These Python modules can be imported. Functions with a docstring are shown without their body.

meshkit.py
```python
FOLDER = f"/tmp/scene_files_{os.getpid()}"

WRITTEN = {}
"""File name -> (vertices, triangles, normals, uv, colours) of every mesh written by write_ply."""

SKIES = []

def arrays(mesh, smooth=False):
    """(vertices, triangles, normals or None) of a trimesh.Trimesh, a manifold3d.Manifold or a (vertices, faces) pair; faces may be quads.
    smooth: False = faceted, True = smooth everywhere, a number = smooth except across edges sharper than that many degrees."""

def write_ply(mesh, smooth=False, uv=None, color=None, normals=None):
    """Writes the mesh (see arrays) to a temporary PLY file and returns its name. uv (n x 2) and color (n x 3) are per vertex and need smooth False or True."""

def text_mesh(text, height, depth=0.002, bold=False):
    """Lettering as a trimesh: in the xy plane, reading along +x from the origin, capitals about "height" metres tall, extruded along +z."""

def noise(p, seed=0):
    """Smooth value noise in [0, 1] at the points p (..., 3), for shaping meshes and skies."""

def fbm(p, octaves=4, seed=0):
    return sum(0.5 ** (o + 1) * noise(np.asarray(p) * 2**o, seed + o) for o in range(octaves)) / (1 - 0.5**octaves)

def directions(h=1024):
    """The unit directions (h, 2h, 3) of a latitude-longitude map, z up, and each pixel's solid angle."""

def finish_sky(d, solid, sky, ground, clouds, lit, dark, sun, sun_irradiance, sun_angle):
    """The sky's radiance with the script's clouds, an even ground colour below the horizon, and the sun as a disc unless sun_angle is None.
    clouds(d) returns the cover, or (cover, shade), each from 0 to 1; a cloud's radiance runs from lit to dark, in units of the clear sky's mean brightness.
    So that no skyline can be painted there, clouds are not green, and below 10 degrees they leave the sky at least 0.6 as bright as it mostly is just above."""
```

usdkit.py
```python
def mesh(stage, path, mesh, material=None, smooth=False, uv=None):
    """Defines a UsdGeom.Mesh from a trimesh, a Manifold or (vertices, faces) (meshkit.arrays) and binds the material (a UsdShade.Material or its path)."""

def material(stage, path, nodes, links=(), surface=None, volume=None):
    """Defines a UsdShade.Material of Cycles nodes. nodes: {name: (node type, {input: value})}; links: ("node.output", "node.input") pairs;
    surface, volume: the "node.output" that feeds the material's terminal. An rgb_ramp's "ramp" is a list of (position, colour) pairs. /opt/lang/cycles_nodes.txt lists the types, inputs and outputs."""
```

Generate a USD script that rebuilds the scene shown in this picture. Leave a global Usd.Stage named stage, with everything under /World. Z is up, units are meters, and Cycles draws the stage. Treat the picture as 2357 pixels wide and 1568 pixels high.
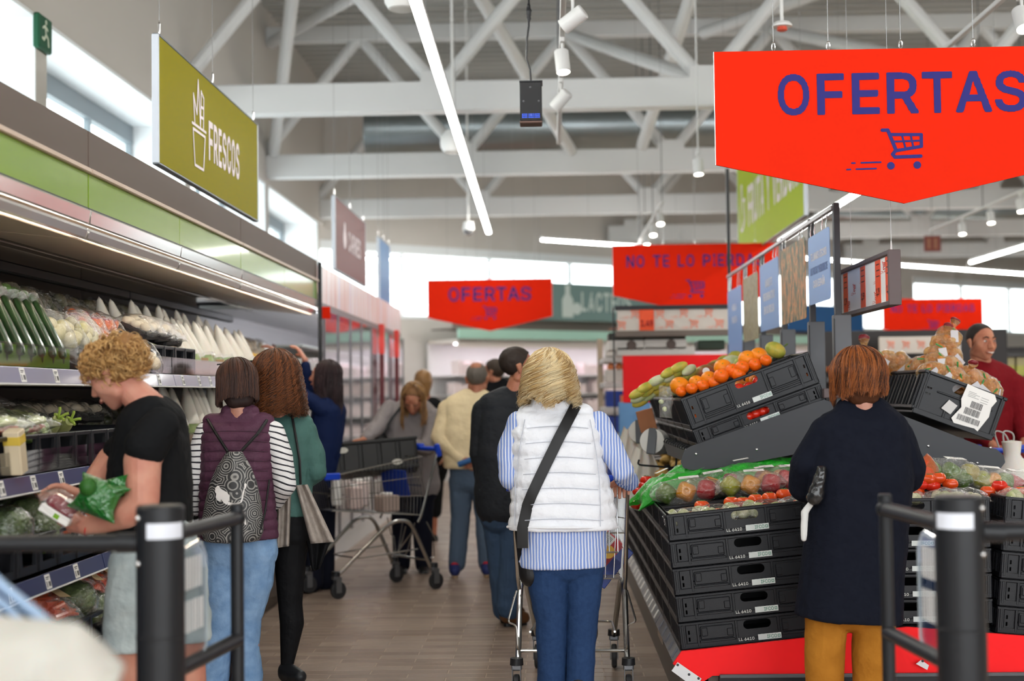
import math, random, re
import numpy as np, trimesh, manifold3d as m3, usdkit
from meshkit import text_mesh, noise, fbm
from pxr import Usd, UsdGeom, UsdLux, Gf, Sdf, Vt, UsdShade
from shapely.geometry import Polygon, box as sbox, LineString, Point
from shapely.ops import unary_union
stage = Usd.Stage.CreateInMemory()
UsdGeom.SetStageUpAxis(stage, 'Z'); UsdGeom.Xform.Define(stage, '/World'); UsdGeom.Scope.Define(stage, '/World/Looks')
# ------------------------------------------------------------------ camera, sky, exposure
F, PX, PY, EYE = 3274.0, 1178.5, 784.0, 1.43
_d = np.array([(1268-PX)/F, -(905-PY)/F, -1.0]); _d /= np.linalg.norm(_d)
_u = np.array([-.014, 1, 0.]); _u -= _u.dot(_d)*_d; _u /= np.linalg.norm(_u)
_x = np.cross(_d, _u)
cam = UsdGeom.Camera.Define(stage, '/World/camera')
cam.CreateHorizontalApertureAttr(36.0); cam.CreateFocalLengthAttr(F/2357*36)
cam.CreateFStopAttr(1.7); cam.CreateFocusDistanceAttr(6.5); cam.CreateClippingRangeAttr(Gf.Vec2f(.05, 500))
M = np.eye(4); M[0, :3] = [_x[0], _d[0], _u[0]]; M[1, :3] = [_x[1], _d[1], _u[1]]; M[2, :3] = [_x[2], _d[2], _u[2]]; M[3, :3] = [0, 0, EYE]
cam.AddTransformOp().Set(Gf.Matrix4d(*M.ravel().tolist()))
cam.CreateExposureAttr(1.0)
sky = UsdLux.DomeLight.Define(stage, '/World/sky'); sky.CreateIntensityAttr(0.8); sky.CreateColorAttr(Gf.Vec3f(.93, .97, 1.0))
LED = 20.0      # strength of the shop's light bars
def _ray(px, py):
    r = np.array([(px-PX)/F, -(py-PY)/F, -1.0]); return np.array([_x@r, _d@r, _u@r])
O = np.array([0, 0, EYE])
def W(px, py, Y): r = _ray(px, py); return O+r*(Y/r[1])          # the point of the shop seen at a pixel, Y metres down the aisle
def WX(px, py, X): r = _ray(px, py); return O+r*(X/r[0])
def WZ(px, py, Z): r = _ray(px, py); return O+r*((Z-EYE)/r[2])
# ------------------------------------------------------------------ helpers
RNG = random.Random(5)
def lin(c): return tuple(((v/255)/12.92 if v <= 10 else ((v/255+.055)/1.055)**2.4) for v in c)
used = {}
def path_of(name, parent):
    k = f'{parent}/{name}'; n = used.get(k, 0); used[k] = n+1
    return k if n == 0 else f'{k}_{n:03d}'
AT = {}
def tag(p, label=None, cat=None, group=None, kind=None):
    prim = stage.GetPrimAtPath(p)
    for k, v in (('label', label), ('category', cat), ('group', group), ('kind', kind)):
        if v: prim.SetCustomDataByKey(k, v)
    return p
def thing(name, label, cat, at=(0, 0, 0), group=None, M=None):
    """An Xform at the thing's base; its parts are then given in world coordinates (or in its own, when M places it)."""
    p = path_of(name, '/World'); x = UsdGeom.Xform.Define(stage, p)
    if M is None: M = np.eye(4); M[:3, 3] = at
    else: at = (0, 0, 0)
    x.AddTransformOp().Set(Gf.Matrix4d(*np.asarray(M, float).T.ravel().tolist()))
    AT[p] = np.array(at, float)
    return tag(p, label, cat, group)
def V(mesh):
    if isinstance(mesh, m3.Manifold):
        m = mesh.to_mesh(); return trimesh.Trimesh(np.array(m.vert_properties[:, :3]), np.array(m.tri_verts), process=False)
    return mesh
def obj(name, mesh, m, parent='/World', label=None, cat=None, group=None, kind=None, smooth=35):
    mesh = V(mesh); p = path_of(name, parent); at = np.zeros(3); q = parent
    while q in AT or q.rpartition('/')[0] in AT:
        at = at+AT.get(q, 0); q = q.rpartition('/')[0]
    if at.any(): mesh = trimesh.Trimesh(np.asarray(mesh.vertices)-at, mesh.faces, process=False)
    usdkit.mesh(stage, p, mesh, m, smooth=smooth)
    return tag(p, label, cat, group, kind)
def dup(src, M, label, group=None, cat=None):
    was = stage.GetPrimAtPath(src); p = path_of(re.sub(r'_\d{3}$', '', src.rpartition('/')[2]), '/World')
    x = UsdGeom.Xform.Define(stage, p); x.GetPrim().GetReferences().AddInternalReference(Sdf.Path(src)); x.GetPrim().SetInstanceable(True)
    x.MakeMatrixXform().Set(Gf.Matrix4d(*np.asarray(M, float).T.ravel().tolist()))
    return tag(p, label, cat or was.GetCustomDataByKey('category'), group or was.GetCustomDataByKey('group'))
def struct(name, mesh, m, parent='/World', smooth=30): return obj(name, mesh, m, parent, kind='structure' if parent == '/World' else None, smooth=smooth)
# ---- meshes
cat_ = trimesh.util.concatenate
def bx(x0, x1, y0, y1, z0, z1): return trimesh.creation.box([x1-x0, y1-y0, z1-z0], trimesh.transformations.translation_matrix([(x0+x1)/2, (y0+y1)/2, (z0+z1)/2]))
def rbx(sx, sy, sz, r=.006, c=(0, 0, 0)):
    """a box with chamfered edges"""
    pts = []
    for a in (-1, 1):
        for b in (-1, 1):
            for d in (-1, 1):
                pts += [(a*sx/2, b*(sy/2-r), d*(sz/2-r)), (a*(sx/2-r), b*sy/2, d*(sz/2-r)), (a*(sx/2-r), b*(sy/2-r), d*sz/2)]
    m = trimesh.convex.convex_hull(np.array(pts)); m.apply_translation(c); return m
def tf(mesh, M): m = mesh.copy(); m.apply_transform(M); return m
def T(x, y, z): return trimesh.transformations.translation_matrix([x, y, z])
def R(a, ax, pt=None): return trimesh.transformations.rotation_matrix(math.radians(a), {'x': [1, 0, 0], 'y': [0, 1, 0], 'z': [0, 0, 1]}.get(ax, ax), pt)
def SC(x, y, z): return np.diag([x, y, z, 1.0])
def tube(pts, r, n=8, closed=False):
    pts = np.array(pts, float); k = len(pts); rr = np.broadcast_to(np.asarray(r, float), (k,))
    tg = np.gradient(pts, axis=0) if not closed else np.roll(pts, -1, 0)-np.roll(pts, 1, 0)
    tg /= np.linalg.norm(tg, axis=1)[:, None]+1e-12
    a = np.array([0, 0, 1.]) if abs(tg[0][2]) < .9 else np.array([1., 0, 0])
    u = np.cross(tg[0], a); u /= np.linalg.norm(u); rings = []
    for i in range(k):
        u = u-tg[i]*u.dot(tg[i]); u /= np.linalg.norm(u); w = np.cross(tg[i], u)
        th = np.linspace(0, 2*np.pi, n, endpoint=False)
        rings.append(pts[i]+rr[i]*(np.cos(th)[:, None]*u+np.sin(th)[:, None]*w))
    v = np.concatenate(rings); f = []
    for i in range(k if closed else k-1):
        j = (i+1) % k
        for q in range(n):
            b = (q+1) % n; f += [[i*n+q, i*n+b, j*n+b], [i*n+q, j*n+b, j*n+q]]
    if not closed:
        v = np.vstack([v, pts[0], pts[-1]]); c0, c1 = len(v)-2, len(v)-1
        for q in range(n): b = (q+1) % n; f += [[c0, b, q], [c1, (k-1)*n+q, (k-1)*n+b]]
    return trimesh.Trimesh(v, f, process=False)
def bend(pts, r=.03, k=5):
    """polyline with rounded corners"""
    pts = [np.array(p, float) for p in pts]; out = [pts[0]]
    for a, b, c in zip(pts, pts[1:], pts[2:]):
        d0, d1 = min(r, np.linalg.norm(b-a)*.45), min(r, np.linalg.norm(c-b)*.45)
        p, q = b+(a-b)/np.linalg.norm(a-b)*d0, b+(c-b)/np.linalg.norm(c-b)*d1
        out += [(1-t)**2*p+2*t*(1-t)*b+t*t*q for t in np.linspace(0, 1, k)]
    return out+[pts[-1]]
def cyl(p, q, r, n=16, r2=None): return tube([p, q], [r, r if r2 is None else r2], n)
def lathe(prof, n=24, c=(0, 0, 0), axis=None):
    m = trimesh.creation.revolve(np.array(prof, float), sections=n)
    if axis is not None: m.apply_transform(trimesh.geometry.align_vectors([0, 0, 1], axis))
    m.apply_translation(c); return m
def ball(c, r, sub=2): m = trimesh.creation.icosphere(sub, 1.0); m.apply_scale(r if np.ndim(r) == 0 else list(r)); m.apply_translation(c); return m
def rough(mesh, amp, freq, seed=0, oct=3):
    m = mesh.copy(); n = m.vertex_normals; m.vertices = m.vertices+n*((fbm(m.vertices*freq+seed*7.3, oct, seed)-.5)*2*amp)[:, None]; return m
def ext(poly, d, M=None):
    """extruded shapely polygon (xy, thickness along z)"""
    gs = getattr(poly, 'geoms', [poly]); m = cat_([trimesh.creation.extrude_polygon(g, d, engine='earcut') for g in gs if g.area > 1e-9])
    if M is not None: m.apply_transform(M)
    return m
def frame(o, ex, ey):
    """matrix of a plane: origin, x along ex, y along ey, z towards their cross product"""
    ex = np.array(ex, float)/np.linalg.norm(ex); ey = np.array(ey, float); ey = ey-ex*ey.dot(ex); ey /= np.linalg.norm(ey); M = np.eye(4)
    M[:3, 0], M[:3, 1], M[:3, 2], M[:3, 3] = ex, ey, np.cross(ex, ey), o; return M
def text(s, h, M, w=None, d=.002, bold=False):
    m = text_mesh(s, h, d, bold); b = m.bounds
    if w: m.apply_scale([w/(b[1][0]-b[0][0]), 1, 1]); b = m.bounds
    m.apply_translation([-(b[0][0]+b[1][0])/2, -h/2, 0]); m.apply_transform(M); return m
# ---- materials
mats = {}
def pm(key, col, rough=.5, metal=0, coat=0, spec=.3, bump=None, sheen=0, sss=0, col2=None, scale=8, detail=3, stops=None, alpha=None, emis=None, dist=0, stretch=None):
    """principled material; col2 / stops mottle the colour by noise in the object's own space; bump = (noise scale, strength)"""
    if key in mats: return mats[key]
    nodes = {'p': ('principled_bsdf', {'base_color': lin(col), 'roughness': rough, 'metallic': metal, 'coat_weight': coat, 'coat_roughness': .08, 'specular_ior_level': spec, 'sheen_weight': sheen})}
    if sss: nodes['p'][1].update({'subsurface_weight': sss, 'subsurface_scale': .02, 'subsurface_radius': (1, .35, .2)})
    if emis: nodes['p'][1].update({'emission_color': lin(emis[0]), 'emission_strength': emis[1]})
    L = []; nodes['tc'] = ('texture_coordinate', {}); src = 'tc.object'
    if stretch: nodes['mp'] = ('mapping', {'scale': stretch}); L.append(('tc.object', 'mp.vector')); src = 'mp.vector'
    if col2 is not None or stops:
        nodes['n'] = ('noise_texture', {'scale': scale, 'detail': detail, 'distortion': dist}); nodes['r'] = ('rgb_ramp', {'ramp': [(a, lin(c)) for a, c in (stops or [(.35, col), (.65, col2)])]})
        L += [(src, 'n.vector'), ('n.fac', 'r.fac'), ('r.color', 'p.base_color')]
    if bump:
        nodes['bn'] = ('noise_texture', {'scale': bump[0], 'detail': 4}); nodes['b'] = ('bump', {'strength': bump[1], 'distance': bump[2] if len(bump) > 2 else .01}); L += [(src, 'bn.vector'), ('bn.fac', 'b.height'), ('b.normal', 'p.normal')]
    mats[key] = usdkit.material(stage, '/World/Looks/'+key, nodes, L, surface='p.BSDF'); return mats[key]
def emit(key, col, s):
    if key not in mats: mats[key] = usdkit.material(stage, '/World/Looks/'+key, {'e': ('emission', {'color': lin(col), 'strength': s})}, surface='e.emission')
    return mats[key]
def film(key, tint=(255, 255, 255), clear=.75, rough=.12, bump=(30, .6), haze=(225, 225, 220), hz=.05):
    """clear wrap: lets most light through, glints, a little milky"""
    if key in mats: return mats[key]
    nodes = {'t': ('transparent_bsdf', {'color': lin(tint)}), 'g': ('glossy_bsdf', {'color': (1, 1, 1), 'roughness': rough}), 'd': ('diffuse_bsdf', {'color': lin(haze)}),
             'tc': ('texture_coordinate', {}), 'n': ('noise_texture', {'scale': bump[0], 'detail': 2, 'distortion': 1.0}), 'b': ('bump', {'strength': bump[1], 'distance': .02}),
             'lw': ('layer_weight', {'blend': .5}), 'f': ('math', {'math_type': 'power', 'value2': 3.5}), 'mx': ('mix_closure', {'fac': hz}), 'm': ('mix_closure', {}), 'ma': ('math', {'math_type': 'multiply_add', 'value2': .9, 'value3': (1-clear)*.22})}
    L = [('tc.object', 'n.vector'), ('n.fac', 'b.height'), ('b.normal', 'g.normal'), ('b.normal', 'd.normal'), ('t.BSDF', 'mx.closure1'), ('d.BSDF', 'mx.closure2'), ('lw.facing', 'f.value1'), ('f.value', 'ma.value1'), ('ma.value', 'm.fac'), ('mx.closure', 'm.closure1'), ('g.BSDF', 'm.closure2')]
    mats[key] = usdkit.material(stage, '/World/Looks/'+key, nodes, L, surface='m.closure'); return mats[key]
def pane(key, tint=(250, 253, 252), base=.04, rough=.02):
    if key in mats: return mats[key]
    nodes = {'t': ('transparent_bsdf', {'color': lin(tint)}), 'g': ('glossy_bsdf', {'color': (1, 1, 1), 'roughness': rough}), 'lw': ('layer_weight', {'blend': .5}), 'f': ('math', {'math_type': 'power', 'value2': 5}), 'ma': ('math', {'math_type': 'multiply_add', 'value2': .9, 'value3': base}), 'm': ('mix_closure', {})}
    mats[key] = usdkit.material(stage, '/World/Looks/'+key, nodes, [('lw.facing', 'f.value1'), ('f.value', 'ma.value1'), ('ma.value', 'm.fac'), ('t.BSDF', 'm.closure1'), ('g.BSDF', 'm.closure2')], surface='m.closure'); return mats[key]
WHITE = pm('white_paint', (222, 222, 220), .45); STEEL = pm('white_steel', (204, 205, 204), .45); BLACKP = pm('black_plastic', (30, 31, 34), .42)
GREY = pm('grey_steel', (88, 90, 94), .45); DARK = pm('dark_steel', (52, 53, 57), .5); CHROME = pm('chrome', (214, 214, 214), .16, 1); ZINC = pm('zinc', (170, 172, 174), .3, 1)
CABLE = pm('cable_steel', (150, 150, 150), .35, .8); PAPER = pm('paper', (232, 230, 226), .6); INK = pm('ink', (35, 35, 38), .6); BLUEP = pm('blue_plastic', (24, 62, 178), .35)
SIGNRED = pm('sign_red', (222, 38, 10), .6, spec=.05); SIGNBLUE = pm('sign_blue', (54, 52, 118), .6, spec=.05); REDP = pm('red_panel', (248, 30, 34), .5, spec=.15)
# ------------------------------------------------------------------ the shop's shell
BW = lambda X: 22.72+.8*(X+3.6)                       # the back wall runs askew
BE = np.array([.7809, .6247, 0]); BN = np.array([.6247, -.7809, 0])
def bpt(s, o, z): return np.array([-3.6, 22.72, z])+BE*s+BN*o
def bbox(s0, s1, o0, o1, z0, z1):
    m = trimesh.creation.box([1, 1, 1]); m.apply_translation([.5, .5, .5]); v = m.vertices
    v = np.array([bpt(s0+(s1-s0)*a, o0+(o1-o0)*b, z0+(z1-z0)*c) for a, b, c in v]); m = trimesh.Trimesh(v, m.faces, process=False); m.fix_normals(); return m
FLOORM = pm('floor_base', (184, 164, 146), .5)
struct('floor', bx(-4.4, 17, -9, 42, -.2, -.0022), FLOORM)
tile_mats = [pm('floor_tile_%d' % i, c, .30+.03*i, bump=(60, .06), col2=tuple(v-9 for v in c), scale=5) for i, c in enumerate([(150, 132, 118), (144, 126, 113), (156, 138, 124)])]
rg = random.Random(3); stuff = [[], [], []]; row = 0; y = 6.6; cnt = 0
while y < 23.5:
    x = -1.95+(row % 2)*.2-.4
    while x < .72:
        a, b = max(x+.0025, -1.95), min(x+.3975, .72)
        if b-a > .03:
            h = rg.uniform(-.0006, .0006); m = rbx(b-a, .1, .012, .0012, ((a+b)/2, y+.0525, -.006+h)); k = rg.randrange(3)
            if cnt < 290: obj('tile', m, tile_mats[k], '/World/floor', smooth=False); cnt += 1
            else: stuff[k].append(m)
        x += .4
    y += .105; row += 1
for k in range(3): obj('far_tile', cat_(stuff[k]), tile_mats[k], '/World/floor', kind='stuff', smooth=False)
# roof deck: trapezoid ribs across the shop
prof = []; yy = -9.0
while yy < 42: prof += [(yy, 6.42), (yy+.11, 6.42), (yy+.15, 6.5), (yy+.24, 6.5), (yy+.28, 6.42)]; yy += .28
prof = np.array(prof); n = len(prof)
v = np.vstack([np.c_[np.full(n, -4.4), prof], np.c_[np.full(n, 17.), prof], np.c_[np.full(n, -4.4), prof+[0, .06]], np.c_[np.full(n, 17.), prof+[0, .06]]]); f = []
for i in range(n-1): f += [[i, i+1, n+i+1], [i, n+i+1, n+i], [2*n+i, 3*n+i+1, 2*n+i+1], [2*n+i, 3*n+i, 3*n+i+1]]
struct('ceiling', trimesh.Trimesh(v, f), pm('roof_deck', (176, 176, 172), .5), smooth=False)
WALLM = pm('wall_paint', (196, 192, 186), .7); REVEAL = pm('window_reveal', (236, 240, 242), .6); FRAME = pm('window_frame', (128, 138, 144), .5); GLASS = pane('window_glass')
wl = [bx(-4.4, -3.6, -9, 22.72, 0, 2.3), bx(-4.4, -3.6, -9, 22.72, 4.16, 6.5)]
piers = [6.0, 9.87, 13.98, 17.95, 22.0]
wl += [bx(-4.3, -3.6, p, p+.21, 2.3, 4.16) for p in piers]
struct('wall_left', cat_(wl), WALLM)
struct('trim', cat_([bx(-4.3, -3.601, a+.21, b, 4.13, 4.159) for a, b in zip(piers, piers[1:])]+[bx(-4.3, -3.6, a+.21, b, 2.3, 2.32) for a, b in zip(piers, piers[1:])]+[bx(-4.3, -3.605, b-.012, b, 2.3, 4.16) for b in piers[1:]]), REVEAL)
for i, (a, b) in enumerate(zip(piers, piers[1:])):
    w = thing(f'window_{i+1}', None, None, (-4.16, a+.21, 2.32)); tag(w, kind='structure')
    ys = np.linspace(a+.21, b, 4)
    obj('window_frame', cat_([bx(-4.2, -4.12, a+.21, b, 3.96, 4.13), bx(-4.2, -4.12, a+.21, b, 2.32, 2.38)]+[bx(-4.19, -4.13, y-.018, y+.018, 2.38, 3.96) for y in ys[1:-1]]+[bx(-4.19, -4.13, y0, y1, 2.38, 3.96) for y0, y1 in ((a+.21, a+.26), (b-.05, b))]), FRAME, w)
    for y0, y1 in zip(ys, ys[1:]): obj('pane', bx(-4.165, -4.157, y0+.02, y1-.02, 2.38, 3.96), GLASS, w)
struct('wall_back', cat_([bbox(-.4, 27, -.3, 0, 0, 2.7), bbox(-.4, 27, -.3, 0, 3.94, 6.5), bbox(14.4, 15.1, -.3, 0, 2.7, 3.94)]), WALLM)
for i, (s0, s1) in enumerate([(-.3, 7.0), (7.0, 14.4), (15.1, 26.5)]):
    w = thing(f'window_{5+i}', None, None, bpt(s0, 0, 2.7)); tag(w, kind='structure')
    k = max(2, round((s1-s0)/1.85)); ss = np.linspace(s0, s1, k+1)
    obj('window_frame', cat_([bbox(s0, s1, -.2, .02, 3.8, 3.94), bbox(s0, s1, -.2, .02, 2.7, 2.76)]+[bbox(s-.03, s+.03, -.16, -.08, 2.76, 3.8) for s in ss]), pm('white_frame', (225, 230, 232), .5), w)
    for a, b in zip(ss, ss[1:]): obj('pane', bbox(a+.03, b-.03, -.13, -.12, 2.76, 3.8), GLASS, w)
struct('wall_right', bx(16.5, 17, -9, 42, 0, 6.5), WALLM)
# trusses
nod_b = [-3.72+2.645*i for i in range(8)]
def truss(Y, lab, x0=-3.6):
    t = thing('roof_truss', lab, 'roof truss', (x0, Y, 4.23), 'white steel roof trusses')
    xs = lambda x: max(x, x0)
    obj('bottom_chord', rbx(16.5-x0, .2, .3, .012, ((16.5+x0)/2, Y, 4.375)), STEEL, t, smooth=False)
    obj('top_chord', rbx(16.5-x0, .16, .2, .01, ((16.5+x0)/2, Y, 6.08)), STEEL, t, smooth=False)
    for a in nod_b:
        for p, q in ((a, a+1.3225), (a+1.3225, a+2.645)):
            if p < x0-.2 or q > 16.4: continue
            z0, z1 = (4.5, 6.0) if p == a else (6.0, 4.5)
            obj('brace', tube([(p+.03, Y, z0), (q-.03, Y, z1)], .07, 10), STEEL, t)
    for a in nod_b:
        if a > x0+.2: obj('gusset', rbx(.34, .02, .12, .004, (a, Y-.09, 4.57)), STEEL, t, smooth=False)
for Y, lab, x0 in ((14, 'roof truss nearest the camera, its broad white beam behind the black hanging speaker', -3.6), (18.1, 'second white roof truss, under the silver air duct', -3.6), (22.3, 'third white roof truss, above the back row of light bars', -3.6), (26.4, 'fourth white roof truss above the diagonal back wall', 1.1), (30.5, 'farthest roof truss, at the right above the back windows', 6.3)): truss(Y, lab, x0)
for lab, pts in (('slanting roof pipe brace between the two nearest trusses at the left', [(-3.55, 18.1, 5.98), (-.9, 14.1, 6.0)]), ('slanting roof pipe brace behind the long light bar', [(-1.0, 14.1, 6.02), (.3, 18.0, 4.5)]), ('slanting roof pipe brace above the spotlights', [(1.6, 14.1, 4.5), (.3, 18.0, 6.0)]),
        ('thick roof pipe brace left of the large red sign', [(1.7, 13.9, 6.1), (1.2, 18.0, 4.55)]), ('slanting roof pipe brace above the large red sign', [(2.0, 18.0, 5.98), (4.3, 14.1, 5.9)]), ('roof pipe brace at the upper right corner', [(4.3, 14.1, 4.55), (2.9, 18, 6.0)]), ('roof pipe brace at the left over the lime green sign', [(-2.45, 14.0, 6.0), (-3.5, 18.0, 4.55)])):
    obj('roof_brace', tube(pts, .075, 10), STEEL, label=lab, cat='pipe brace', group='slanting pipe braces under the roof')
DUCT = pm('duct_metal', (150, 158, 160), .28, .9)
def duct(x0, x1, Y, z, r, lab):
    k = int((x1-x0)/.06); pts = [(x0+(x1-x0)*i/k, Y, z) for i in range(k+1)]
    obj('air_duct', tube(pts, [r*(1+.012*(i % 2)) for i in range(k+1)], 32), DUCT, label=lab, cat='air duct', smooth=40)
duct(-2.57, 9, 20.1, 5.2, .42, 'ribbed silver air duct between the second and third truss')
duct(5.2, 15, 28.2, 4.9, .32, 'thinner silver air duct high over the right side of the shop')
# light bars
BAR = emit('light_bar_glow', (255, 253, 246), LED)
def bar(p, q, lab, w=.062):
    p, q = np.array(p, float), np.array(q, float); t = thing('light_bar', lab, 'ceiling light', p, 'linear ceiling lights')
    d = (q-p)/np.linalg.norm(q-p); L = np.linalg.norm(q-p); Mx = frame((p+q)/2, d, np.cross([0, 0, 1], d))
    obj('diffuser', tf(rbx(L, w, .03, .012), Mx@T(0, 0, -.02)), BAR, t)
    obj('housing', tf(rbx(L, w+.004, .035, .003), Mx@T(0, 0, .015)), STEEL, t, smooth=False)
    k = max(2, int(L/3)+1)
    for i in range(k):
        c = p+(q-p)*(i+.5)/k; obj('suspension_wire', cyl(c+[0, 0, .03], [c[0], c[1], 6.42], .002, 5), CABLE, t)
bar((-.80, 18.9, 3.6), (-.66, 1, 3.6), 'long white light bar running above the aisle towards the small red sign')
bar((3.35, 20.6, 3.6), (3.5, 4, 3.6), 'white light bar emerging below the big red sign, right of the lime green sign')
bar((7.25, 24.6, 3.6), (7.4, 8, 3.6), 'white light bar at the right edge above the red sweater man')
bar((-.1, 19.9, 3.6), (2.6, 22.0, 3.6), 'white light bar above the sign NO TE LO PIERDAS, askew to the aisle')
bar((3.9, 23.1, 3.6), (11, 28.9, 3.6), 'long diagonal white light bar above the back windows at the right')
bar((-3.2, 21.4, 3.55), (-.5, 23.5, 3.55), 'white light bar over the back window at the left')
for x, lab in ((-.66, 'left row of light bars near the entrance, before the camera'), (3.5, 'middle row of light bars near the entrance'), (7.4, 'right row of light bars near the entrance')):
    bar((x, 0.4, 3.6), (x+.06, -8, 3.6), lab)
bar((11.3, 27, 3.6), (11.4, 2, 3.6), 'farthest light bar to the right of the shop')
# ------------------------------------------------------------------ hanging signs, spotlights, devices
def letters(s, spans, h, M, d=.002, bold=True):
    """each letter squeezed into its own span (x0, x1)"""
    out = []
    for ch, (a, b) in zip(s, spans):
        m = text_mesh(ch, h, d, bold); q = m.bounds; m.apply_translation([-q[0][0], -q[0][1], 0]); m.apply_scale([(b-a)/(q[1][0]-q[0][0]), h/(q[1][1]-q[0][1]), 1]); m.apply_translation([a, -h/2, 0]); out.append(tf(m, M))
    return out
def tracked(s, width, h, M, d=.002):
    ws = {'I': .35, ' ': .55, 'L': .8, 'E': .8, 'Á': 1.0}; tot = sum(ws.get(c, 1) for c in s)+.28*(len(s)-1); x = -width/2; u = width/tot; spans, cs = [], []
    for c in s:
        w = ws.get(c, 1)*u
        if c != ' ': spans.append((x, x+w)); cs.append(c)
        x += w+.28*u
    return letters(cs, spans, h, M, d)
_z = lambda pts: [((x-1437)/1520, -(y-1060)/1520) for x, y in pts]
def _ln(pts, w): return LineString(_z(pts)).buffer(w/3040)
CART = unary_union([_ln([(1295, 931), (1332, 931), (1386, 1072), (1362, 1100), (1378, 1120), (1555, 1116)], 24), _ln([(1345, 962), (1562, 966), (1562, 1048), (1390, 1075)], 22), _ln([(1430, 970), (1452, 1062)], 13), _ln([(1490, 970), (1506, 1055)], 13), _ln([(1365, 1012), (1560, 1008)], 13), Point(_z([(1348, 1180)])[0]).buffer(26/1520), Point(_z([(1530, 1178)])[0]).buffer(26/1520)])
DASH = unary_union([_ln(p, 11) for p in ([(1080, 1157), (1100, 1157)], [(1145, 1156), (1278, 1154)], [(1045, 1202), (1068, 1201)], [(1110, 1200), (1245, 1198)])])
OF = [(1790, 1862), (1880, 1942), (1960, 2023), (2040, 2112), (2121, 2190), (2197, 2280), (2287, 2360)]
def offer_sign(cx, Y, words, lab, top=2.985, yaw=0.0, wires=True):
    t = thing('hanging_sign', lab, 'sign', (cx, Y, 2.27), 'red arrow-shaped offer signs hanging over the shop')
    Mx = T(cx, Y, top)@R(yaw, 'z')@frame((0, 0, 0), (1, 0, 0), (0, 0, 1))
    poly = Polygon([(-.853, 0), (.853, 0), (.853, -.522), (0, -.712), (-.853, -.522)])
    obj('board', ext(poly, .012, Mx@T(0, 0, -.012)), SIGNRED, t, smooth=False)
    obj('edge_trim', tf(cat_([bx(-.856, -.853, -.522, 0, -.012, .001), bx(.853, .856, -.522, 0, -.012, .001)]), Mx), WHITE, t, smooth=False)
    if words == 'OFERTAS': ls = letters(words, [((a-2075)/504, (b-2075)/504) for a, b in OF], .19, Mx@T(0, -.205, .0005), .002)
    else: ls = tracked(words, 1.42, .125, Mx@T(0, -.17, .0005))
    for l in ls: obj('letter', l, SIGNBLUE, t, smooth=False)
    obj('cart_symbol', ext(CART, .002, Mx@T(0, -.46, .0005)), SIGNBLUE, t, smooth=False)
    obj('speed_lines', ext(DASH, .002, Mx@T(0, -.46, .0005)), SIGNBLUE, t, smooth=False)
    for x in (-.58, -.33, .0, .33, .62):
        a = Mx@np.array([x, 0, -.006, 1]); a = a[:3]
        obj('suspension_wire', cyl(a+[0, 0, .03], [a[0], a[1], 6.42], .0016, 5), CABLE, t)
        obj('carabiner', tube(bend([a, a+[.008, 0, .012], a+[.006, 0, .04], a+[-.006, 0, .04], a+[-.008, 0, .012], a], .008, 3), .003, 6), CHROME, t)
offer_sign(1.623, 6.5, 'OFERTAS', 'large sharp red OFERTAS sign at the upper right, nearest the camera', yaw=.3)
offer_sign(-.816, 19.4, 'OFERTAS', 'small blurred red OFERTAS sign hanging over the far end of the aisle', 3.0)
offer_sign(1.51, 14.7, 'NO TE LO PIERDAS', 'red NO TE LO PIERDAS sign partly behind the lime green fruit sign', 2.95)
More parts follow.
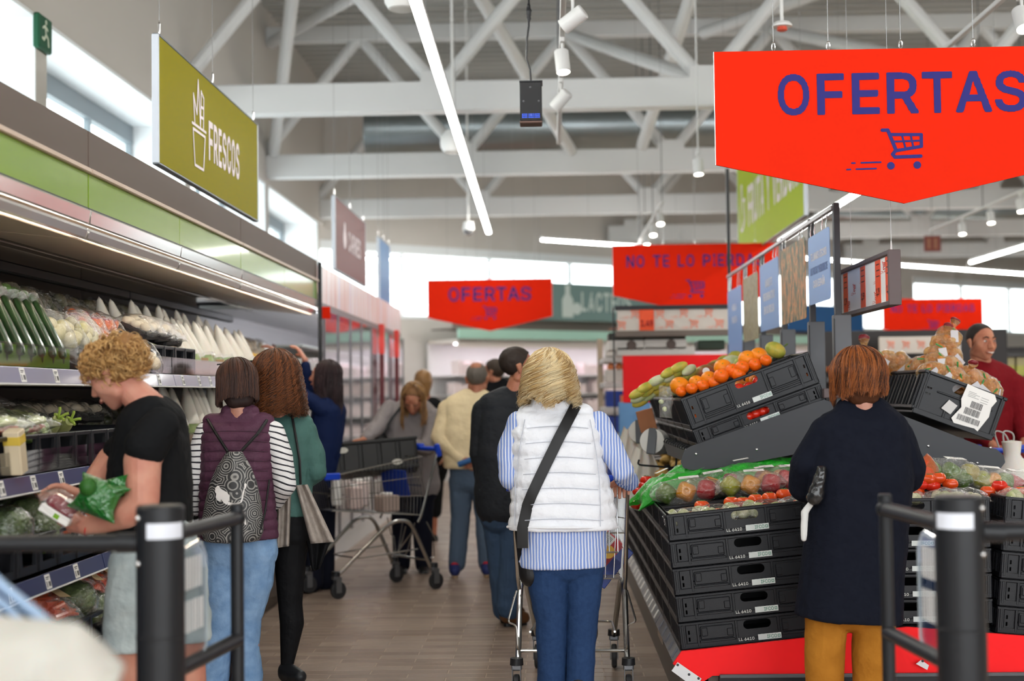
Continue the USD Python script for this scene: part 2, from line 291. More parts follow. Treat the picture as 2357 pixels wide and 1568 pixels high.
offer_sign(6.58, 24.6, 'NO TE LO PIERDAS', 'far small red NO TE LO PIERDAS sign above the smiling man in red', 2.97)
def flag_sign(lab, X, y0, y1, z0, z1, col, face, words, tspan, th, icon=None, side=1, tz=None, edge=None):
    t = thing('department_sign', lab, 'sign', (X, (y0+y1)/2, z0))
    obj('panel', rbx(.03, y1-y0-.03, z1-z0-.012, .002, (X-side*.016, (y0+y1)/2, (z0+z1)/2)), face, t, smooth=False)
    e = edge or pm('sign_edge', (196, 202, 210), .5)
    for q in (y0, y1): obj('end_profile', rbx(.036, .02, z1-z0, .003, (X-side*.016, q, (z0+z1)/2)), e, t, smooth=False)
    for q in (z0, z1): obj('long_profile', rbx(.036, y1-y0, .012, .003, (X-side*.016, (y0+y1)/2, q)), pm('sign_rail', (120, 126, 132), .4, .6), t, smooth=False)
    o = (X+side*.001, (y0+y1)/2, (z0+z1)/2 if tz is None else tz); Mx = frame(o, (0, side, 0), (0, 0, 1)); PALE = pm('sign_print', (226, 214, 220), .6)
    if words:
        c = (tspan[0]+tspan[1])/2-(y0+y1)/2
        for l in tracked(words, tspan[1]-tspan[0], th, Mx@T(side*c, 0, 0), .0015): obj('letter', l, PALE, t, smooth=False)
    if icon is not None: obj('symbol', ext(icon[0], .0015, Mx@T(side*(icon[1]-(y0+y1)/2), 0, 0)), PALE, t, smooth=False)
    for k in (.03, .5, .97):
        y = y0+(y1-y0)*k; a = np.array([X-side*.016, y, z1])
        obj('suspension_wire', cyl(a+[0, 0, .09], [a[0], y, 6.42], .002, 5), CABLE, t)
        obj('carabiner', tube(bend([a, a+[0, .01, .02], a+[0, .008, .08], a+[0, -.008, .08], a+[0, -.01, .02], a], .01, 3), .004, 6), CHROME, t)
    return t
lb = lambda pts, w=.016: LineString(pts).buffer(w/2)
BASKET = unary_union([lb([(-.14, -.0), (.14, -.0), (.1, -.2), (-.1, -.2), (-.14, 0)]), lb([(-.16, .03), (.16, .03)]), lb([(-.1, .03), (-.13, .2), (-.05, .1), (-.02, .3), (.03, .04)]), lb([(.03, .04), (.05, .25), (.11, .22), (.1, .04)]), lb([(.045, .1), (.1, .1)]), lb([(.045, .16), (.1, .16)])])
LIME = pm('lime_face', (134, 126, 14), .6, spec=.05)
flag_sign('lime green FRESCOS sign hanging over the chilled shelves at the left', -2.0, 7.23, 9.72, 2.64, 3.31, None, LIME, 'FRESCOS', (8.3, 9.12), .235, (BASKET, 8.07), 1, 2.95)
flag_sign('dark maroon sign hanging over the chilled shelves beyond the lime green one', -2.0, 13.25, 15.45, 2.62, 3.31, None, pm('maroon_face', (112, 62, 62), .55), 'CARNES', (14.1, 15.0), .2, (unary_union([Point(0, 0).buffer(.1), Point(0, .1).buffer(.06)]), 13.85), 1, 2.97)
flag_sign('blue sign hanging before the bright back window, beyond the maroon one', -2.0, 16.7, 17.8, 2.55, 3.3, None, pm('blue_face', (98, 138, 186), .55), '', None, 0)
PEAR = unary_union([lb([(-.1, -.2), (-.2, -.05), (-.1, .1), (-.05, .3), (.02, .3), (.05, .1), (.12, -.05), (.05, -.2), (-.1, -.2)], .035), lb([(.1, -.18), (.25, -.1), (.24, .12), (.1, .12)], .035)])
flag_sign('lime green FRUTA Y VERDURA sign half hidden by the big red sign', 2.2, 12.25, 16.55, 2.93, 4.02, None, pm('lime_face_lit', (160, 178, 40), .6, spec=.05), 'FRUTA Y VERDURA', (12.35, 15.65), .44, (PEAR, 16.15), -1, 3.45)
def back_hit(px, py, o):
    r = _ray(px, py); p0 = bpt(0, o, 0); t = (p0-O).dot(BN)/r.dot(BN); return O+r*t
def back_sign(lab, x0, x1, ytop, ybot, o, face, words, wx, th, ty):
    a, b, c = back_hit(x0, ytop, o), back_hit(x1, ytop, o), back_hit(x0, ybot, o); L = np.linalg.norm((b-a)[:2]); h = a[2]-c[2]
    t = thing('department_sign', lab, 'sign', c); Mx = frame(((a+b)/2*[1, 1, 0])+[0, 0, (a[2]+c[2])/2], BE, (0, 0, 1))
    obj('panel', tf(rbx(L, h, .06, .004), Mx), face, t, smooth=False)
    if words:
        p, q = back_hit(wx[0], ty, o), back_hit(wx[1], ty, o); m = (p+q)/2; w = np.linalg.norm((q-p)[:2])
        for l in tracked(words, w, th, frame(m+BN*.031, BE, (0, 0, 1)), .002): obj('letter', l, pm('sign_print_teal', (190, 205, 200), .6), t, smooth=False)
        m = back_hit(wx[0]-32, ty, o)+BN*.031; obj('symbol', ext(unary_union([Polygon([(-.12, -.25), (.12, -.25), (.12, .05), (.05, .15), (.05, .3), (-.05, .3), (-.05, .15), (-.12, .05)]), Point(.2, -.1).buffer(.1)]), .002, frame(m, BE, (0, 0, 1))), pm('sign_print_teal', (190, 205, 200), .6), t, smooth=False)
    for k in (.1, .9): p = (a+(b-a)*k); obj('suspension_wire', cyl([p[0], p[1], a[2]], [p[0], p[1], 6.42], .003, 5), CABLE, t)
back_sign('teal LÁCTEOS sign beside the small red OFERTAS sign, over the dairy wall', 1205, 1545, 648, 736, 1.3, pm('teal_face', (104, 132, 130), .55), 'LÁCTEOS', (1336, 1450), .33, 697)
back_sign('dark blue sign on the back wall seen between the shelf posts and the price board', 1812, 1985, 700, 762, 1.0, pm('deep_blue_face', (22, 84, 140), .5), '', None, 0, 0)
# spotlights
SPOT = emit('spot_glow', (255, 244, 224), 22)
def track(X, y0, y1, lab):
    t = thing('light_track', lab, 'light track', (X, y0, 3.62)); obj('rail', rbx(.035, y1-y0, .03, .004, (X, (y0+y1)/2, 3.64)), STEEL, t, smooth=False)
    for k in range(int((y1-y0)/1.5)+1):
        y = min(y1-.1, y0+.1+k*1.5); obj('suspension_rod', cyl([X, y, 3.655], [X, y, 6.42], .006, 6), GREY, t)
def spot(X, Y, yaw, pitch, lab, z=3.55):
    t = thing('spotlight', lab, 'spotlight', (X, Y, z), 'white cylinder spotlights under the roof')
    Mx = T(X, Y, z-.07)@R(yaw, 'z')@R(pitch, 'x')
    obj('lamp_body', tf(lathe([(0, .075), (.04, .075), (.045, .07), (.045, -.07), (.041, -.072), (.041, -.058), (0, -.058)], 20), Mx), STEEL, t)
    obj('lens', tf(lathe([(0, -.059), (.039, -.059), (.039, -.062), (0, -.062)], 20), Mx), SPOT, t)
    obj('stem', cyl([X, Y, z-.03], [X, Y, 3.625], .009, 8), STEEL, t); obj('adapter', rbx(.03, .1, .03, .004, (X, Y, 3.612)), STEEL, t)
track(.1, 7.2, 12.5, 'white light track above the aisle, right of the long light bar')
for Y, yaw, pi, l in ((7.75, 70, 58, 'uppermost spotlight right of the hanging black speaker, turned right'), (8.75, 20, -14, 'middle spotlight right of the hanging black speaker, its lens glowing'), (9.9, 60, 48, 'lowest of the three spotlights right of the hanging black speaker')): spot(.1+(.05 if Y < 8 else 0), Y, yaw, pi, l)
track(1.33, 16.5, 21, 'light track far down over the NO TE LO PIERDAS sign')
for Y, l in ((16.9, 'nearest of three glowing far spotlights above the NO TE LO PIERDAS sign'), (18.1, 'middle of three glowing far spotlights above the NO TE LO PIERDAS sign'), (19.3, 'farthest of three glowing far spotlights above the NO TE LO PIERDAS sign')): spot(1.33, Y, 0, -25, l)
track(2.6, 6.6, 9.5, 'light track at the upper right corner behind the big red sign')
spot(2.66, 7.95, 0, -30, 'spotlight at the upper right corner of the picture, lens glowing')
track(5.35, 13, 20, 'light track over the right side of the shop')
for Y, l in ((16.2, 'nearest of the three right-hand spotlights, at the picture edge under the red sign'), (17.3, 'middle of the three right-hand spotlights under the red sign'), (18.5, 'farthest of the three right-hand spotlights under the red sign')): spot(5.35, Y, 0, -15, l)
p = W(1606, 330, 13); spot(p[0], 13, 10, -10, 'single pendant spotlight left of the big red sign')
obj('drop_pole', cyl([p[0], 13, 3.62], [p[0], 13, 6.42], .008, 6), STEEL, '/World/spotlight_010')
# devices
def pendant(px, py, Y, r, lab):
    p = W(px, py, Y); t = thing('pendant_speaker', lab, 'speaker', p, 'white ball speakers under the roof')
    obj('shell', lathe([(0, r*1.0), (r*.5, r*.95), (r*.95, r*.4), (r, 0), (r*.95, -r*.4), (r*.75, -r*.72)], 28, p), WHITE, t)
    obj('grille', lathe([(r*.75, -r*.72), (r*.7, -r*.8), (0, -r*.84)], 24, p), pm('grille', (170, 168, 164), .7), t); obj('drop_pole', cyl(p+[0, 0, r], [p[0], p[1], 6.42], .012, 8), WHITE, t)
pendant(925, -10, 9.6, .125, 'white ball speaker at the top edge, left of the long light bar'); pendant(1043, 328, 13.5, .125, 'white ball speaker halfway along the left of the long light bar')
p = W(1078, 530, 17.5); t = thing('dome_camera', 'small white dome camera under the third roof beam', 'security camera', p)
obj('housing', lathe([(0, .12), (.06, .1), (.075, 0), (.06, 0)], 20, p), WHITE, t); obj('dome', lathe([(.06, 0), (.05, -.045), (0, -.07)], 20, p), pm('smoked_dome', (120, 120, 122), .1), t); obj('bracket', cyl(p+[0, 0, .1], [p[0], p[1], 6.42], .012, 8), WHITE, t)
p = W(1800, 62, 9.2); t = thing('smoke_detector', 'round white smoke detector with red ring hanging above the big red sign', 'smoke detector', p)
obj('base', lathe([(0, .03), (.05, .03), (.065, .012), (.065, 0), (0, 0)], 24, p), WHITE, t); obj('red_ring', lathe([(.03, -.0), (.035, -.022), (.02, -.03), (0, -.03)], 24, p), pm('red_ring', (210, 90, 70), .5), t); obj('drop_pole', cyl(p+[0, 0, .03], [p[0], p[1], 6.42], .011, 8), WHITE, t)
# the black speaker on a cable
a, b = W(1222, 187, 8), W(1222, 279, 8); t = thing('hanging_speaker', 'black box speaker hanging on a cable, small blue lights at its lower edge', 'speaker', b)
h = a[2]-b[2]; c = (a+b)/2
obj('cabinet', rbx(.125, .12, h, .006, c+[0, .06, 0]), pm('speaker_black', (22, 22, 24), .5), t); obj('base_plate', rbx(.128, .126, .012, .003, b+[0, .06, -.004]), pm('brown_base', (100, 78, 70), .6), t)
obj('top_plate', rbx(.132, .126, .008, .002, a+[0, .06, 0]), BLACKP, t)
for k, (dx, dz) in enumerate(((-.002, .08), (-.042, .0), (.045, .0), (0, -.078))): obj('screw', ball(c+[dx, 0, dz], (.006, .004, .006), 1), GREY, t)
for g in (-.036, 0, .034):
    for i in range(4):
        for j in range(3): obj('blue_light', bx(c[0]+g-.014+i*.008, c[0]+g-.010+i*.008, c[1]-.003, c[1]+.002, b[2]+.02+j*.009, b[2]+.024+j*.009), emit('blue_led', (70, 110, 255), 1.2), t, smooth=False)
obj('power_cable', tube([W(x, y, 8.06) for x, y in ((1222, 187), (1220, 160), (1212, 135), (1213, 90), (1217, 60), (1217, -60))], .006, 8), BLACKP, t); obj('cable_knot', rough(ball(W(1217, 30, 8.06), (.014, .014, .06), 3), .006, 60), BLACKP, t)
# exit signs
p = WX(98, 78, -3.58); t = thing('exit_sign', 'green emergency exit sign on the pier between the left windows', 'exit sign', p)
obj('plate', rbx(.05, .26, .25, .012, p+[.0, 0, 0]), pm('exit_green', (28, 84, 58), .5), t)
rm = unary_union([lb([(-.02, .05), (0, -.01), (.04, -.03), (.05, -.08)], .022), lb([(0, -.01), (-.04, -.05), (-.07, -.045)], .022), lb([(-.06, .03), (-.02, .05), (.03, .03)], .018), Point(0, .08).buffer(.018)])
obj('running_figure', ext(rm, .002, frame(p+[.0255, 0, 0], (0, 1, 0), (0, 0, 1))), pm('exit_white', (200, 210, 190), .6), t, smooth=False)
p = W(2146, 561, 20); t = thing('exit_sign', 'small red-brown exit sign hanging over the right side', 'exit sign', p)
obj('plate', rbx(.23, .03, .22, .004, p), pm('exit_red', (112, 48, 38), .5), t); obj('hanger', cyl(p+[0, 0, .11], [p[0], p[1], 6.42], .006, 6), CABLE, t)
for dx in (-.05, .04): obj('arrow_mark', bx(p[0]+dx-.02, p[0]+dx+.02, p[1]-.017, p[1]-.014, p[2]-.07, p[2]+.07), pm('exit_mark', (150, 105, 80), .6), t, smooth=False)
# ---- price board hung from two wires
t = thing('price_board', 'hanging grey-framed board with orange price strips right of the shelf posts', 'price board', (1.67, 7.6, 1.845))
ya, yb, z0, z1, X = 7.0, 8.22, 1.85, 2.10, 1.67
obj('panel', rbx(.03, yb-ya, z1-z0-.02, .002, (X+.02, (ya+yb)/2, (z0+z1)/2)), pm('board_white', (246, 246, 244), .35), t, smooth=False)
BF = pm('brown_frame', (92, 80, 80), .5)
for q in (z0, z1): obj('frame_rail', rbx(.06, yb-ya, .022, .003, (X+.02, (ya+yb)/2, q)), BF, t, smooth=False)
for q in (ya, yb): obj('end_cap', rbx(.062, .02, z1-z0+.022, .003, (X+.02, q, (z0+z1)/2)), BF, t, smooth=False)
OR = pm('orange_strip', (236, 84, 40), .5); RP = pm('red_print', (214, 70, 52), .6)
for px, pr in ((1946, '1,79'), (1986, '1,59'), (2021, '1,29'), (2045, '1,39')):
    yc = WX(px, 650, X+.004)[1]; g = obj('price_strip', rbx(.002, .115, z1-z0-.03, .0005, (X+.004, yc, (z0+z1)/2)), OR, t, smooth=False)
    Mx = frame((X+.0028, yc, z0+.075), (0, -1, 0), (0, 0, 1)); obj('price', text(pr, .035, Mx, .07, .0006, True), INK, g, smooth=False)
    for k in range(3): obj('print_line', bx(X+.0022, X+.003, yc-.04, yc+.03, z1-.04-k*.03, z1-.035-k*.03), INK, g, smooth=False)
for i, (yy, zz) in enumerate(((7.3, 2.0), (7.34, 1.9), (7.62, 2.03), (7.6, 1.91), (7.85, 1.98), (8.0, 1.9), (7.15, 2.04))):
    obj('cart_symbol', ext(unary_union([CART, DASH]), .0006, frame((X+.0042, yy, zz), (0, -1, 0), (0, 0, 1))@SC(.32, .32, 1)), RP, t, smooth=False)
for px, yy in ((1946, 7.98), (2052, 7.05)):
    obj('suspension_wire', cyl([X+.02, yy, z1], [X+.02, yy, 6.42], .0016, 5), CABLE, t); obj('clip', cyl([X+.02, yy, z1], [X+.02, yy, z1+.06], .006, 6, .003), WHITE, t)
# ------------------------------------------------------------------ chilled cabinets at the left and along the back
CORN = pm('cornice_taupe', (90, 78, 71), .55, spec=.15); GREEN = pm('header_green', (112, 144, 34), .3, spec=.25, coat=.5, col2=(120, 150, 44), scale=1.2); SILVER = pm('canopy_silver', (214, 212, 210), .18, .75)
UNDER = pm('canopy_under', (224, 206, 188), .35); INNER = pm('cabinet_inner', (92, 84, 78), .55); SHELFM = pm('shelf_steel', (64, 62, 62), .45, .3); STRIP = pm('price_strip', (58, 66, 104), .3, coat=.4); STRIPP = pm('price_strip_pale', (128, 124, 150), .3, coat=.4)
GUARD = pane('clear_guard', (235, 235, 235), .08, .05); BASEM = pm('cabinet_base', (82, 70, 62), .4); MIRR = pm('canopy_mirror', (120, 112, 104), .12, 1); COOLED = emit('cabinet_light', (255, 238, 214), 30)
DIG = [text_mesh(s, .02, .0006, True) for s in ('1,29', '0,99', '2,49', '1,75')]
SHELVES = [(.42, -1.84, STRIP), (.795, -1.86, STRIP), (1.155, -1.91, STRIP), (1.55, -1.95, STRIPP)]
def cabinet(y0, y1, lab):
    t = thing('chilled_cabinet', lab, 'refrigerated shelf', (-2.4, (y0+y1)/2, 0), 'open chilled vegetable cabinets along the left wall')
    e = .004
    y0 += e; y1 -= e
    obj('base', cat_([bx(-2.95, -1.87, y0, y1, .1, .33), bx(-2.9, -1.92, y0, y1, 0, .1)]), BASEM, t, smooth=False)
    obj('back_panel', bx(-2.97, -2.9, y0, y1, .33, 2.3), INNER, t, smooth=False)
    obj('roof_panel', bx(-2.97, -1.95, y0, y1, 2.25, 2.3), INNER, t, smooth=False)
    obj('cornice', cat_([rbx(.05, y1-y0, .16, .004, (-1.93, (y0+y1)/2, 2.465)), bx(-2.97, -1.95, y0, y1, 2.3, 2.53)]), CORN, t, smooth=False)
    obj('cornice_lip', rbx(.06, y1-y0, .022, .004, (-1.918, (y0+y1)/2, 2.375)), pm('cornice_lip', (186, 166, 150), .4), t, smooth=False)
    n = 2
    for k in range(n):
        a, b = y0+(y1-y0)*k/n, y0+(y1-y0)*(k+1)/n
        obj('header_panel', rbx(.02, b-a-.004, .145, .002, (-1.915, (a+b)/2, 2.293)), GREEN, t, smooth=False)
        obj('canopy_panel', tf(rbx(.03, b-a-.003, .062, .006), T(-1.912, (a+b)/2, 2.185)@R(8, 'y')), SILVER, t, smooth=40)
        obj('canopy_rail', tf(rbx(.035, b-a-.003, .05, .01), T(-1.925, (a+b)/2, 2.118)@R(20, 'y')), SILVER, t, smooth=40)
    obj('shadow_gap', bx(-1.94, -1.903, y0, y1, 2.216, 2.222), BLACKP, t, smooth=False)
    obj('under_panel', tf(rbx(.48, y1-y0, .01, .002), T(-2.19, (y0+y1)/2, 2.125)@R(7, 'y')), UNDER, t, smooth=False)
    obj('mirror', tf(rbx(.3, y1-y0, .008, .002), T(-2.58, (y0+y1)/2, 2.18)@R(16, 'y')), MIRR, t, smooth=False)
    obj('air_grille', rbx(.05, y1-y0, .055, .008, (-2.62, (y0+y1)/2, 2.07)), BLACKP, t, smooth=False)
    obj('lamp', rbx(.03, y1-y0-.1, .014, .004, (-1.965, (y0+y1)/2, 2.122)), COOLED, t, smooth=False)
    rr = random.Random(int(y0*10))
    for i, (z, X, sm) in enumerate(SHELVES):
        if i: obj('shelf', rbx(2.86+X, y1-y0-.02, .025, .003, ((X-2.86)/2, (y0+y1)/2, z-.045)), SHELFM, t, smooth=False)
        for k in range(2):
            a, b = y0+(y1-y0)*k/2, y0+(y1-y0)*(k+1)/2
            Mx = T(X+.012, (a+b)/2, z-.03)@R(-14, 'y'); s = obj('price_rail', tf(rbx(.008, b-a-.006, .062, .002), Mx), sm, t, smooth=False)
            obj('rail_lip', tf(rbx(.014, b-a-.006, .006, .001), Mx@T(0, 0, -.034)), WHITE, s, smooth=False)
            pr_ = []
            for q in range(4):
                yy = -(b-a)/2+.14+q*.33+rr.uniform(-.05, .05)
                g = obj('price_tag', cat_([tf(rbx(.0015, .05, .054, .0004), Mx@T(.0052, yy, 0))]), PAPER, s, smooth=False); pr_.append(tf(cat_([bx(0, .0004, -.018, .014, .014, .018), bx(0, .0004, -.018, .006, .008, .011), bx(0, .0004, .0, .008, -.018, .0), bx(0, .0004, .011, .019, -.018, .0), bx(0, .0004, -.02, -.014, -.02, .002)]), Mx@T(.006, yy, 0)))
            obj('tag_print', cat_(pr_), INK, s, kind='stuff', smooth=False)
            if i >= 2: obj('clear_guard', tf(bx(-.002, .002, -(b-a)/2+.01, (b-a)/2-.01, 0, .085), T(X, (a+b)/2, z+.005)), GUARD, t, smooth=False)
    return t
cabinet(2.9, 5.82, 'nearest chilled vegetable cabinet, at the left picture edge behind the black T-shirt woman')
cabinet(5.82, 8.72, 'middle chilled vegetable cabinet behind the two brown-haired women')
cabinet(8.72, 11.6, 'farthest open chilled cabinet, where the woman in navy reaches up')
t = thing('cabinet_end_wall', 'glass end wall with black edge closing the open chilled cabinets', 'glass panel', (-2.4, 11.63, 0))
obj('pane', bx(-2.95, -1.9, 11.615, 11.625, .1, 2.2), GLASS, t, smooth=False)
obj('edge_profile', cat_([rbx(.03, .04, 2.5, .004, (-1.885, 11.62, 1.28))]), BLACKP, t, smooth=False); obj('top_profile', rbx(1.06, .04, .03, .004, (-2.42, 11.62, 2.2)), GREY, t, smooth=False)
p = W(750, 720, 11.7); obj('red_tag', rbx(.075, .006, .1, .002, p), SIGNRED, t, smooth=False)
# glass-door cabinets beyond
PINK = pm('photo_header', (226, 214, 222), .35, scale=2.2, detail=4, stops=[(.3, (206, 204, 226)), (.42, (232, 230, 234)), (.5, (222, 200, 200)), (.55, (210, 160, 156)), (.6, (234, 232, 236)), (.75, (190, 180, 212))], stretch=(.1, 3.0, .12))
island = lambda key, cols, rough=.5, em=0: mats.setdefault(key, usdkit.material(stage, '/World/Looks/'+key, {'g': ('geometry', {}), 'r': ('rgb_ramp', {'ramp': [((i+.001)/len(cols), lin(c)) for i, c in enumerate(cols)], 'interpolate': False}), 'p': ('principled_bsdf', {'roughness': rough})}, [('g.random_per_island', 'r.fac'), ('r.color', 'p.base_color')], surface='p.BSDF'))
COLD = emit('cold_cabinet_light', (250, 244, 255), 8)
def packs(y0, y1, x, zs, rnd, w=(.07, .13), h=(.12, .22), step=.01):
    out = []
    for z in zs:
        y = y0
        while y < y1:
            a = rnd.uniform(*w); k = rnd.uniform(*h)
            for q in range(2): out.append(rbx(.12, a-step, k, .008, (x-.07-q*.13, y+a/2, z+k/2)))
            y += a
    return cat_(out)
PACKC = island('pack_colours', [(230, 214, 214), (232, 190, 186), (206, 60, 50), (236, 230, 234), (150, 140, 216), (230, 140, 90), (232, 232, 238), (90, 120, 210), (200, 214, 170), (240, 228, 214), (206, 120, 160), (220, 90, 70), (236, 200, 190)])
rnd = random.Random(8)
for i, (a, b, lab) in enumerate([(11.7, 14.8, 'nearer glass-door cabinet past the open chilled shelves, under the maroon sign'), (14.8, 18.0, 'farther glass-door cabinet with the two dark red door edges')]):
    t = thing('glass_door_cabinet', lab, 'refrigerated cabinet', (-2.4, (a+b)/2, 0), None)
    obj('body', cat_([bx(-2.95, -1.9, a, b, 0, .2), bx(-2.97, -2.9, a, b, .2, 2.2), bx(-2.95, -1.92, a, b, 2.16, 2.3)]+([bx(-2.95, -1.92, b-.04, b, .2, 2.2)] if i else [])), pm('cabinet_white', (214, 212, 214), .4), t, smooth=False)
    obj('header', rbx(.03, b-a-.004, .31, .003, (-1.91, (a+b)/2, 2.36)), PINK, t, smooth=False)
    obj('lamp', rbx(.03, b-a-.1, .02, .004, (-1.98, (a+b)/2, 2.15)), COLD, t, smooth=False)
    for z in (.5, .85, 1.2, 1.55, 1.85): obj('shelf', rbx(.8, b-a-.05, .02, .002, (-2.45, (a+b)/2, z)), WHITE, t, smooth=False)
    obj('header_lip', rbx(.03, b-a-.004, .1, .003, (-1.91, (a+b)/2, 2.16)), pm('door_grey', (120, 116, 120), .4), t, smooth=False)
    n = 4
    for k in range(n):
        ya, yb = a+(b-a)*k/n+.004, a+(b-a)*(k+1)/n-.004; d = obj('door_pane', bx(-1.872, -1.866, ya, yb, .2, 2.14), pane('door_glass', (242, 246, 248), .07, .03), t, smooth=False)
        obj('door_frame', cat_([rbx(.02, .025, 1.95, .003, (-1.868, y, 1.17)) for y in (ya+.012, yb-.012)]), pm('door_grey', (120, 116, 120), .4), d, smooth=False)
    o = obj('cold_package', packs(a+.05, b-.06, -2.02, (.51, .86, 1.21, 1.56), rnd), PACKC, label=f'blurred cold packages on white shelves inside the {"farther" if i else "nearer"} glass-door cabinet', cat='packages', kind='stuff', smooth=False)
for yy, lab in ((15.4, 'nearer'), (16.9, 'farther')):
    t = thing('door_edge', f'dark red upright door edge with bright red top on the glass cabinets, the {lab} one', 'door handle', (-1.84, yy, .9))
    obj('edge', rbx(.05, .06, 1.35, .008, (-1.83, yy, 1.2)), pm('door_red', (104, 44, 48), .4), t, smooth=False); obj('red_top', rbx(.06, .065, .33, .01, (-1.83, yy, 2.04)), pm('door_red_top', (226, 70, 62), .4), t, smooth=False)
# dairy wall along the back
TEAL = pm('teal_header', (160, 200, 184), .45); CREAMB = pm('dairy_white', (222, 220, 220), .45)
for i, (s0, s1, lab) in enumerate([(1.9, 5.2, 'dairy cabinet at the back left, behind the women at the trolley'), (5.2, 8.5, 'dairy cabinet at the back behind the man in the dark jacket'), (8.5, 12.0, 'dairy cabinet at the back right, behind the fruit stand')]):
    t = thing('dairy_cabinet', lab, 'refrigerated shelf', bpt((s0+s1)/2, .5, 0), 'dairy cabinets with teal headers along the back wall')
    obj('body', cat_([bbox(s0+.01, s1-.01, .1, 1.0, 0, .35), bbox(s0, s1, .06, .12, .35, 2.3)]), CREAMB, t, smooth=False)
    obj('header', bbox(s0, s1, .97, 1.02, 2.34, 2.5), TEAL, t, smooth=False); obj('cornice', cat_([bbox(s0, s1, .2, 1.0, 2.5, 2.52), bbox(s0, s1, .82, .86, 2.52, 2.7)]), pm('dairy_cornice', (112, 102, 94), .5), t, smooth=False)
    obj('canopy', bbox(s0, s1, .1, 1.0, 2.27, 2.335), pm('dairy_canopy', (200, 192, 184), .5), t, smooth=False)
    obj('lamp', bbox(s0+.05, s1-.05, .8, .9, 2.25, 2.265), COLD, t, smooth=False); obj('canopy_lip', bbox(s0, s1, .95, 1.0, 2.2, 2.335), pm('dairy_canopy', (200, 192, 184), .5), t, smooth=False)
    for z in (.7, 1.05, 1.4, 1.72): obj('shelf', bbox(s0+.02, s1-.02, .12, .85, z, z+.02), CREAMB, t, smooth=False)
    out = []
    for z in (.36, .73, 1.08, 1.43, 1.75):
        s = s0+.04
        while s < s1-.12:
            w, h = rnd.uniform(.07, .16), rnd.uniform(.14, .24)
            if rnd.random() > .06: out.append(bbox(s, s+w-.01, .6, .82, z, z+h))
            s += w
    obj('dairy_package', cat_(out), PACKC, label=f'blurred milk and yogurt packages filling the {("left", "middle", "right")[i]} dairy cabinet at the back', cat='packages', kind='stuff', smooth=False)
# promotion stand and shelf past the fruit stand
def pbox(px0, px1, py0, py1, Y, d, m, name, t, lab=None):
    a, b = W(px0, py0, Y), W(px1, py1, Y); return obj(name, rbx(b[0]-a[0], d, a[2]-b[2], min(.004, d/3), ((a[0]+b[0])/2, Y+d/2, (a[2]+b[2])/2)), m, t, lab, smooth=False)
t = thing('promotion_stand', 'stand past the fruit with a white price rail above a plain red panel', 'display stand', W(1560, 1240, 13))
pbox(1410, 1422, 708, 1262, 12.9, .04, BLACKP, 'post', t)
r = pbox(1420, 1690, 708, 764, 12.92, .03, pm('rail_white', (206, 196, 186), .5), 'price_rail', t)
pbox(1416, 1692, 704, 710, 12.9, .06, BLACKP, 'rail_frame', t); pbox(1416, 1692, 762, 772, 12.9, .06, pm('rail_brown', (110, 98, 90), .5), 'rail_frame', t)
g = pbox(1471, 1506, 709, 761, 12.905, .01, OR, 'price_card', t); a = W(1489, 744, 12.9); obj('price', text('1.49', .055, frame(a, (1, 0, 0), (0, 0, 1)), .11, .003, True), pm('price_red_ink', (150, 10, 14), .5), g, smooth=False)
for px, py in ((1460, 722), (1518, 722), (1573, 720), (1630, 719), (1430, 748), (1540, 745), (1597, 745), (1655, 744)): obj('cart_symbol', ext(unary_union([CART, DASH]), .002, frame(W(px, py, 12.913), (1, 0, 0), (0, 0, 1))@SC(.45, .45, 1)), pm('pale_red_print', (236, 130, 100), .6), t, smooth=False)
pbox(1433, 1684, 819, 926, 13.0, .03, REDP, 'red_panel', t); pbox(1424, 1500, 926, 1070, 13.0, .03, pm('pale_blue_panel', (112, 160, 210), .5), 'blue_panel', t)
pbox(1420, 1600, 800, 817, 13.0, .5, pm('tray_white', (206, 200, 194), .6), 'shelf', t)
for px0, px1, py in ((1400, 1482, 0), (1484, 1580, 0)):
    c = W((px0+px1)/2, 795-(px1-1482)*.02, 13.0); w = (px1-px0)/252
    q = thing('fruit_tray', f'white cardboard tray with dark round print on the promotion stand, {"left" if px0 < 1450 else "right"} one', 'tray', c)
    obj('tray_wall', rbx(w, .4, .09, .004, c+[0, .2, 0]), pm('tray_white', (206, 200, 194), .6), q, smooth=False); obj('round_print', lathe([(0, 0), (.045, 0), (.045, .004), (0, .004)], 20, c+[.05, -.001, 0], axis=[0, -1, 0]), pm('print_dark', (96, 82, 76), .6), q)
    obj('dark_lid', rbx(w*.97, .38, .07, .006, c+[0, .2, .08]), pm('lid_dark', (54, 52, 44), .5), q, smooth=False)
c = W(1632, 796, 13.4); obj('green_crate', rbx(.25, .4, .09, .01, c), pm('crate_darkgreen', (32, 52, 36), .5), label='dark green crate on top of the promotion stand', cat='crate', smooth=False)
t = thing('aisle_shelf', 'shelf with blue packages at the end of the aisle, left of the red panel', 'shelf', W(1405, 1200, 14.5))
for z in (.5, .75, 1.0, 1.25, 1.5, 1.75): obj('shelf_board', rbx(.32, 1.2, .05, .004, (.68, 14.6, z)), pm('shelf_white', (196, 192, 190), .5), t, smooth=False)
obj('upright', cat_([rbx(.04, .04, 2.1, .003, (.84, 14.0, 1.05))]), BLACKP, t, smooth=False); obj('side_panel', rbx(.06, .05, 2.0, .004, (.53, 15.2, 1.0)), pm('side_beige', (168, 150, 130), .5), t, smooth=False)
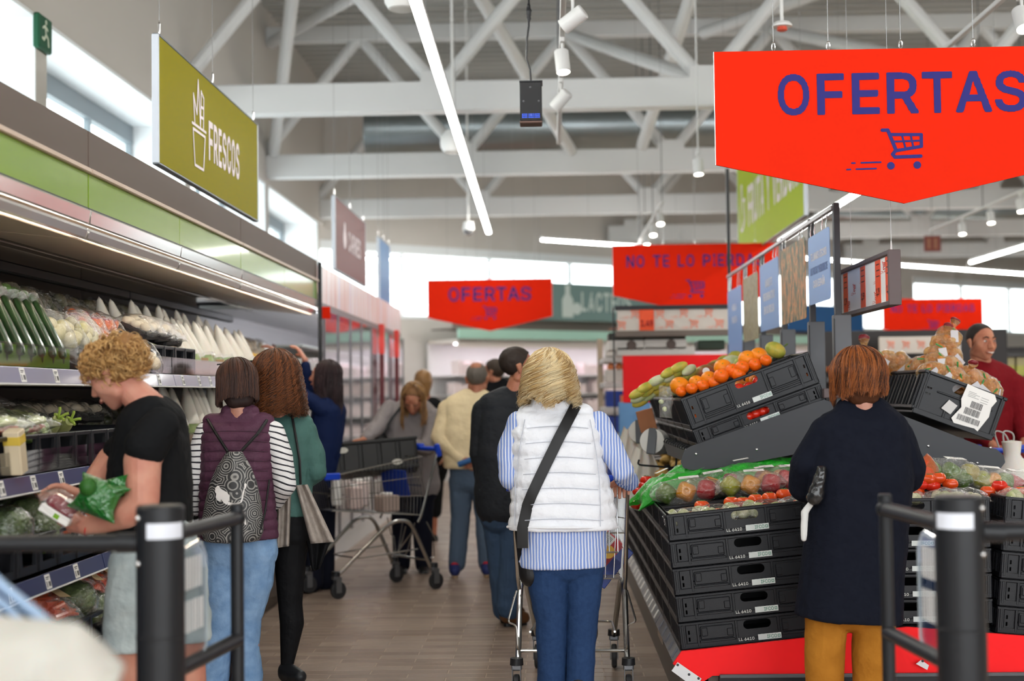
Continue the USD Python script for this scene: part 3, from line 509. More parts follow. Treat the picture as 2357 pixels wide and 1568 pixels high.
for i, z in enumerate((.53, .78, 1.03, 1.28)):
    for k in range(2):
        o = thing('biscuit_package', f'blue package with orange print, {("lowest", "second", "third", "topmost")[i]} level of the end-of-aisle shelf, {("front", "rear")[k]}', 'package', (.68, 14.05+.3*k, z))
        obj('carton', rbx(.26, .1, .16, .004, (.68, 14.08+.3*k, z+.085)), pm('pack_blue', (40, 66, 150), .5), o, smooth=False); obj('orange_print', rbx(.1, .004, .08, .001, (.73, 14.03+.3*k, z+.08)), pm('pack_orange', (226, 130, 80), .5), o, smooth=False)
for i, z in enumerate((1.53, 1.78)):
    o = thing('fruit_box', f'white box with orange fruit on the end-of-aisle shelf, {"upper" if i else "lower"} one', 'box', (.68, 14.1, z)); obj('carton', rbx(.27, .4, .12, .004, (.68, 14.25, z+.065)), pm('tray_white', (206, 200, 194), .6), o, smooth=False)
    for k in range(3): obj('fruit', ball((.6+k*.08, 14.1, z+.15), .04), pm('blur_orange', (226, 140, 90), .6), o)
# dark shelving far right
t = thing('dark_shelving', 'dark shelving with a white price rail behind the onion crates, at the right', 'shelf', W(2100, 1200, 14))
pbox(1885, 2330, 763, 1226, 14.0, .06, pm('shelf_black', (44, 40, 40), .5), 'back_panel', t)
r = pbox(2024, 2212, 776, 812, 13.6, .04, pm('rail_white', (206, 196, 186), .5), 'price_rail', t)
for px in (2050, 2085, 2120, 2160, 2190): obj('cart_symbol', ext(CART, .002, frame(W(px, 793, 13.59), (1, 0, 0), (0, 0, 1))@SC(.4, .4, 1)), pm('pale_red_print', (236, 130, 100), .6), t, smooth=False)
pbox(1885, 2330, 870, 876, 13.5, .5, SHELFM, 'shelf_board', t)
for k in range(9):
    c = W(1890+k*26, 862, 13.7); o = obj('apple_bag', rough(ball(c+[0, -.02, .04], (.05, .07, .05), 3), .012, 20, k), pm('apple_mix', (196, 70, 40), .4, col2=(150, 140, 50), scale=14), label='red and green fruit heap on the dark shelving, %s from the left' % ['first', 'second', 'third', 'fourth', 'fifth', 'sixth', 'seventh', 'eighth', 'ninth'][k] , cat='fruit', group='fruit heaps on the dark shelving')
t = thing('bread_shelf', 'blurred shelf with yellow-green packs at the right picture edge', 'shelf', W(2400, 1200, 16))
for py in (812, 868, 930): pbox(2270, 2520, py, py+8, 16, .5, SHELFM, 'shelf_board', t)
for i, (py, c) in enumerate(((836, (170, 160, 120)), (860, (176, 176, 90)), (900, (140, 124, 110)))):
    for k in range(8): pbox(2280+k*30, 2306+k*30, py-18, py+6, 16.05, .2, pm('dim_pack_%d' % i, c, .6), 'pack', t)
pbox(2260, 2520, 800, 1166, 16.6, .05, pm('shelf_black', (44, 40, 40), .5), 'back_panel', t)
# ------------------------------------------------------------------ the fruit stand: base, arms, posts, posters, crates
CRM = pm('crate_black', (24, 25, 29), .36, bump=(220, .05)); CRS = pm('crate_black_gloss', (60, 61, 64), .22); LBL = pm('crate_label', (206, 212, 210), .45); LBLG = pm('label_green', (96, 140, 124), .5)
def wall(L, h, holes, d=.008):
    p = sbox(-L/2, 0, L/2, h)
    for q in holes: p = p.difference(q)
    return ext(p, d)
def slot(x, y, w, h): return sbox(x-w/2, y-h/2, x+w/2, y+h/2)
def oval(x, y, w, h): return LineString([(x-w/2+h/2, y), (x+w/2-h/2, y)]).buffer(h/2, 6)
def crate_mesh(L, D, h, front=True):
    s = []; hs = [oval(0, h-.036, .125, .04)]
    for sx in (-1, 1):
        hs += [slot(sx*(.17+k*.03), h*.46, .014, .006) for k in range(4)]+[slot(sx*(.2+k*.03), h*.36, .014, .006) for k in range(2)]+[slot(sx*.115, h*.6, .008, .014), slot(sx*.31, h*.62, .008, .018), slot(sx*.31, h*.36, .008, .018)]
    w = wall(L, h, [q for q in hs if abs(q.centroid.x) < L/2-.03]); fm = frame((0, -D/2, 0), (1, 0, 0), (0, 0, 1))
    s += [tf(w, fm@T(0, 0, -.008)), tf(w, R(180, 'z')@fm@T(0, 0, -.008))]
    k = int(D/.045); w = wall(D, h, [slot(-D/2+.04+i*.045, h*z, .018, .02) for i in range(k-1) for z in (.3, .58, .8)])
    sm = frame((-L/2, 0, 0), (0, -1, 0), (0, 0, 1)); s += [tf(w, sm@T(0, 0, -.008)), tf(w, R(180, 'z')@sm@T(0, 0, -.008))]
    s.append(bx(-L/2+.004, L/2-.004, -D/2+.004, D/2-.004, 0, .008))
    for a in (-1, 1):
        s.append(rbx(L+.012, .02, .014, .003, (0, a*(D/2-.004), h-.007))); s.append(rbx(.02, D+.01, .014, .003, (a*(L/2-.004), 0, h-.007)))
        s.append(rbx(L+.004, .014, .026, .003, (0, a*D/2, .014))); s.append(rbx(.014, D, .026, .003, (a*L/2, 0, .014)))
        for x in (-L/2+.012, -.27, -.095, .095, .27, L/2-.012):
            if abs(x) < L/2: s.append(rbx(.012, .014, h-.02, .002, (x, a*(D/2+.001), h/2)))
        for b in (-1, 1): s.append(rbx(.035, .035, h-.004, .006, (a*(L/2-.012), b*(D/2-.012), h/2)))
        for i in range(int(D/.045)): s.append(rbx(.012, .008, h-.02, .002, (a*(L/2+.001), -D/2+.02+i*.045, h/2)))
    return cat_(s)
def make_crate(name, label, L, D, h, code, M, group=None, lab=True):
    t = thing(name, label, 'crate', M=M, group=group)
    obj('body', crate_mesh(L, D, h), CRM, t, smooth=False)
    y = -D/2-.001
    for a in (-1, 1):
        obj('latch_panel', cat_([rbx(.15, .014, h*.5, .004, (a*.185, y, h*.56)), rbx(.03, .018, h*.34, .004, (a*.24, y-.001, h*.6)), rbx(.03, .018, h*.3, .004, (a*.125, y-.001, h*.52)), rbx(.16, .012, .012, .003, (a*.185, y-.002, h*.24))]), CRM, t, smooth=False)
    if lab:
        g = obj('label', rbx(.105, .002, .026, .0005, (.05, y-.0065, h*.2)), LBL, t, smooth=False); fm = frame((.05, y-.0076, h*.2), (1, 0, 0), (0, 0, 1))
        obj('print', cat_([text('IFCO', .015, fm@T(.01, 0, 0), .044, .0005, True), ext(slot(.042, 0, .012, .013).difference(slot(.042, 0, .006, .007)), .0005, fm)]), LBLG, g, smooth=False)
        obj('code', text('LL '+code, .013, frame((-.055, y-.0065, h*.2-.002), (1, 0, 0), (0, 0, 1)), .07, .0008, True), pm('crate_code', (200, 200, 196), .5), t, smooth=False)
    return t
TILT = 5.4; ROWS = [6.5+.475*i for i in range(12)]
def MS(side, y, k): # crate k of the stack at depth y, on the side's sloping deck
    x0 = .575 if side < 0 else 2.69
    return T(x0, y+.235, .256)@R(side*TILT, 'y')@T(-side*.352, 0, .003+k*.1235)
ordw = ['lowest', 'second', 'third', 'fourth', 'top']
fw = ['front stack at the aisle', 'second stack', 'third stack', 'fourth stack', 'fifth stack', 'sixth stack', 'seventh stack', 'eighth stack', 'ninth stack', 'tenth stack', 'eleventh stack', 'last stack']
C0 = None
for i, y in enumerate(ROWS):
    for k in range(5):
        lab = f'black folding crate, {ordw[k]} of the {fw[i]} left of the shelf posts'
        if C0 is None: C0 = make_crate('produce_crate', lab, .70, .462, .12, '6410', MS(-1, y, k), 'black produce crates stacked under the fruit stand')
        else: dup(C0, MS(-1, y, k), lab)
for i, y in enumerate(ROWS[:3]):
    for k in range(5): dup(C0, MS(1, y, k), f'black folding crate, {ordw[k]} of the {("front", "second", "third")[i]} stack at the right picture edge')
for i, y in enumerate(ROWS[:2]):
    for k in range(5): dup(C0, T(1.62, y+.235, .368+k*.1136)@SC(1, 1, .92), f'black folding crate, {ordw[k]} of the {("front", "second")[i]} stack behind the woman in the navy coat')
# base
t = thing('fruit_stand', 'long grey two-sided fruit stand with red end base and sloping grey arms', 'display stand', (1.525, 9, 0))
ye, yb = 6.44, 12.3
pl = lambda pts, Y: Polygon([(lambda p: (p[0], p[2]))(W(x, y, Y)) for x, y in pts])
XZ = lambda Y: frame((0, Y, 0), (1, 0, 0), (0, 0, 1))
def half(side):
    x0, x1 = (.575, 1.525) if side < 0 else (1.525, 2.475); m = tf(bx(-1.06 if side > 0 else 0, 0 if side > 0 else 1.06, 0, yb-6.47, -.02, 0), T(.575 if side < 0 else 2.69, 6.47, .254)@R(side*TILT, 'y')); return m
obj('deck', half(-1), GREY, t, smooth=False); obj('deck', half(1), GREY, t, smooth=False)
obj('red_end_panel', ext(pl([(1569, 1500), (2090, 1444), (2620, 1484), (2640, 1516), (2620, 1556), (1640, 1556), (1612, 1574), (1549, 1529)], ye), .02, XZ(ye)@T(0, 0, -.02)), REDP, t, smooth=False)
BRK = pm('bracket_white', (214, 214, 216), .4)
for pts, sc in (([(1559, 1523), (1545, 1543), (1600, 1583), (1614, 1561)], [(1560, 1531), (1586, 1553), (1608, 1562)]), ([(2118, 1518), (2106, 1527), (2132, 1541), (2136, 1530)], [(2124, 1522)])):
    b = obj('corner_bracket', ext(pl(pts, ye-.012), .004, XZ(ye-.025)), BRK, t, smooth=False)
    for x, y in sc: obj('screw', ball(W(x, y, ye-.03), (.006, .004, .006), 1), pm('screw_dark', (70, 70, 74), .4, .6), b)
obj('plinth', cat_([bx(.69, 2.6, ye+.03, yb, 0, .165), bx(.562, .6, ye+.02, yb, 0, .19), bx(2.66, 2.7, ye+.02, yb, 0, .19)]), pm('plinth_brown', (84, 74, 66), .45), t, smooth=False)
obj('skirt', bx(.735, 2.62, ye-.012, ye+.03, 0, .158), BLACKP, t, smooth=False); obj('skirt_rim', rbx(1.88, .02, .016, .003, (1.675, ye-.02, .157)), GREY, t, smooth=False)
for k in range(5):
    a = ye+.03+k*1.15; b = a+1.14; s = obj('price_rail', tf(rbx(.006, b-a, .066, .002), T(.556, (a+b)/2, .226)@R(31, 'y')), pm('rail_slate', (92, 98, 112), .2, coat=.4), t, smooth=False)
    obj('rail_edge', tf(rbx(.01, b-a, .006, .001), T(.556, (a+b)/2, .226)@R(31, 'y')@T(0, 0, .034)), BLACKP, s, smooth=False)
    for q in range(5): obj('price_tag', tf(rbx(.0015, .05, .05, .0004), T(.556, a+.15+q*.2, .226)@R(31, 'y')@T(-.004, 0, 0)), PAPER if k else pm('tag_grey', (120, 124, 136), .3), s, smooth=False)
obj('price_card', tf(rbx(.004, .3, .05, .001), T(.553, 7.5, .16)), pm('card_beige', (170, 150, 136), .5), t, smooth=False)
# arms
ARM = pm('arm_grey', (60, 62, 66), .5)
LA = [(1570, 1064), (1578, 1038), (1592, 1030), (1880, 928), (1897, 923), (1911, 928), (1917, 942), (1912, 960), (1900, 985), (1960, 1010), (1960, 1040), (1860, 1037), (1743, 1060), (1640, 1077), (1590, 1080), (1575, 1075)]
RA = [(1930, 1000), (1960, 940), (2000, 935), (2035, 943), (2262, 1031), (2292, 1036), (2308, 1050), (2311, 1064), (2300, 1078), (2280, 1086), (2255, 1085), (2130, 1059), (2030, 1035), (1940, 1030)]
for Y in (7.42, 9.35, 11.3):
    for pts in (LA, RA):
        q = Polygon([(W(x, y, 7.42)[0], W(x, y, 7.42)[2]) for x, y in pts]).buffer(.006, 4)
        a = obj('arm_panel', ext(q, .02, XZ(Y)@T(0, 0, -.02)), ARM, t, smooth=False)
        if Y == 7.42:
            for x, y in (((1602, 1045), (1742, 1035)) if pts is LA else ((2137, 1027), (2280, 1031), (2250, 1066))): obj('screw', ball(W(x, y, 7.418), (.007, .004, .007), 1), CHROME, a)
a0, a1 = W(1604, 1036, 7.43), W(1890, 930, 7.43); th = math.atan2(a1[2]-a0[2], a1[0]-a0[0])
obj('upper_shelf', tf(bx(0, .66, 0, 4.3, -.02, -.004), T(a0[0], 7.43, a0[2])@R(-math.degrees(th), 'y')), ARM, t, smooth=False)
b0, b1 = W(2268, 1036, 7.43), W(2035, 946, 7.43); th2 = math.atan2(b1[2]-b0[2], b0[0]-b1[0])
obj('upper_shelf', tf(bx(-.6, 0, 0, 4.3, -.02, -.004), T(b0[0], 7.43, b0[2])@R(math.degrees(th2), 'y')), ARM, t, smooth=False)
obj('cross_beam', rbx(.16, 4.4, .05, .004, (1.49, 9.6, 1.41)), BF, t, smooth=False)
obj('inner_wall', bx(1.44, 1.52, 7.6, 12.2, .3, 1.05), DARK, t, smooth=False)
# posts with hanging posters
PY_ = [7.5, 8.22, 9.2, 10.12, 11.0, 11.95]
for Y in PY_:
    obj('post_sleeve', rbx(.092, .06, 1.55, .004, (1.53, Y, 1.045)), GREY, t, smooth=False); obj('post', rbx(.032, .045, .62, .003, (1.5+.012, Y, 2.1)), DARK, t, smooth=False)
    obj('slot_strip', rbx(.006, .01, 1.2, .001, (1.485, Y-.031, 1.2)), BLACKP, t, smooth=False)
obj('top_bar', rbx(.02, PY_[-1]-PY_[0], .022, .003, (1.495, (PY_[0]+PY_[-1])/2, 2.385)), pm('bar_grey', (150, 148, 150), .4, .5), t, smooth=False)
obj('tall_rod', cyl((1.512, 11.97, .4), (1.512, 11.97, 3.3), .014, 8), BLACKP, t)
PBL = pm('poster_blue', (126, 158, 208), .5); PWH = pm('poster_white', (216, 214, 220), .6); PBR = pm('poster_dim_blue', (100, 118, 160), .6)
PHOTO = [pm('poster_carrot', (120, 104, 70), .5, stops=[(.36, (60, 62, 40)), (.46, (96, 100, 60)), (.54, (178, 116, 60)), (.6, (206, 140, 84)), (.66, (110, 104, 66)), (.74, (150, 160, 110))], scale=11, dist=.6, stretch=(1, 2.2, 1)), pm('poster_leaf', (120, 110, 90), .5, stops=[(.3, (120, 108, 88)), (.5, (160, 150, 120)), (.65, (128, 116, 70))], scale=13, dist=.5, stretch=(1, 2, 1))]
PT = [('blue poster with white words, nearest of the hanging posters', 2.295, 1.91), ('carrot photo poster, second of the hanging posters', 2.32, 1.845), ('blue poster with white words, third of the hanging posters', 2.3, 1.84), ('pale photo poster, fourth of the hanging posters', 2.28, 1.80), ('blue poster, farthest of the hanging posters', 2.25, 1.72)]
TX = [[('TE LLAMAMOS A DESCUBRIR', 2.175, .46, .04), ('LAS FRUTAS Y VERDURAS DE', 2.095, .5, .04), ('CADA ESPAÑA', 2.02, .34, .04)], None, [('AUNQUE TE', 2.16, .3, .05), ('REGENERATIVO', 2.07, .5, .05), ('EN SU BOLSA', 1.98, .45, .05)], None, [('HOLA', 2.1, .25, .05), ('FRUTA', 2.0, .3, .05)]]
for i, (lab, zt, zb) in enumerate(PT):
    ya, yb2 = PY_[i]+.05, PY_[i+1]-.05; c = (1.488, (ya+yb2)/2, (zt+zb)/2); p = thing('hanging_poster', lab, 'poster', c)
    sh = sbox(-(yb2-ya)/2+.03, -(zt-zb)/2+.03, (yb2-ya)/2-.03, (zt-zb)/2-.03).buffer(.03, 4)
    Mx = frame(c, (0, -1, 0), (0, 0, 1)); obj('sheet', ext(sh, .003, Mx), PHOTO[(i-1)//2] if i % 2 else PBL, p, smooth=False)
    if TX[i]:
        for j, (s, z, w, h) in enumerate(TX[i]): obj('lettering', text(s, h, frame((1.4845, c[1]+.0, z), (0, -1, 0), (0, 0, 1)), min(w, yb2-ya-.1), .0008, True), PWH if j != 1 or i != 0 else PBR, p, smooth=False)
    for y in (ya+.08, ya+.2, yb2-.2, yb2-.08): obj('hook', tube([(1.488, y, zt-.01), (1.484, y, zt+.02), (1.492, y+.01, 2.37), (1.5, y, 2.39)], .003, 5), CHROME, p)
# upper crates
CU = T(*W(1609, 1031, 7.45))@R(-math.degrees(th), 'y')@T(.352, .235, .0)
U1 = make_crate('produce_crate', 'lower of the two tilted black crates under the oranges', .70, .462, .098, '6416', CU)
U2 = make_crate('produce_crate', 'tilted black crate of oranges on the grey arm', .70, .462, .172, '6416', CU@T(0, 0, .1))
fr = ['green melons', 'mangoes', 'pale fruit', 'yellow fruit']
UC = []
for i in range(1, 5):
    M2 = T(0, .49*i, 0)@CU@T(0, 0, .1); UC.append(M2)
    dup(U2, M2, f'tilted black crate {("second", "third", "fourth", "fifth")[i-1]} in the row behind the oranges', 'tilted crates on the left arms of the fruit stand'); dup(U1, T(0, .49*i, 0)@CU, f'lower tilted crate {("second", "third", "fourth", "fifth")[i-1]} in the row behind the oranges', 'lower tilted crates on the left arms of the fruit stand')
# onion crate: short side to the front
OM = T(*W(2098, 948, 7.45))@R(math.degrees(th2)*.94, 'y')@T(.222, .32, 0)
def onion_crate(M, lab, paper):
    t = thing('onion_crate', lab, 'crate', M=M); L, D, h = .435, .62, .235
    s = []
    w = wall(L, h, [oval(0, h-.045, .12, .045), slot(-.18, .15, .012, .01), slot(-.18, .12, .012, .01), slot(-.165, .15, .012, .01), slot(-.165, .12, .012, .01)]); fm = frame((0, -D/2, 0), (1, 0, 0), (0, 0, 1))
    s += [tf(w, fm@T(0, 0, -.01)), tf(w, R(180, 'z')@fm@T(0, 0, -.01))]
    w = wall(D, h-.03, []); sm = frame((-L/2, 0, .03), (0, -1, 0), (0, 0, 1)); s += [tf(w, sm@T(0, 0, -.012)), tf(w, R(180, 'z')@sm@T(0, 0, -.012))]
    s += [bx(-L/2, L/2, -D/2, D/2, 0, .01), rbx(L, .018, .03, .003, (0, -D/2, .014))]
    for a in (-1, 1):
        s += [rbx(L+.014, .024, .018, .004, (0, a*(D/2-.004), h-.008)), rbx(.024, D+.01, .018, .004, (a*(L/2-.004), 0, h-.008)), rbx(.012, .016, h, .003, (a*.2, -D/2, h/2)), rbx(.02, D, .02, .004, (a*L/2, 0, .03))]
        for i in range(9): s.append(rbx(.014, .026 if i % 2 else .012, h-.05, .003, (a*(L/2+.003), -D/2+.03+i*.07, h/2)))
    s.append(rbx(.3, .012, .01, .003, (.02, -D/2-.001, h*.62))); s.append(rbx(.012, .012, .09, .003, (-.06, -D/2-.001, h*.2))); s.append(rbx(.012, .012, .09, .003, (0, -D/2-.001, h*.2)))
    obj('body', cat_(s), CRM, t, smooth=False)
    if paper:
        fm = frame((0, -D/2-.012, 0), (1, 0, 0), (0, 0, 1)); g = obj('paper_label', ext(Polygon([(.0, .235), (.06, .23), (.15, .228), (.17, .2), (.155, .16), (.16, .11), (.13, .02), (.11, .028), (.06, .024), (.0, .02), (-.02, .04), (.01, .11), (-.005, .15)]), .001, fm@R(2, 'x')), PAPER, t, smooth=False)
        obj('small_label', ext(Polygon([(-.06, .125), (-.085, .07), (-.03, .055), (-.01, .11)]), .001, fm), pm('label_pale', (200, 198, 196), .6), t, smooth=False)
        rr = random.Random(4)
        for (x0, z0, w, hh) in ((.05, .125, .06, .04), (.03, .085, .08, .04), (.005, .045, .12, .035)):
            x = x0; bars = []
            while x < x0+w: q = rr.uniform(.0008, .003); bars.append(bx(x, x+q, z0-.001, z0+hh-.006, .0012, .002)); x += q+rr.uniform(.0012, .003)
            obj('barcode', tf(cat_(bars), fm@T(0, 0, .0)@R(2, 'x')), INK, g, smooth=False)
        obj('print_lines', tf(cat_([bx(.02, .06+.02*(k % 2), .2-k*.008, .202-k*.008, .0012, .002) for k in range(4)]+[bx(.09, .13, .19-k*.012, .192-k*.012, .0012, .002) for k in range(3)]), fm@R(2, 'x')), pm('print_grey', (120, 120, 122), .6), g, smooth=False)
    return t
onion_crate(OM, 'black crate heaped with onion bags, a creased white barcode sheet on its front', True)
O2 = T(0, .65, 0)@OM; onion_crate(O2, 'black crate of onion bags behind the one with the barcode sheet', False)
# price flip tray, scale, bag roll at the left end of the arms
e0, e1 = W(1530, 1012, 7.9), W(1588, 1034, 7.46)
t = thing('price_flip_tray', 'clear price tag tray with black spiral at the left end of the arm', 'price holder', e1)
ax = e1-e0; Mx = frame((e0+e1)/2, -ax, (-.35, 0, 1)); L = np.linalg.norm(ax)
obj('holder', tf(bx(-L/2, L/2, -.085, 0, -.004, .004), Mx), pane('tray_clear', (226, 228, 232), .12, .05), t, smooth=False)
obj('backing', tf(bx(-L/2, L/2, -.085, -.004, -.012, -.006), Mx), pm('tray_back', (120, 118, 120), .4), t, smooth=False)
for k in range(11): obj('spiral_ring', tf(tube([(-L/2+.02+k*L/11.5, .012*math.cos(a)-.002, .014*math.sin(a)) for a in np.linspace(0, 2*np.pi, 12, endpoint=False)], .0035, 5, True), Mx), BLACKP, t)
for k, c in enumerate(((70, 84, 120), (150, 150, 154), (170, 70, 64))): obj('tag_card', tf(bx(-L/2+.04+(2-k)*.13, -L/2+.14+(2-k)*.13, -.07, -.016, -.005, -.0042), Mx), pm('tag_card_%d' % k, c, .4), t, smooth=False)
c = W(1507, 1017, 8.1); t = thing('bag_roll_holder', 'round bag roll holder with a grey band, left of the clear price tray', 'bag roll', c); ax = (-.35, -1, .1)
obj('roll', lathe([(0, .06), (.07, .06), (.075, .045), (.075, -.05), (0, -.05)], 24, c, ax), pm('roll_white', (206, 204, 198), .5), t); obj('band', tf(rbx(.05, .15, .014, .004), T(*(c+np.array([-.02, -.068, .005])))@R(75, 'x')@R(-8, 'z')), GREY, t, smooth=False)
obj('wire_bracket', tube(bend([c+[-.09, 0, -.1], c+[-.1, 0, -.13], c+[.12, 0, -.15], c+[.12, 0, .02]], .03), .006, 6), BLACKP, t)
c2 = W(1478, 995, 8.9); t = thing('bag_roll_holder', 'second blurred bag roll holder farther along the arms', 'bag roll', c2); obj('roll', lathe([(0, .06), (.07, .06), (.075, .045), (.075, -.05), (0, -.05)], 24, c2, ax), pm('roll_white', (206, 204, 198), .5), t); obj('band', tf(rbx(.05, .15, .014, .004), T(*(c2+np.array([-.02, -.068, .005])))@R(75, 'x')), GREY, t, smooth=False)
def bagsheet(px0, px1, py0, py1, Y, lab, seed):
    a, b = W(px0, py0, Y), W(px1, py1, Y); n = 26; u, v = np.meshgrid(np.linspace(0, 1, n), np.linspace(0, 1, n))
    X = a[0]+(b[0]-a[0])*(.5+(u-.5)*(.35+.65*np.minimum(1, v*2.2+.15))); Z = a[2]+(b[2]-a[2])*v+.012*np.sin(9*u+seed)
    front = np.c_[X.ravel(), (Y-.03*np.sin(math.pi*u)-.012*np.sin(17*u+3*v+seed)).ravel(), Z.ravel()]; back = front.copy(); back[:, 1] = Y+.03*np.sin(math.pi*u).ravel()+.004
    f = []; N = n*n
    for i in range(n-1):
        for j in range(n-1): q = i*n+j; f += [[q, q+1, q+n+1], [q, q+n+1, q+n], [N+q, N+q+n+1, N+q+1], [N+q, N+q+n, N+q+n+1]]
    return obj('plastic_bag', trimesh.Trimesh(np.vstack([front, back]), f, process=False), pm('bag_white', (222, 216, 208), .4, sss=.3), label=lab, cat='plastic bag', smooth=True)
bagsheet(1434, 1522, 1030, 1170, 8.6, 'white plastic bags hanging below the bag roll holder, above the red tomatoes', 1)
bagsheet(1420, 1480, 985, 1110, 9.3, 'farther white plastic bags hanging beside the striped sleeve', 2)
c = W(1488, 968, 8.5); obj('kraft_card', tf(rbx(.1, .02, .13, .003), T(*c)@R(10, 'z')@R(-14, 'y')), pm('kraft', (168, 112, 78), .7), label='brown cardboard piece beside the crates left of the oranges', cat='cardboard', smooth=False)
# ------------------------------------------------------------------ fruit and vegetables
FILM = film('clear_film', clear=.8, hz=.035); FILM2 = film('crinkled_film', clear=.7, rough=.16, bump=(45, .9), hz=.05)
OD = ['first', 'second', 'third', 'fourth', 'fifth', 'sixth', 'seventh', 'eighth', 'ninth', 'tenth', 'eleventh', 'twelfth', 'thirteenth', 'fourteenth', 'fifteenth', 'sixteenth', 'seventeenth', 'eighteenth', 'nineteenth', 'twentieth']
rp = random.Random(21)
try_words = lambda s: s if len(s.split()) <= 16 else s.replace(' of the chilled cabinets', '').replace(' in the cardboard box', '').replace(' on the top shelf', ' up top').replace('film-wrapped ', '').replace('clear ', '')
def pillow(w, h, t, seed, n=22, crink=.006, pinch=.0):
    """a sealed bag lying in the xy plane: two crinkled sheets joined at the rim"""
    u, v = np.meshgrid(np.linspace(-1, 1, n), np.linspace(-1, 1, n)); prof = (np.clip(1-np.abs(u)**2.5, 0, 1)*np.clip(1-np.abs(v)**2.5, 0, 1))**.6
    X = u*w/2*(1-pinch*np.abs(v)**2)*(1-.1*(1-u*u)*np.abs(v)); Y = v*h/2*(1-.08*(1-v*v)*np.abs(u)); vs = []
    for s in (1, -1):
        z = s*t/2*prof; q = np.c_[X.ravel(), Y.ravel(), z.ravel()]; q[:, 2] += (fbm(q*26+seed*3.1+s, 3, seed)-.5)*2*crink*2; q[:, 0] += (fbm(q*20+seed*5.7, 2, seed+3)-.5)*crink*3
        vs.append(q)
    f = []; N = n*n
    for i in range(n-1):
        for j in range(n-1): a = i*n+j; f += [[a, a+1, a+n+1], [a, a+n+1, a+n], [N+a, N+a+n+1, N+a+1], [N+a, N+a+n, N+a+n+1]]
    return trimesh.Trimesh(np.vstack(vs), f, process=False)
def lumps(n, box, r, seed, flat=1):
    g = random.Random(seed); return cat_([rough(ball((g.uniform(-1, 1)*box[0], g.uniform(-1, 1)*box[1], g.uniform(-1, 1)*box[2]), (r*g.uniform(.8, 1.15), r*g.uniform(.8, 1.15), r*flat*g.uniform(.8, 1.1)), 2), r*.12, 30, seed+i) for i in range(n)])
def bag(name, label, M, size, col, group=None, cat='vegetable bag', n=9, r=.03, seed=1, card=None, cont='vegetable'):
    """clear bag of vegetables, lying in its local xy plane"""
    w, h, t = size; b = thing(name, label, cat, M=M, group=group)
    obj(cont, lumps(n, (w*.34, h*.34, t*.2), r, seed), col, b); obj('film', pillow(w, h, t*1.25, seed, crink=.005), FILM2 if seed % 2 else FILM, b, smooth=True)
    if card: obj('card_label', tf(rbx(w*.6, h*.25, .002, .0008), T(0, h*.16, t*.52)), card, b, smooth=False)
    return b
PEPC = {'green': pm('pepper_green', (70, 98, 34), .25, coat=.4, col2=(96, 118, 40), scale=10), 'yellow': pm('pepper_yellow', (206, 140, 30), .25, coat=.4, col2=(190, 120, 30), scale=8), 'red': pm('pepper_red', (158, 22, 30), .25, coat=.4), 'lime': pm('pepper_lime', (140, 146, 36), .25, coat=.4, col2=(150, 130, 40), scale=8)}
STEM = pm('stem_green', (86, 108, 50), .6)
def pepper(r, seed):
    m = ball((0, 0, 0), 1, 3); v = m.vertices; a = np.arctan2(v[:, 1], v[:, 0]); k = 1+.09*np.cos(4*a+seed)*(1-v[:, 2]**2); m.vertices = v*np.c_[k*r, k*r, np.where(v[:, 2] > 0, 1-.25*np.exp(-9*(v[:, 0]**2+v[:, 1]**2)), 1)*r*1.15]; return m
def pepper_pack(label, M, cols, seed, group='wrapped packs of three peppers'):
    t = thing('pepper_pack', label, 'pepper pack', M=M, group=group)
    for k, c in enumerate(cols):
        p = obj('pepper', tf(pepper(.05, k), T(-.1+.1*k, 0, .05)@R(80 if k % 2 else 60, 'x')@R(30*k, 'z')), PEPC[c], t, smooth=True)
    obj('film', tf(pillow(.36, .15, .14, seed, 26, .006), T(0, 0, .052)), FILM2, t, smooth=True)
    obj('card_label', tf(rbx(.1, .05, .001, .0004), T(.02, .0, .122)@R(8, 'x')), PAPER, t, smooth=False); return t
ORG = pm('orange_peel', (236, 142, 18), .36, bump=(160, .25, .004), col2=(226, 126, 14), scale=6); MAND = pm('mandarin_peel', (238, 112, 16), .36, bump=(140, .25, .004), col2=(228, 96, 12), scale=6); TOM = pm('tomato_skin', (224, 92, 28), .22, coat=.5, col2=(206, 66, 20), scale=6); TOMR = pm('tomato_red', (206, 40, 22), .22, coat=.5)
def orange(name, label, c, r, m, group, seed=0):
    t = thing(name, label, 'orange' if name != 'tomato' else 'tomato', c, group); b = ball(c, (r, r, r*.95), 3)
    if name == 'tomato':
        v = b.vertices-c; a = np.arctan2(v[:, 1], v[:, 0]); b.vertices = c+v*np.c_[1+.05*np.cos(5*a+seed), 1+.05*np.cos(5*a+seed), .82-.2*np.exp(-((v[:, 0]/r)**2+(v[:, 1]/r)**2)*9)*(v[:, 2] > 0)]
    obj('fruit', b, m, t, smooth=True)
    if name == 'tomato': obj('calyx', cat_([tube([c+[0, 0, r*.62], c+np.array([math.cos(a)*r*.35, math.sin(a)*r*.35, r*.68]), c+np.array([math.cos(a)*r*.5, math.sin(a)*r*.5, r*.6])], [.003, .003, .001], 5) for a in np.arange(5)*1.256+seed]), STEM, t)
    else: obj('stem_end', ball(c+np.array([-.1, -.85, .45])*r*1.0, r*.09, 1), pm('stem_end', (150, 130, 50), .6), t)
    return t
G1 = 'oranges in the tilted crate'; 
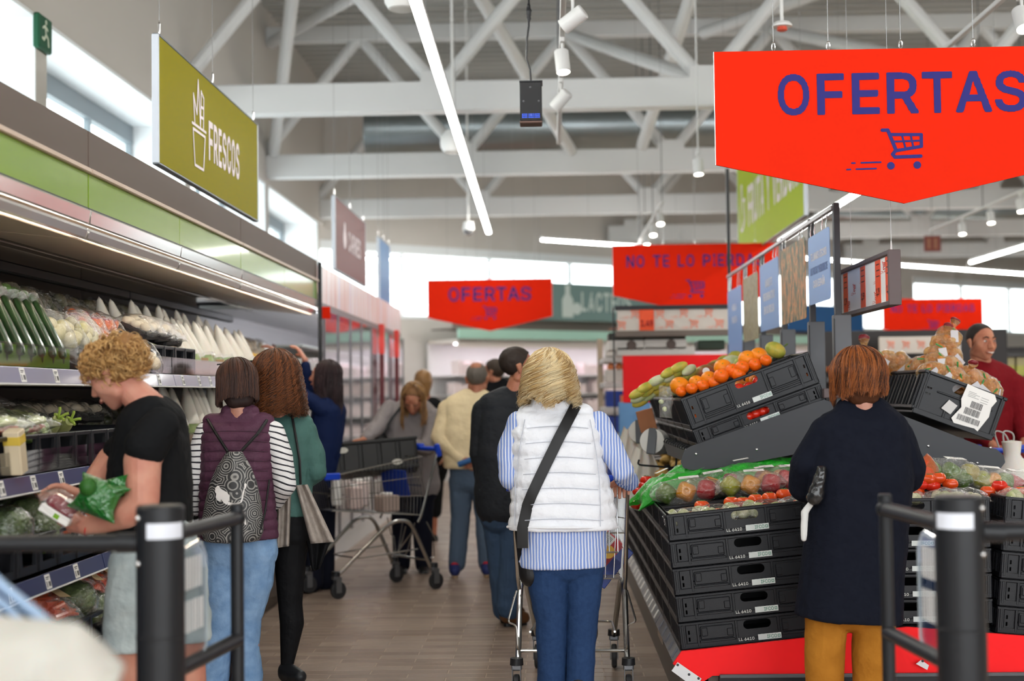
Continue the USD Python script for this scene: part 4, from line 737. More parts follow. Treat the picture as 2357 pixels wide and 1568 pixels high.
for i, (px, py, r, m, nm) in enumerate([(1564, 893, .046, ORG, 0), (1603, 886, .038, ORG, 0), (1632, 877, .04, ORG, 0), (1664, 851, .044, ORG, 0), (1721, 832, .046, ORG, 0), (1746, 824, .043, ORG, 0), (1660, 870, .036, MAND, 1), (1686, 858, .036, MAND, 1), (1708, 850, .034, MAND, 1), (1738, 844, .032, MAND, 1), (1763, 834, .028, MAND, 1), (1568, 906, .026, MAND, 1), (1592, 899, .028, MAND, 1), (1618, 893, .03, MAND, 1), (1700, 866, .034, MAND, 1), (1645, 886, .03, MAND, 1)]):
    Y = 7.62 if m is ORG else 7.52+.03*(i % 2)
    orange('orange' if not nm else 'mandarin', f'{("mandarin", "large orange")[m is ORG]} in the tilted crate, {OD[i if not nm else i-6]} {"of the large ones" if not nm else "of the small ones"} from the low left end', W(px, py, Y)+np.array([0, 0, .01]), r*1.12, m, None)
for i in range(14):
    k, j = i % 7, i//7; c = (CU@T(0, 0, .1)@np.array([-.27+k*.09, .02+j*.12, .1+.02*((i*7) % 3)/2, 1]))[:3]; orange('orange', f'orange deeper in the tilted crate, {OD[i]} of the inner layer', c, .044, ORG, 'inner oranges')
for i in range(10): c = (CU@T(0, 0, .1)@np.array([-.3+i*.066, -.185, .05, 1]))[:3]; orange('mandarin', f'mandarin against the crate slots, {OD[i]} from the low end', c, .031, MAND, None)
for i in range(6): c = (CU@np.array([-.09+i*.04, -.18, .06, 1]))[:3]; orange('mandarin', f'red fruit in the lower tilted crate handle hole, {OD[i]} from the left', c, .03, TOMR, None)
for i in range(5): c = (CU@T(0, 0, .1)@np.array([-.1+i*.055, -.19, .1+.012*(i % 2), 1]))[:3]; orange('mandarin', f'red-orange fruit seen through the crate handle hole, {OD[i]} from the left', c, .032, TOMR, None)
MEL = pm('melon_net', (150, 158, 62), .4, col2=(196, 172, 70), scale=16); MANGO = pm('mango_skin', (110, 112, 48), .35, col2=(150, 70, 50), scale=7); PALE = pm('pale_fruit', (196, 196, 170), .4, col2=(168, 180, 120), scale=14)
for i, M2 in enumerate(UC):
    for k in range(8):
        m = [MEL, PALE, MANGO, MEL][i] if k % 3 else (PALE if i == 0 else MEL); c = (M2@np.array([-.3+k*.085, rp.uniform(-.16, .1), .165+rp.uniform(0, .07), 1]))[:3]
        o = thing('melon' if m is not MANGO else 'mango', f'{("yellow-green netted fruit", "pale netted fruit", "dark mango", "yellow fruit")[i]} in the {("second", "third", "fourth", "fifth")[i]} tilted crate row, {OD[k]} from the low end', 'fruit', c, None)
        obj('fruit', tf(ball((0, 0, 0), (.062, .045, .045), 3), T(*c)@R(rp.uniform(-40, 40), 'z')@R(rp.uniform(-30, 30), 'y')), m, o, smooth=True); obj('stem', cyl(c+[.05, 0, .02], c+[.07, 0, .035], .005, 6), STEM, o)
for k, (px, py, rz) in enumerate(((1492, 912, 20), (1518, 896, -10), (1545, 878, 30), (1568, 866, 0), (1592, 872, 40), (1475, 925, 10))):
    c = W(px, py, 8.0); o = thing('netted_fruit', f'blurred yellow-green netted fruit behind the oranges, {OD[k]} of six', 'fruit', c, None)
    for j in range(3): obj('fruit', tf(ball((0, 0, 0), (.055, .026, .026), 3), T(*(c+np.array([-.01*j, -.03*j, .024*j])))@R(rz, 'z')@R(-25, 'y')), MEL if (j+k) % 3 else PALE, o, smooth=True)
c = W(1625, 858, 7.9); o = thing('mango', 'green mango with white sticker behind the oranges', 'fruit', c); obj('fruit', ball(c, (.055, .045, .045), 3), MANGO, o, smooth=True); obj('sticker', tf(lathe([(0, 0), (.02, 0), (.02, .002), (0, .002)], 16), T(*(c+[-.004, -.044, .008]))@R(85, 'x')), PAPER, o)
b = bag('film_bag', 'crumpled clear film hanging over the left corner of the orange crate', T(*W(1532, 925, 7.42))@R(75, 'x')@R(20, 'y'), (.07, .17, .05), PALE, n=2, r=.014, seed=7, cat='film')
# top of the lower stacks
ZT = 5*.1235+.003
def top(side, y, x, dy, dz): return (MS(side, y, 0)@np.array([x, dy, ZT+dz, 1]))[:3]
for i, x in enumerate((-.26, -.13, 0, .13, .26)):
    bag('clear_vegetable_bag', f'shiny clear bag of pale greens in the front top crate, {OD[i]} from the left', T(*top(-1, ROWS[0], x, -.12, -.04))@R(-TILT, 'y')@R(12, 'x'), (.2, .16, .07), pm('pale_greens', (150, 158, 96), .5, col2=(196, 190, 160), scale=16), n=7, r=.03, seed=11+i)
for i, (px, py) in enumerate(((1615, 1172), (1683, 1163), (1710, 1164), (1740, 1157), (1772, 1153), (1805, 1145))):
    orange('tomato', f'orange tomato between the clear bags and the pepper packs, {OD[i]} from the left', W(px, py, 6.75)+np.array([0, 0, .014]), .037, TOM, None, i)
for i in range(9): orange('tomato', f'tomato lying deeper in the front crate, {OD[i]} from the left', top(-1, ROWS[0], -.3+i*.075, .1, -.055), .034, TOM, None, i)
PK = [('green', 'yellow', 'red'), ('lime', 'yellow', 'red'), ('green', 'yellow', 'red'), ('green', 'red', 'yellow')]
for i, (x, dy, cols) in enumerate(((-.2, -.1, PK[0]), (.12, -.1, PK[1]), (.31, -.02, ('yellow', 'red', 'red')), (-.05, .08, PK[2]), (.2, .09, PK[3]))):
    pepper_pack(f'film-wrapped pack of three peppers in the second crate, {("left front", "middle front", "right front", "left rear", "right rear")[i]} one', T(*top(-1, ROWS[1], x, dy, -.01))@R(-TILT+rp.uniform(-4, 4), 'y')@R(rp.uniform(-6, 6), 'z'), cols, 31+i)
GNET = film('green_net', (90, 220, 80), .8, .35, (60, .4), (36, 190, 44), .6); GIN = pm('pale_pear', (122, 158, 50), .45, col2=(150, 172, 80), scale=9); PGR = pm('pale_green_card', (140, 196, 150), .5)
def spiky(w, h, t, seed):
    m = pillow(w, h, t, seed, 30, .006); v = m.vertices.copy(); k = np.clip(np.abs(v[:, 0]/(w/2))*np.abs(v[:, 1]/(h/2)), 0, 1)**2; v[:, 0] *= 1+.45*k; v[:, 2] += k*.03*np.sign(v[:, 0]); m.vertices = v; return m
for i, (px, py, Y, w, rz, ry) in enumerate(((1592, 1094, 7.5, .3, 12, -8), (1528, 1124, 7.38, .27, 24, -16), (1672, 1088, 7.55, .3, -6, -6), (1742, 1080, 7.5, .28, 4, 2), (1700, 1098, 7.36, .29, 8, -4))):
    M2 = T(*W(px, py, Y))@R(-TILT+ry, 'y')@R(rz, 'z')@R(8, 'x'); t = thing('green_net_bag', f'green net bag of pears on the third crate, {("upper left", "left, hanging over the edge", "middle", "right", "front right")[i]} one', 'net bag', M=M2)
    obj('pear', lumps(7, (w*.28, .05, .025), .033, 50+i), GIN, t); obj('net', rough(spiky(w*1.12, .18, .13, 60+i), .012, 22, i), GNET, t, smooth=True); obj('band', tf(pillow(w*.5, .028, .012, 70+i, 12, .003), T(.02, .02, .047)), PGR, t, smooth=True); obj('card_label', tf(rbx(w*.28, .02, .002, .0006), T(.03, .022, .084)), PAPER, t, smooth=False)
for i, (px, py) in enumerate(((1484, 1118), (1470, 1132), (1488, 1106), (1466, 1162))): orange('tomato', f'red tomato on the vine at the aisle edge beside the white bags, {OD[i]} from above', W(px, py, 7.6), .034, TOMR, None, i)
for i in range(12):
    y = ROWS[4+i//2] if 4+i//2 < 12 else ROWS[-1]; c = top(-1, y, -.2+.25*(i % 2), 0, .0); o = thing('potato_bag', f'net of yellow potatoes under the arms, {OD[i]} along the aisle', 'vegetable bag', c, None)
    obj('potato', cat_([ball(c+np.array([rp.uniform(-.08, .08), rp.uniform(-.08, .08), rp.uniform(0, .05)]), (.045, .035, .032), 2) for k in range(6)]), pm('potato', (206, 166, 92), .5, col2=(190, 150, 80), scale=12), o); obj('tie', cyl(c+[0, 0, .06], c+[0, 0, .1], .008, 6), pm('potato', (206, 166, 92)), o)
# right stack
def topA(x, dy, dz): return np.array([1.62+x, 6.735+dy, .368+ZT*.92+dz])
for i, (px, py, m, s) in enumerate(((2110, 1134, TOM, 0), (2140, 1104, TOM, 1), (2146, 1118, TOMR, 2), (2118, 1116, TOMR, 0), (2188, 1114, TOM, 0), (2160, 1100, TOM, 1), (2274, 1131, TOM, 0), (2312, 1130, TOM, 0), (2300, 1118, TOMR, 0), (2350, 1133, TOM, 0))):
    orange('tomato', f'tomato right of the navy coat, {OD[i]} counted from the coat', W(px, py, 6.75), .036, m, None, i)
c = W(2135, 1090, 6.95); t = thing('tomato_bag', 'net bag of red tomatoes standing beside the navy coat', 'vegetable bag', c); obj('tomato', cat_([ball(c+np.array(p), .034, 2) for p in ((0, 0, 0), (.03, .0, -.04), (-.035, 0, -.04), (0, .03, .03))]), TOM, t); obj('net', rough(lathe([(0, .1), (.02, .08), (.05, .03), (.07, -.05), (0, -.08)], 20, c), .006, 30), film('orange_net', (255, 170, 110), .8, .3, (60, .5), (236, 120, 40), .3), t)
for i, (px, py, rz, cols) in enumerate(((2185, 1088, 10, ('green', 'green', 'lime')), (2262, 1108, -4, ('green', 'lime', 'green')), (2330, 1116, 4, ('yellow', 'red', 'red')))):
    pepper_pack(f'film-wrapped pepper pack right of the navy coat, {OD[i]} from the coat', T(*(W(px, py, 7.0)-[0, 0, .05]))@R(TILT, 'y')@R(rz, 'z'), cols, 41+i, None)
for i, x in enumerate((-.2, .0, .2, .28)): bag('clear_vegetable_bag', f'crinkled clear bag on the stack behind the navy coat, {OD[i]} from the left', T(*topA(x, -.13, -.01))@R(10, 'x'), (.2, .15, .06), pm('pale_greens', (150, 158, 96)), n=6, r=.026, seed=81+i)
for i, x in enumerate((-.25, -.08, .1)): bag('clear_vegetable_bag', f'crinkled clear bag in the top crate at the right edge, {OD[i]} from the left', T(*top(1, ROWS[0], x, -.13, -.01))@R(TILT, 'y')@R(10, 'x'), (.2, .15, .06), pm('pale_greens', (150, 158, 96)), n=6, r=.026, seed=91+i)
# onions
ONI = pm('onion_skin', (190, 126, 58), .35, coat=.3, col2=(160, 92, 40), scale=5, stretch=(3, 3, .6)); GOLD = film('onion_film', (255, 226, 170), .5, .16, (40, 1.0), (222, 170, 90), .3); MAR = pm('onion_tie', (112, 26, 34), .4); GLB = pm('green_print', (58, 130, 60), .5)
def onion_bag(label, M, seed, tie=True, tag_=True):
    t = thing('onion_bag', label, 'onion bag', M=M); g = random.Random(seed)
    for k in range(5): c = np.array([(-.06, 0, 0), (.05, .01, .0), (0, -.03, .05), (-.02, .03, -.04), (.03, -.02, -.045)][k])+[g.uniform(-.01, .01)]*3; obj('onion', ball(c, (.042, .04, .037), 2), ONI, t, smooth=True)
    obj('film', rough(ball((0, 0, 0), (.125, .08, .095), 4), .022, 14, seed), GOLD, t, smooth=True)
    if tie: obj('twisted_end', rough(lathe([(.0, .17), (.045, .16), (.02, .1), (.05, .07), (0, .05)], 16), .008, 40, seed), GOLD, t); obj('tie', rough(ball((0, 0, .165), (.045, .02, .03), 2), .008, 30, seed), MAR, t)
    if tag_: obj('paper_label', tf(rbx(.07, .002, .11, .0006), T(.02, -.092, .0)@R(-10, 'x')@R(g.uniform(-40, 40), 'y')), pm('label_silver', (196, 194, 196), .45), t, smooth=False); obj('green_band', tf(rbx(.07, .01, .014, .003), T(-.02, -.06, .07)@R(20, 'y')), GLB, t, smooth=False)
    return t
OB = [(2140, 858, 7.62, 20, -30), (2172, 866, 7.6, 10, 40), (2205, 876, 7.58, 40, 60), (2240, 888, 7.58, 10, 90), (2272, 902, 7.56, 30, 120), (2128, 842, 7.8, 0, -20), (2158, 838, 7.75, 0, 30), (2192, 850, 7.72, 30, 70), (2226, 864, 7.72, 50, 10), (2255, 880, 7.75, 20, 50), (2160, 815, 7.85, 0, 10), (2190, 830, 7.85, 20, -50), (2172, 792, 7.88, 0, 16), (2184, 776, 7.92, -10, 26), (2110, 848, 8.0, 0, -50), (2280, 898, 7.8, 0, 70)]
for i, (px, py, Y, rx, ry) in enumerate(OB): onion_bag(f'golden bag of onions heaped in the barcode crate, {OD[i]} of the heap', T(*W(px, py, Y))@R(ry, 'y')@R(rx, 'x')@SC(.62, .62, .62), 100+i, i in (3, 8, 12, 13), i not in (12,))
for i, (px, py) in enumerate(((1990, 828), (2020, 838), (2050, 842), (2075, 848), (2005, 846))): onion_bag(f'blurred bag of onions in the rear crate, {OD[i]} from the posts', T(*W(px, py, 8.25))@R(30*i, 'y')@SC(.75, .75, .75), 120+i, i == 0, i % 2 == 1)
# ---- chilled shelves at the left
CUC = pm('cucumber', (28, 50, 26), .2, coat=.8, bump=(40, .3, .01), col2=(50, 78, 42), scale=12, stretch=(6, 6, .8)); BOXG = pm('box_green', (112, 160, 28), .5); CARD = pm('cardboard', (190, 156, 120), .7); CARDR = pm('cardboard_red', (176, 60, 76), .6)
CAR = pm('carrot', (226, 96, 30), .3, coat=.5, col2=(206, 70, 20), scale=10); CARR = pm('carrot_red', (210, 66, 26), .25, coat=.6, col2=(232, 110, 60), scale=12); BRO = pm('broccoli', (54, 72, 42), .3, coat=.7, bump=(90, .8, .01), col2=(88, 108, 60), scale=16); LET = pm('lettuce', (120, 150, 60), .4, col2=(196, 206, 150), scale=14); CABB = pm('pale_cabbage', (222, 210, 172), .4, col2=(190, 180, 120), scale=9)
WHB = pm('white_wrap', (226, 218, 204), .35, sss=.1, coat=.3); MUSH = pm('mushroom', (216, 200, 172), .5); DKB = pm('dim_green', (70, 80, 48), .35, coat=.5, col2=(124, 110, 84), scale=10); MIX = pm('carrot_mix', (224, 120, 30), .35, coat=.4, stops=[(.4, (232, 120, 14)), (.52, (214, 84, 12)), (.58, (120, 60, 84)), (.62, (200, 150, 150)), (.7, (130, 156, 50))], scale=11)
LEEKW = pm('leek', (206, 208, 150), .35, col2=(168, 184, 100), scale=20, stretch=(1, 1, 6)); ROOT = pm('carrot_root', (176, 92, 62), .4); YEL = pm('yellow_veg', (226, 176, 50), .4); HERB = pm('herb_green', (44, 88, 22), .5, col2=(78, 126, 36), scale=20)
LV = {'top': 'top shelf', 'mid': 'middle shelf', 'low': 'lower shelf', 'base': 'bottom deck'}
C_ = None
def up(v): return trimesh.geometry.align_vectors([0, 0, 1], np.array(v, float)/np.linalg.norm(v))
t0 = None
for i in range(19):
    M2 = T(-2.03-.035*(i % 2), 4.7+i*.056, 1.715)@up((-.5, .32+.03*(i % 3), .75)); lab = f'wrapped cucumber leaning in the green box on the top shelf, {OD[i]} from the left'
    if t0 is None:
        t0 = thing('cucumber', lab, 'cucumber', M=M2, group='wrapped cucumbers in the green box'); obj('fruit', lathe([(0, -.15), (.012, -.148), (.02, -.125), (.021, 0), (.02, .115), (.011, .146), (0, .15)], 14), CUC, t0)
        obj('wrap_end', rough(lathe([(.008, .145), (.022, .165), (.026, .178), (.004, .152)], 14), .006, 70), FILM2, t0)
    else: dup(t0, M2, lab)
t = thing('green_box', 'bright green cardboard box holding the cucumbers on the top shelf', 'box', (-2.0, 5.2, 1.555)); obj('front', rbx(.006, 1.16, .075, .001, (-1.975, 5.2, 1.598)), BOXG, t, smooth=False); obj('side', ext(Polygon([(0, 0), (-.3, 0), (-.3, .2), (-.04, .085), (0, .075)]), .006, frame((-1.972, 5.785, 1.558), (1, 0, 0), (0, 0, 1))), BOXG, t, smooth=False); obj('base', rbx(.3, 1.16, .006, .001, (-2.12, 5.2, 1.558)), BOXG, t, smooth=False)
for k in range(9): obj('cut_out', tf(lathe([(0, 0), (.018, 0), (.018, .001), (0, .001)], 12), T(-1.9715, 4.75+k*.12, 1.6)@R(90, 'y')@SC(1.5, .6, 1)), pm('cut_dark', (40, 50, 30), .5), t, smooth=False)
seq = []
def lay(kind, M2, lab, **k):
    """one of a kind: the first is built, the rest refer to it"""
    lab = try_words(lab)
    for s in seq:
        if s[0] == kind: return dup(s[1], M2, lab)
    p = KIND[kind](M2, lab); seq.append((kind, p)); return p
def k_bag(col, size=(.2, .2, .09), n=9, r=.03, card=None, nm='vegetable_bag', ct='vegetable'): return lambda M2, lab: bag(nm, lab, M2, size, col, n=n, r=r, seed=rp.randrange(1000), card=card, cont=ct)
def k_carrot(col): 
    def f(M2, lab):
        t = thing('carrot_bag', lab, 'carrot bag', M=M2); g = random.Random(3)
        for k in range(8): y = -.07+k*.02; obj('carrot', tube([(-.09, y, g.uniform(-.02, .02)), (0, y+g.uniform(-.01, .01), g.uniform(0, .03)), (.1, y, g.uniform(-.02, .02))], [.018, .015, .006], 10), col, t)
        obj('film', pillow(.26, .2, .1, 9, 22, .006), FILM2, t, smooth=True); obj('card_label', tf(pillow(.09, .06, .004, 3, 8, .001), T(.03, .01, .055)), pm('card_cream', (222, 196, 150), .5), t); return t
    return f
def k_broc(M2, lab):
    t = thing('broccoli', lab, 'broccoli', M=M2); h = ball((0, 0, 0), (.085, .085, .07), 5); v = h.vertices; k = fbm(v*38, 2, 3); h.vertices = v*(1+.16*(np.abs(k-.5)*2)[:, None])*(1+.12*(noise(v*16, 5)-.5))[:, None]
    obj('head', h, BRO, t, smooth=True); obj('stem', tube([(0, 0, -.03), (.01, 0, -.1)], [.03, .025], 12), STEM, t); obj('film', rough(ball((0, 0, -.01), (.098, .098, .088), 4), .008, 18, 4), FILM, t, smooth=True); return t
def k_cone(M2, lab):
    t = thing('lettuce_bag', lab, 'lettuce bag', M=M2); obj('wrap', rough(lathe([(0, .33), (.012, .31), (.035, .23), (.055, .14), (.06, .1), (.052, .1)], 20), .01, 22, 2), WHB, t); obj('lettuce', rough(lathe([(0, 0), (.04, .0), (.055, .06), (.053, .13), (0, .14)], 18), .01, 30, 3), LET, t); obj('film', rough(lathe([(0, 0), (.045, 0), (.06, .06), (.062, .12)], 18), .006, 30, 3), FILM, t); return t
def k_mush(M2, lab):
    t = thing('mushroom_tray', lab, 'mushroom tray', M=M2); g = random.Random(4); obj('tray', rbx(.16, .22, .05, .012), pm('tray_dark', (44, 42, 42), .4), t, smooth=False)
    for k in range(10): obj('mushroom', ball((-.05+.05*(k % 3), -.08+.045*(k//2.5), .035+g.uniform(0, .015)), (.027, .027, .02), 2), MUSH, t, smooth=True)
    obj('film', tf(pillow(.2, .27, .1, 12, 20, .006), T(0, 0, .03)), FILM2, t, smooth=True); return t
def k_leek(M2, lab):
    t = thing('vegetable_pack', lab, 'vegetable pack', M=M2)
    for k in range(5): obj('leek', tube([(-.03, -.16, .02+k*.004), (-.03, .1, .02)], .016, 10) if 0 else tube([(-.05+k*.025, -.17, .01), (-.05+k*.025, .12, .012)], .015, 10), LEEKW, t)
    for k in range(4): obj('carrot', tube([(-.045+k*.03, -.17, -.02), (-.045+k*.03, .1, -.02), (-.045+k*.03, .16, -.02)], [.014, .016, .008], 10), ROOT, t)
    obj('film', pillow(.2, .4, .1, 22, 24, .005), FILM, t, smooth=True); return t
def k_squash(M2, lab):
    t = thing('squash', lab, 'squash', M=M2); obj('fruit', rough(lathe([(0, -.09), (.02, -.085), (.034, -.03), (.03, .03), (.018, .08), (0, .09)], 18), .003, 20), pm('squash', (188, 196, 120), .4, col2=(206, 206, 150), scale=8), t)
    for k in range(4): obj('stalk', tube([(0, 0, .085), (.02*math.cos(k*1.6), .02*math.sin(k*1.6), .12), (.03*math.cos(k*1.6), .03*math.sin(k*1.6), .125)], .006, 6), pm('stalk_pale', (160, 180, 80), .5), t)
    return t
def k_herb(M2, lab):
    t = thing('leafy_green', lab, 'leafy greens', M=M2); g = random.Random(8)
    for k in range(16):
        a = g.uniform(0, 6.3); r = g.uniform(.02, .1); w = pillow(.1, .07, .004, k, 8, .012); obj('leaf', tf(w, T(r*math.cos(a), r*math.sin(a)*1.4, g.uniform(0, .06))@R(math.degrees(a), 'z')@R(-g.uniform(10, 60), 'y')), HERB, t)
    return t
def k_bin(M2, lab):
    t = thing('shelf_crate', lab, 'crate', M=M2); L, D, h = .40, .56, .135
    fr = sbox(-L/2, 0, L/2, h)
    for x in (-.1, .1): fr = fr.difference(Polygon([(x-.075, h-.015), (x+.075, h-.015), (x+.06, .03), (x-.06, .03)]))
    fm = frame((0, 0, 0), (0, 1, 0), (0, 0, 1))
    obj('front', cat_([ext(fr, .012, fm), rbx(.02, L+.01, .014, .003, (.004, 0, h-.006)), rbx(.022, .014, h, .003, (.006, 0, h/2)), rbx(.022, .014, h, .003, (.006, -L/2, h/2)), rbx(.022, .014, h, .003, (.006, L/2, h/2))]), CRM, t, smooth=False)
    obj('tray', cat_([bx(-D, 0, -L/2, L/2, 0, .008), bx(-D, 0, -L/2, -L/2+.01, 0, h), bx(-D, 0, L/2-.01, L/2, 0, h), bx(-D, -D+.01, -L/2, L/2, 0, h)]), CRM, t, smooth=False); return t
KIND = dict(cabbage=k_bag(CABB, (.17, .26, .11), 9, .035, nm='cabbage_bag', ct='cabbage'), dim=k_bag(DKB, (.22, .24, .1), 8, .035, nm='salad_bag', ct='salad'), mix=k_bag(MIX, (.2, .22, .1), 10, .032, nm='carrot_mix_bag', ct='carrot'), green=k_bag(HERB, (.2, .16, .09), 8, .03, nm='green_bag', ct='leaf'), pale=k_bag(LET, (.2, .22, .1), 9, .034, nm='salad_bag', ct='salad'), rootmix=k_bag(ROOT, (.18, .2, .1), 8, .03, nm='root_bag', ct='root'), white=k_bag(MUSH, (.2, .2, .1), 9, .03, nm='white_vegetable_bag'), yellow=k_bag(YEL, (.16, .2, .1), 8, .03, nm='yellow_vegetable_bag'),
    carrot=k_carrot(CAR), redcarrot=k_carrot(CARR), broc=k_broc, cone=k_cone, mush=k_mush, leek=k_leek, squash=k_squash, herb=k_herb, bin=k_bin)
def row(kind, desc, lv, X, z, y0, y1, step, tilt=35, jit=10, more='', stand=True, base=None):
    y = y0; i = 0
    while y < y1:
        M2 = T(X+rp.uniform(-.02, .02), y, z+rp.uniform(-.01, .01))@R(tilt+rp.uniform(-jit, jit)*.5, 'y')@R(rp.uniform(-jit, jit), 'x')@R(rp.uniform(-jit, jit)*2+(90 if stand else 0), 'z')
        lay(kind, M2, f'{desc} on the {LV[lv]}{more}, {OD[i]} from the near end'); y += step; i += 1
def bins(lv, X, z, y0, n):
    for i in range(n): lay('bin', T(X, y0+i*.412, z), f'black shelf crate on the {LV[lv]} of the chilled cabinets, {OD[i]} from the near end')
# top shelf
row('mix', 'bag of orange carrots high at the back', 'top', -2.5, 1.9, 4.9, 6.0, .19, 60)
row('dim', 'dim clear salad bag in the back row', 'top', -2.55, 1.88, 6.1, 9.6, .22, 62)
row('cabbage', 'bag of pale cabbage beside the green box', 'top', -2.06, 1.7, 5.88, 6.35, .15, 55)
row('green', 'green-topped bag behind the pale cabbage', 'top', -2.28, 1.85, 5.75, 6.3, .2, 50)
row('mix', 'bright orange carrot mix bag', 'top', -2.14, 1.76, 6.42, 6.95, .17, 58, more=' front')
row('white', 'bag of white vegetables under the carrot mix', 'top', -2.0, 1.64, 6.6, 7.0, .17, 50)
bins('top', -1.97, 1.56, 7.16, 2)
row('mush', 'wrapped mushroom tray', 'top', -2.08, 1.76, 7.1, 7.7, .19, 22, 6, stand=False)
t = thing('cardboard_box', 'long cardboard box holding the white lettuce bags on the top shelf', 'box', (-2.0, 8.8, 1.555)); 
for k in range(5): obj('front', rbx(.006, .39, .07, .001, (-1.975, 7.98+k*.4, 1.6)), CARD, t, smooth=False); obj('divider', rbx(.3, .006, .1, .001, (-2.13, 7.785+k*.4, 1.61)), CARD, t, smooth=False)
row('cone', 'pointed white lettuce bag standing in the cardboard box', 'top', -2.04, 1.565, 7.85, 9.75, .13, -16, 5, stand=False)
row('cone', 'pointed white lettuce bag in the rear row', 'top', -2.22, 1.64, 7.2, 9.5, .2, -12, 8, ' back', stand=False)
row('yellow', 'yellow vegetable bag', 'top', -2.05, 1.68, 9.9, 10.5, .19, 50)
row('redcarrot', 'red carrot bag', 'top', -2.05, 1.66, 10.55, 11.0, .2, 40); row('pale', 'pale salad bag', 'top', -2.1, 1.7, 11.05, 11.5, .2, 55)
row('white', 'white vegetable bag in the rear row', 'top', -2.3, 1.8, 9.7, 11.4, .24, 55, more=' back')
# middle shelf
bins('mid', -1.925, 1.165, 4.85, 6)
row('leek', 'clear pack of leeks and carrots', 'mid', -2.05, 1.345, 4.72, 5.4, .17, 14, 5, stand=False); row('rootmix', 'clear bag of reddish roots', 'mid', -2.15, 1.38, 4.9, 5.7, .2, 30); row('pale', 'clear salad bag', 'mid', -2.08, 1.33, 5.42, 5.62, .15, 30)
for i, (y, a) in enumerate(((5.72, 20), (5.86, 5))): lay('squash', T(-2.03, y, 1.315)@R(70, 'x')@R(a, 'z')@R(40, 'y'), f'pale green squash in the black crate on the middle shelf, {("left", "right")[i]} one')
row('mush', 'flat wrapped tray', 'mid', -2.35, 1.345, 5.6, 7.1, .21, 8, 6, more=' back', stand=False)
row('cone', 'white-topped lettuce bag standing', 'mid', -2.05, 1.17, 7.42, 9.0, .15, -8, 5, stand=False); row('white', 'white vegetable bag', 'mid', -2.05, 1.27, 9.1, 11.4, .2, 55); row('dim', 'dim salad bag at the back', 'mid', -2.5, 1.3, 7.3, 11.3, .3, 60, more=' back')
t = thing('cardboard_tray', 'low cardboard tray under the standing lettuce bags of the middle shelf', 'box', (-2.0, 8.2, 1.165))
for k in range(4): obj('front', rbx(.006, .39, .06, .001, (-1.94, 7.55+k*.4, 1.2)), CARD, t, smooth=False)
# lower shelf
row('carrot', 'clear bag of carrots', 'low', -2.05, .9, 4.75, 5.15, .2, 25); bins('low', -1.885, .805, 4.75, 9)
row('redcarrot', 'bag of bright carrots at the back', 'low', -2.2, 1.0, 4.95, 6.1, .19, 45)
for i, (px, py, X) in enumerate(((58, 1186, -1.99), (85, 1215, -1.95), (14, 1212, -1.95), (30, 1160, -2.1))): lay('broc', T(*WX(px, py, X))@R(20*i, 'z'), f'film-wrapped broccoli head on the lower shelf, {("upper", "right", "left", "rear")[i]} of the four')
row('redcarrot', 'clear bag of bright carrots', 'low', -2.0, .93, 5.3, 6.2, .18, 30); row('herb', 'bunch of dark leafy greens', 'low', -2.3, .99, 5.4, 6.4, .2, 20, stand=False); row('pale', 'clear salad bag', 'low', -2.05, .95, 6.3, 8.8, .2, 40); row('white', 'white vegetable bag', 'low', -2.05, .92, 8.9, 11.4, .2, 50)
# bottom deck
bins('base', -1.865, .43, 4.85, 9)
for i, (px, py, X) in enumerate(((165, 1378, -1.95), (120, 1350, -2.05), (205, 1400, -1.93), (90, 1362, -2.1))): lay('broc', T(*WX(px, py, X))@R(50*i, 'z')@SC(1.1, 1.1, 1), f'film-wrapped broccoli head on the bottom deck, {("largest", "rear", "right", "left")[i]} one')
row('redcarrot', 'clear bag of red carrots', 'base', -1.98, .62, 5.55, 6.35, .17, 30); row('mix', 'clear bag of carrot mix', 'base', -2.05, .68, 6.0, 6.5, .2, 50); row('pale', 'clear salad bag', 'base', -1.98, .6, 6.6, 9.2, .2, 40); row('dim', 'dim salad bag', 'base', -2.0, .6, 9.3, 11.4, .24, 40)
# paper cup in the crate, handled greens
c = WX(35, 1040, -1.9); t = thing('paper_pack', 'small cream carton with yellow top leaning on the middle shelf at the left edge', 'carton', c); obj('carton', tf(rbx(.06, .06, .16, .004), T(*c)@R(14, 'x')), pm('carton_cream', (206, 190, 160), .5), t, smooth=False); obj('yellow_band', tf(rbx(.062, .062, .035, .003), T(*c)@R(14, 'x')@T(0, 0, .045)), pm('carton_yellow', (206, 176, 70), .5), t, smooth=False)
# ------------------------------------------------------------------ people
def sph(p, r, n=20):
    m = m3.Manifold.sphere(1.0, n); return m.scale([r]*3 if np.ndim(r) == 0 else list(r)).translate(list(map(float, p)))
def hull(ps): return m3.Manifold.batch_hull([sph(p, r) for p, r in ps])
def chain(ps): return [hull([a, b]) for a, b in zip(ps, ps[1:])]
def solid(ms, fine=.016, it=10, amp=0, freq=9, seed=1, cut=None, quilt=None):
    u = m3.Manifold.batch_boolean(ms, m3.OpType.Add)
    for n, d in (cut or []): u = u.trim_by_plane(list(map(float, n)), float(d))
    m = V(u.refine_to_length(fine)); m.merge_vertices(); trimesh.smoothing.filter_taubin(m, .5, .53, it)
    if amp or quilt:
        n = m.vertex_normals; v = m.vertices; d = np.zeros(len(v))
        if amp: q = v*np.array([freq, freq, freq*1.5]); d += (fbm(q+3*fbm(v*4+seed, 2, seed)[:, None], 3, seed)-.5)*2*amp
        if quilt:
            z0, band, a = quilt; s = np.abs(np.sin(np.pi*(v[:, 2]-z0+.006*np.sin(v[:, 0]*9))/band)); d += a*(s**.45-.7)
        m.vertices = v+n*d[:, None]
    return m
def wrap(ms, **k): return solid(ms, **k)
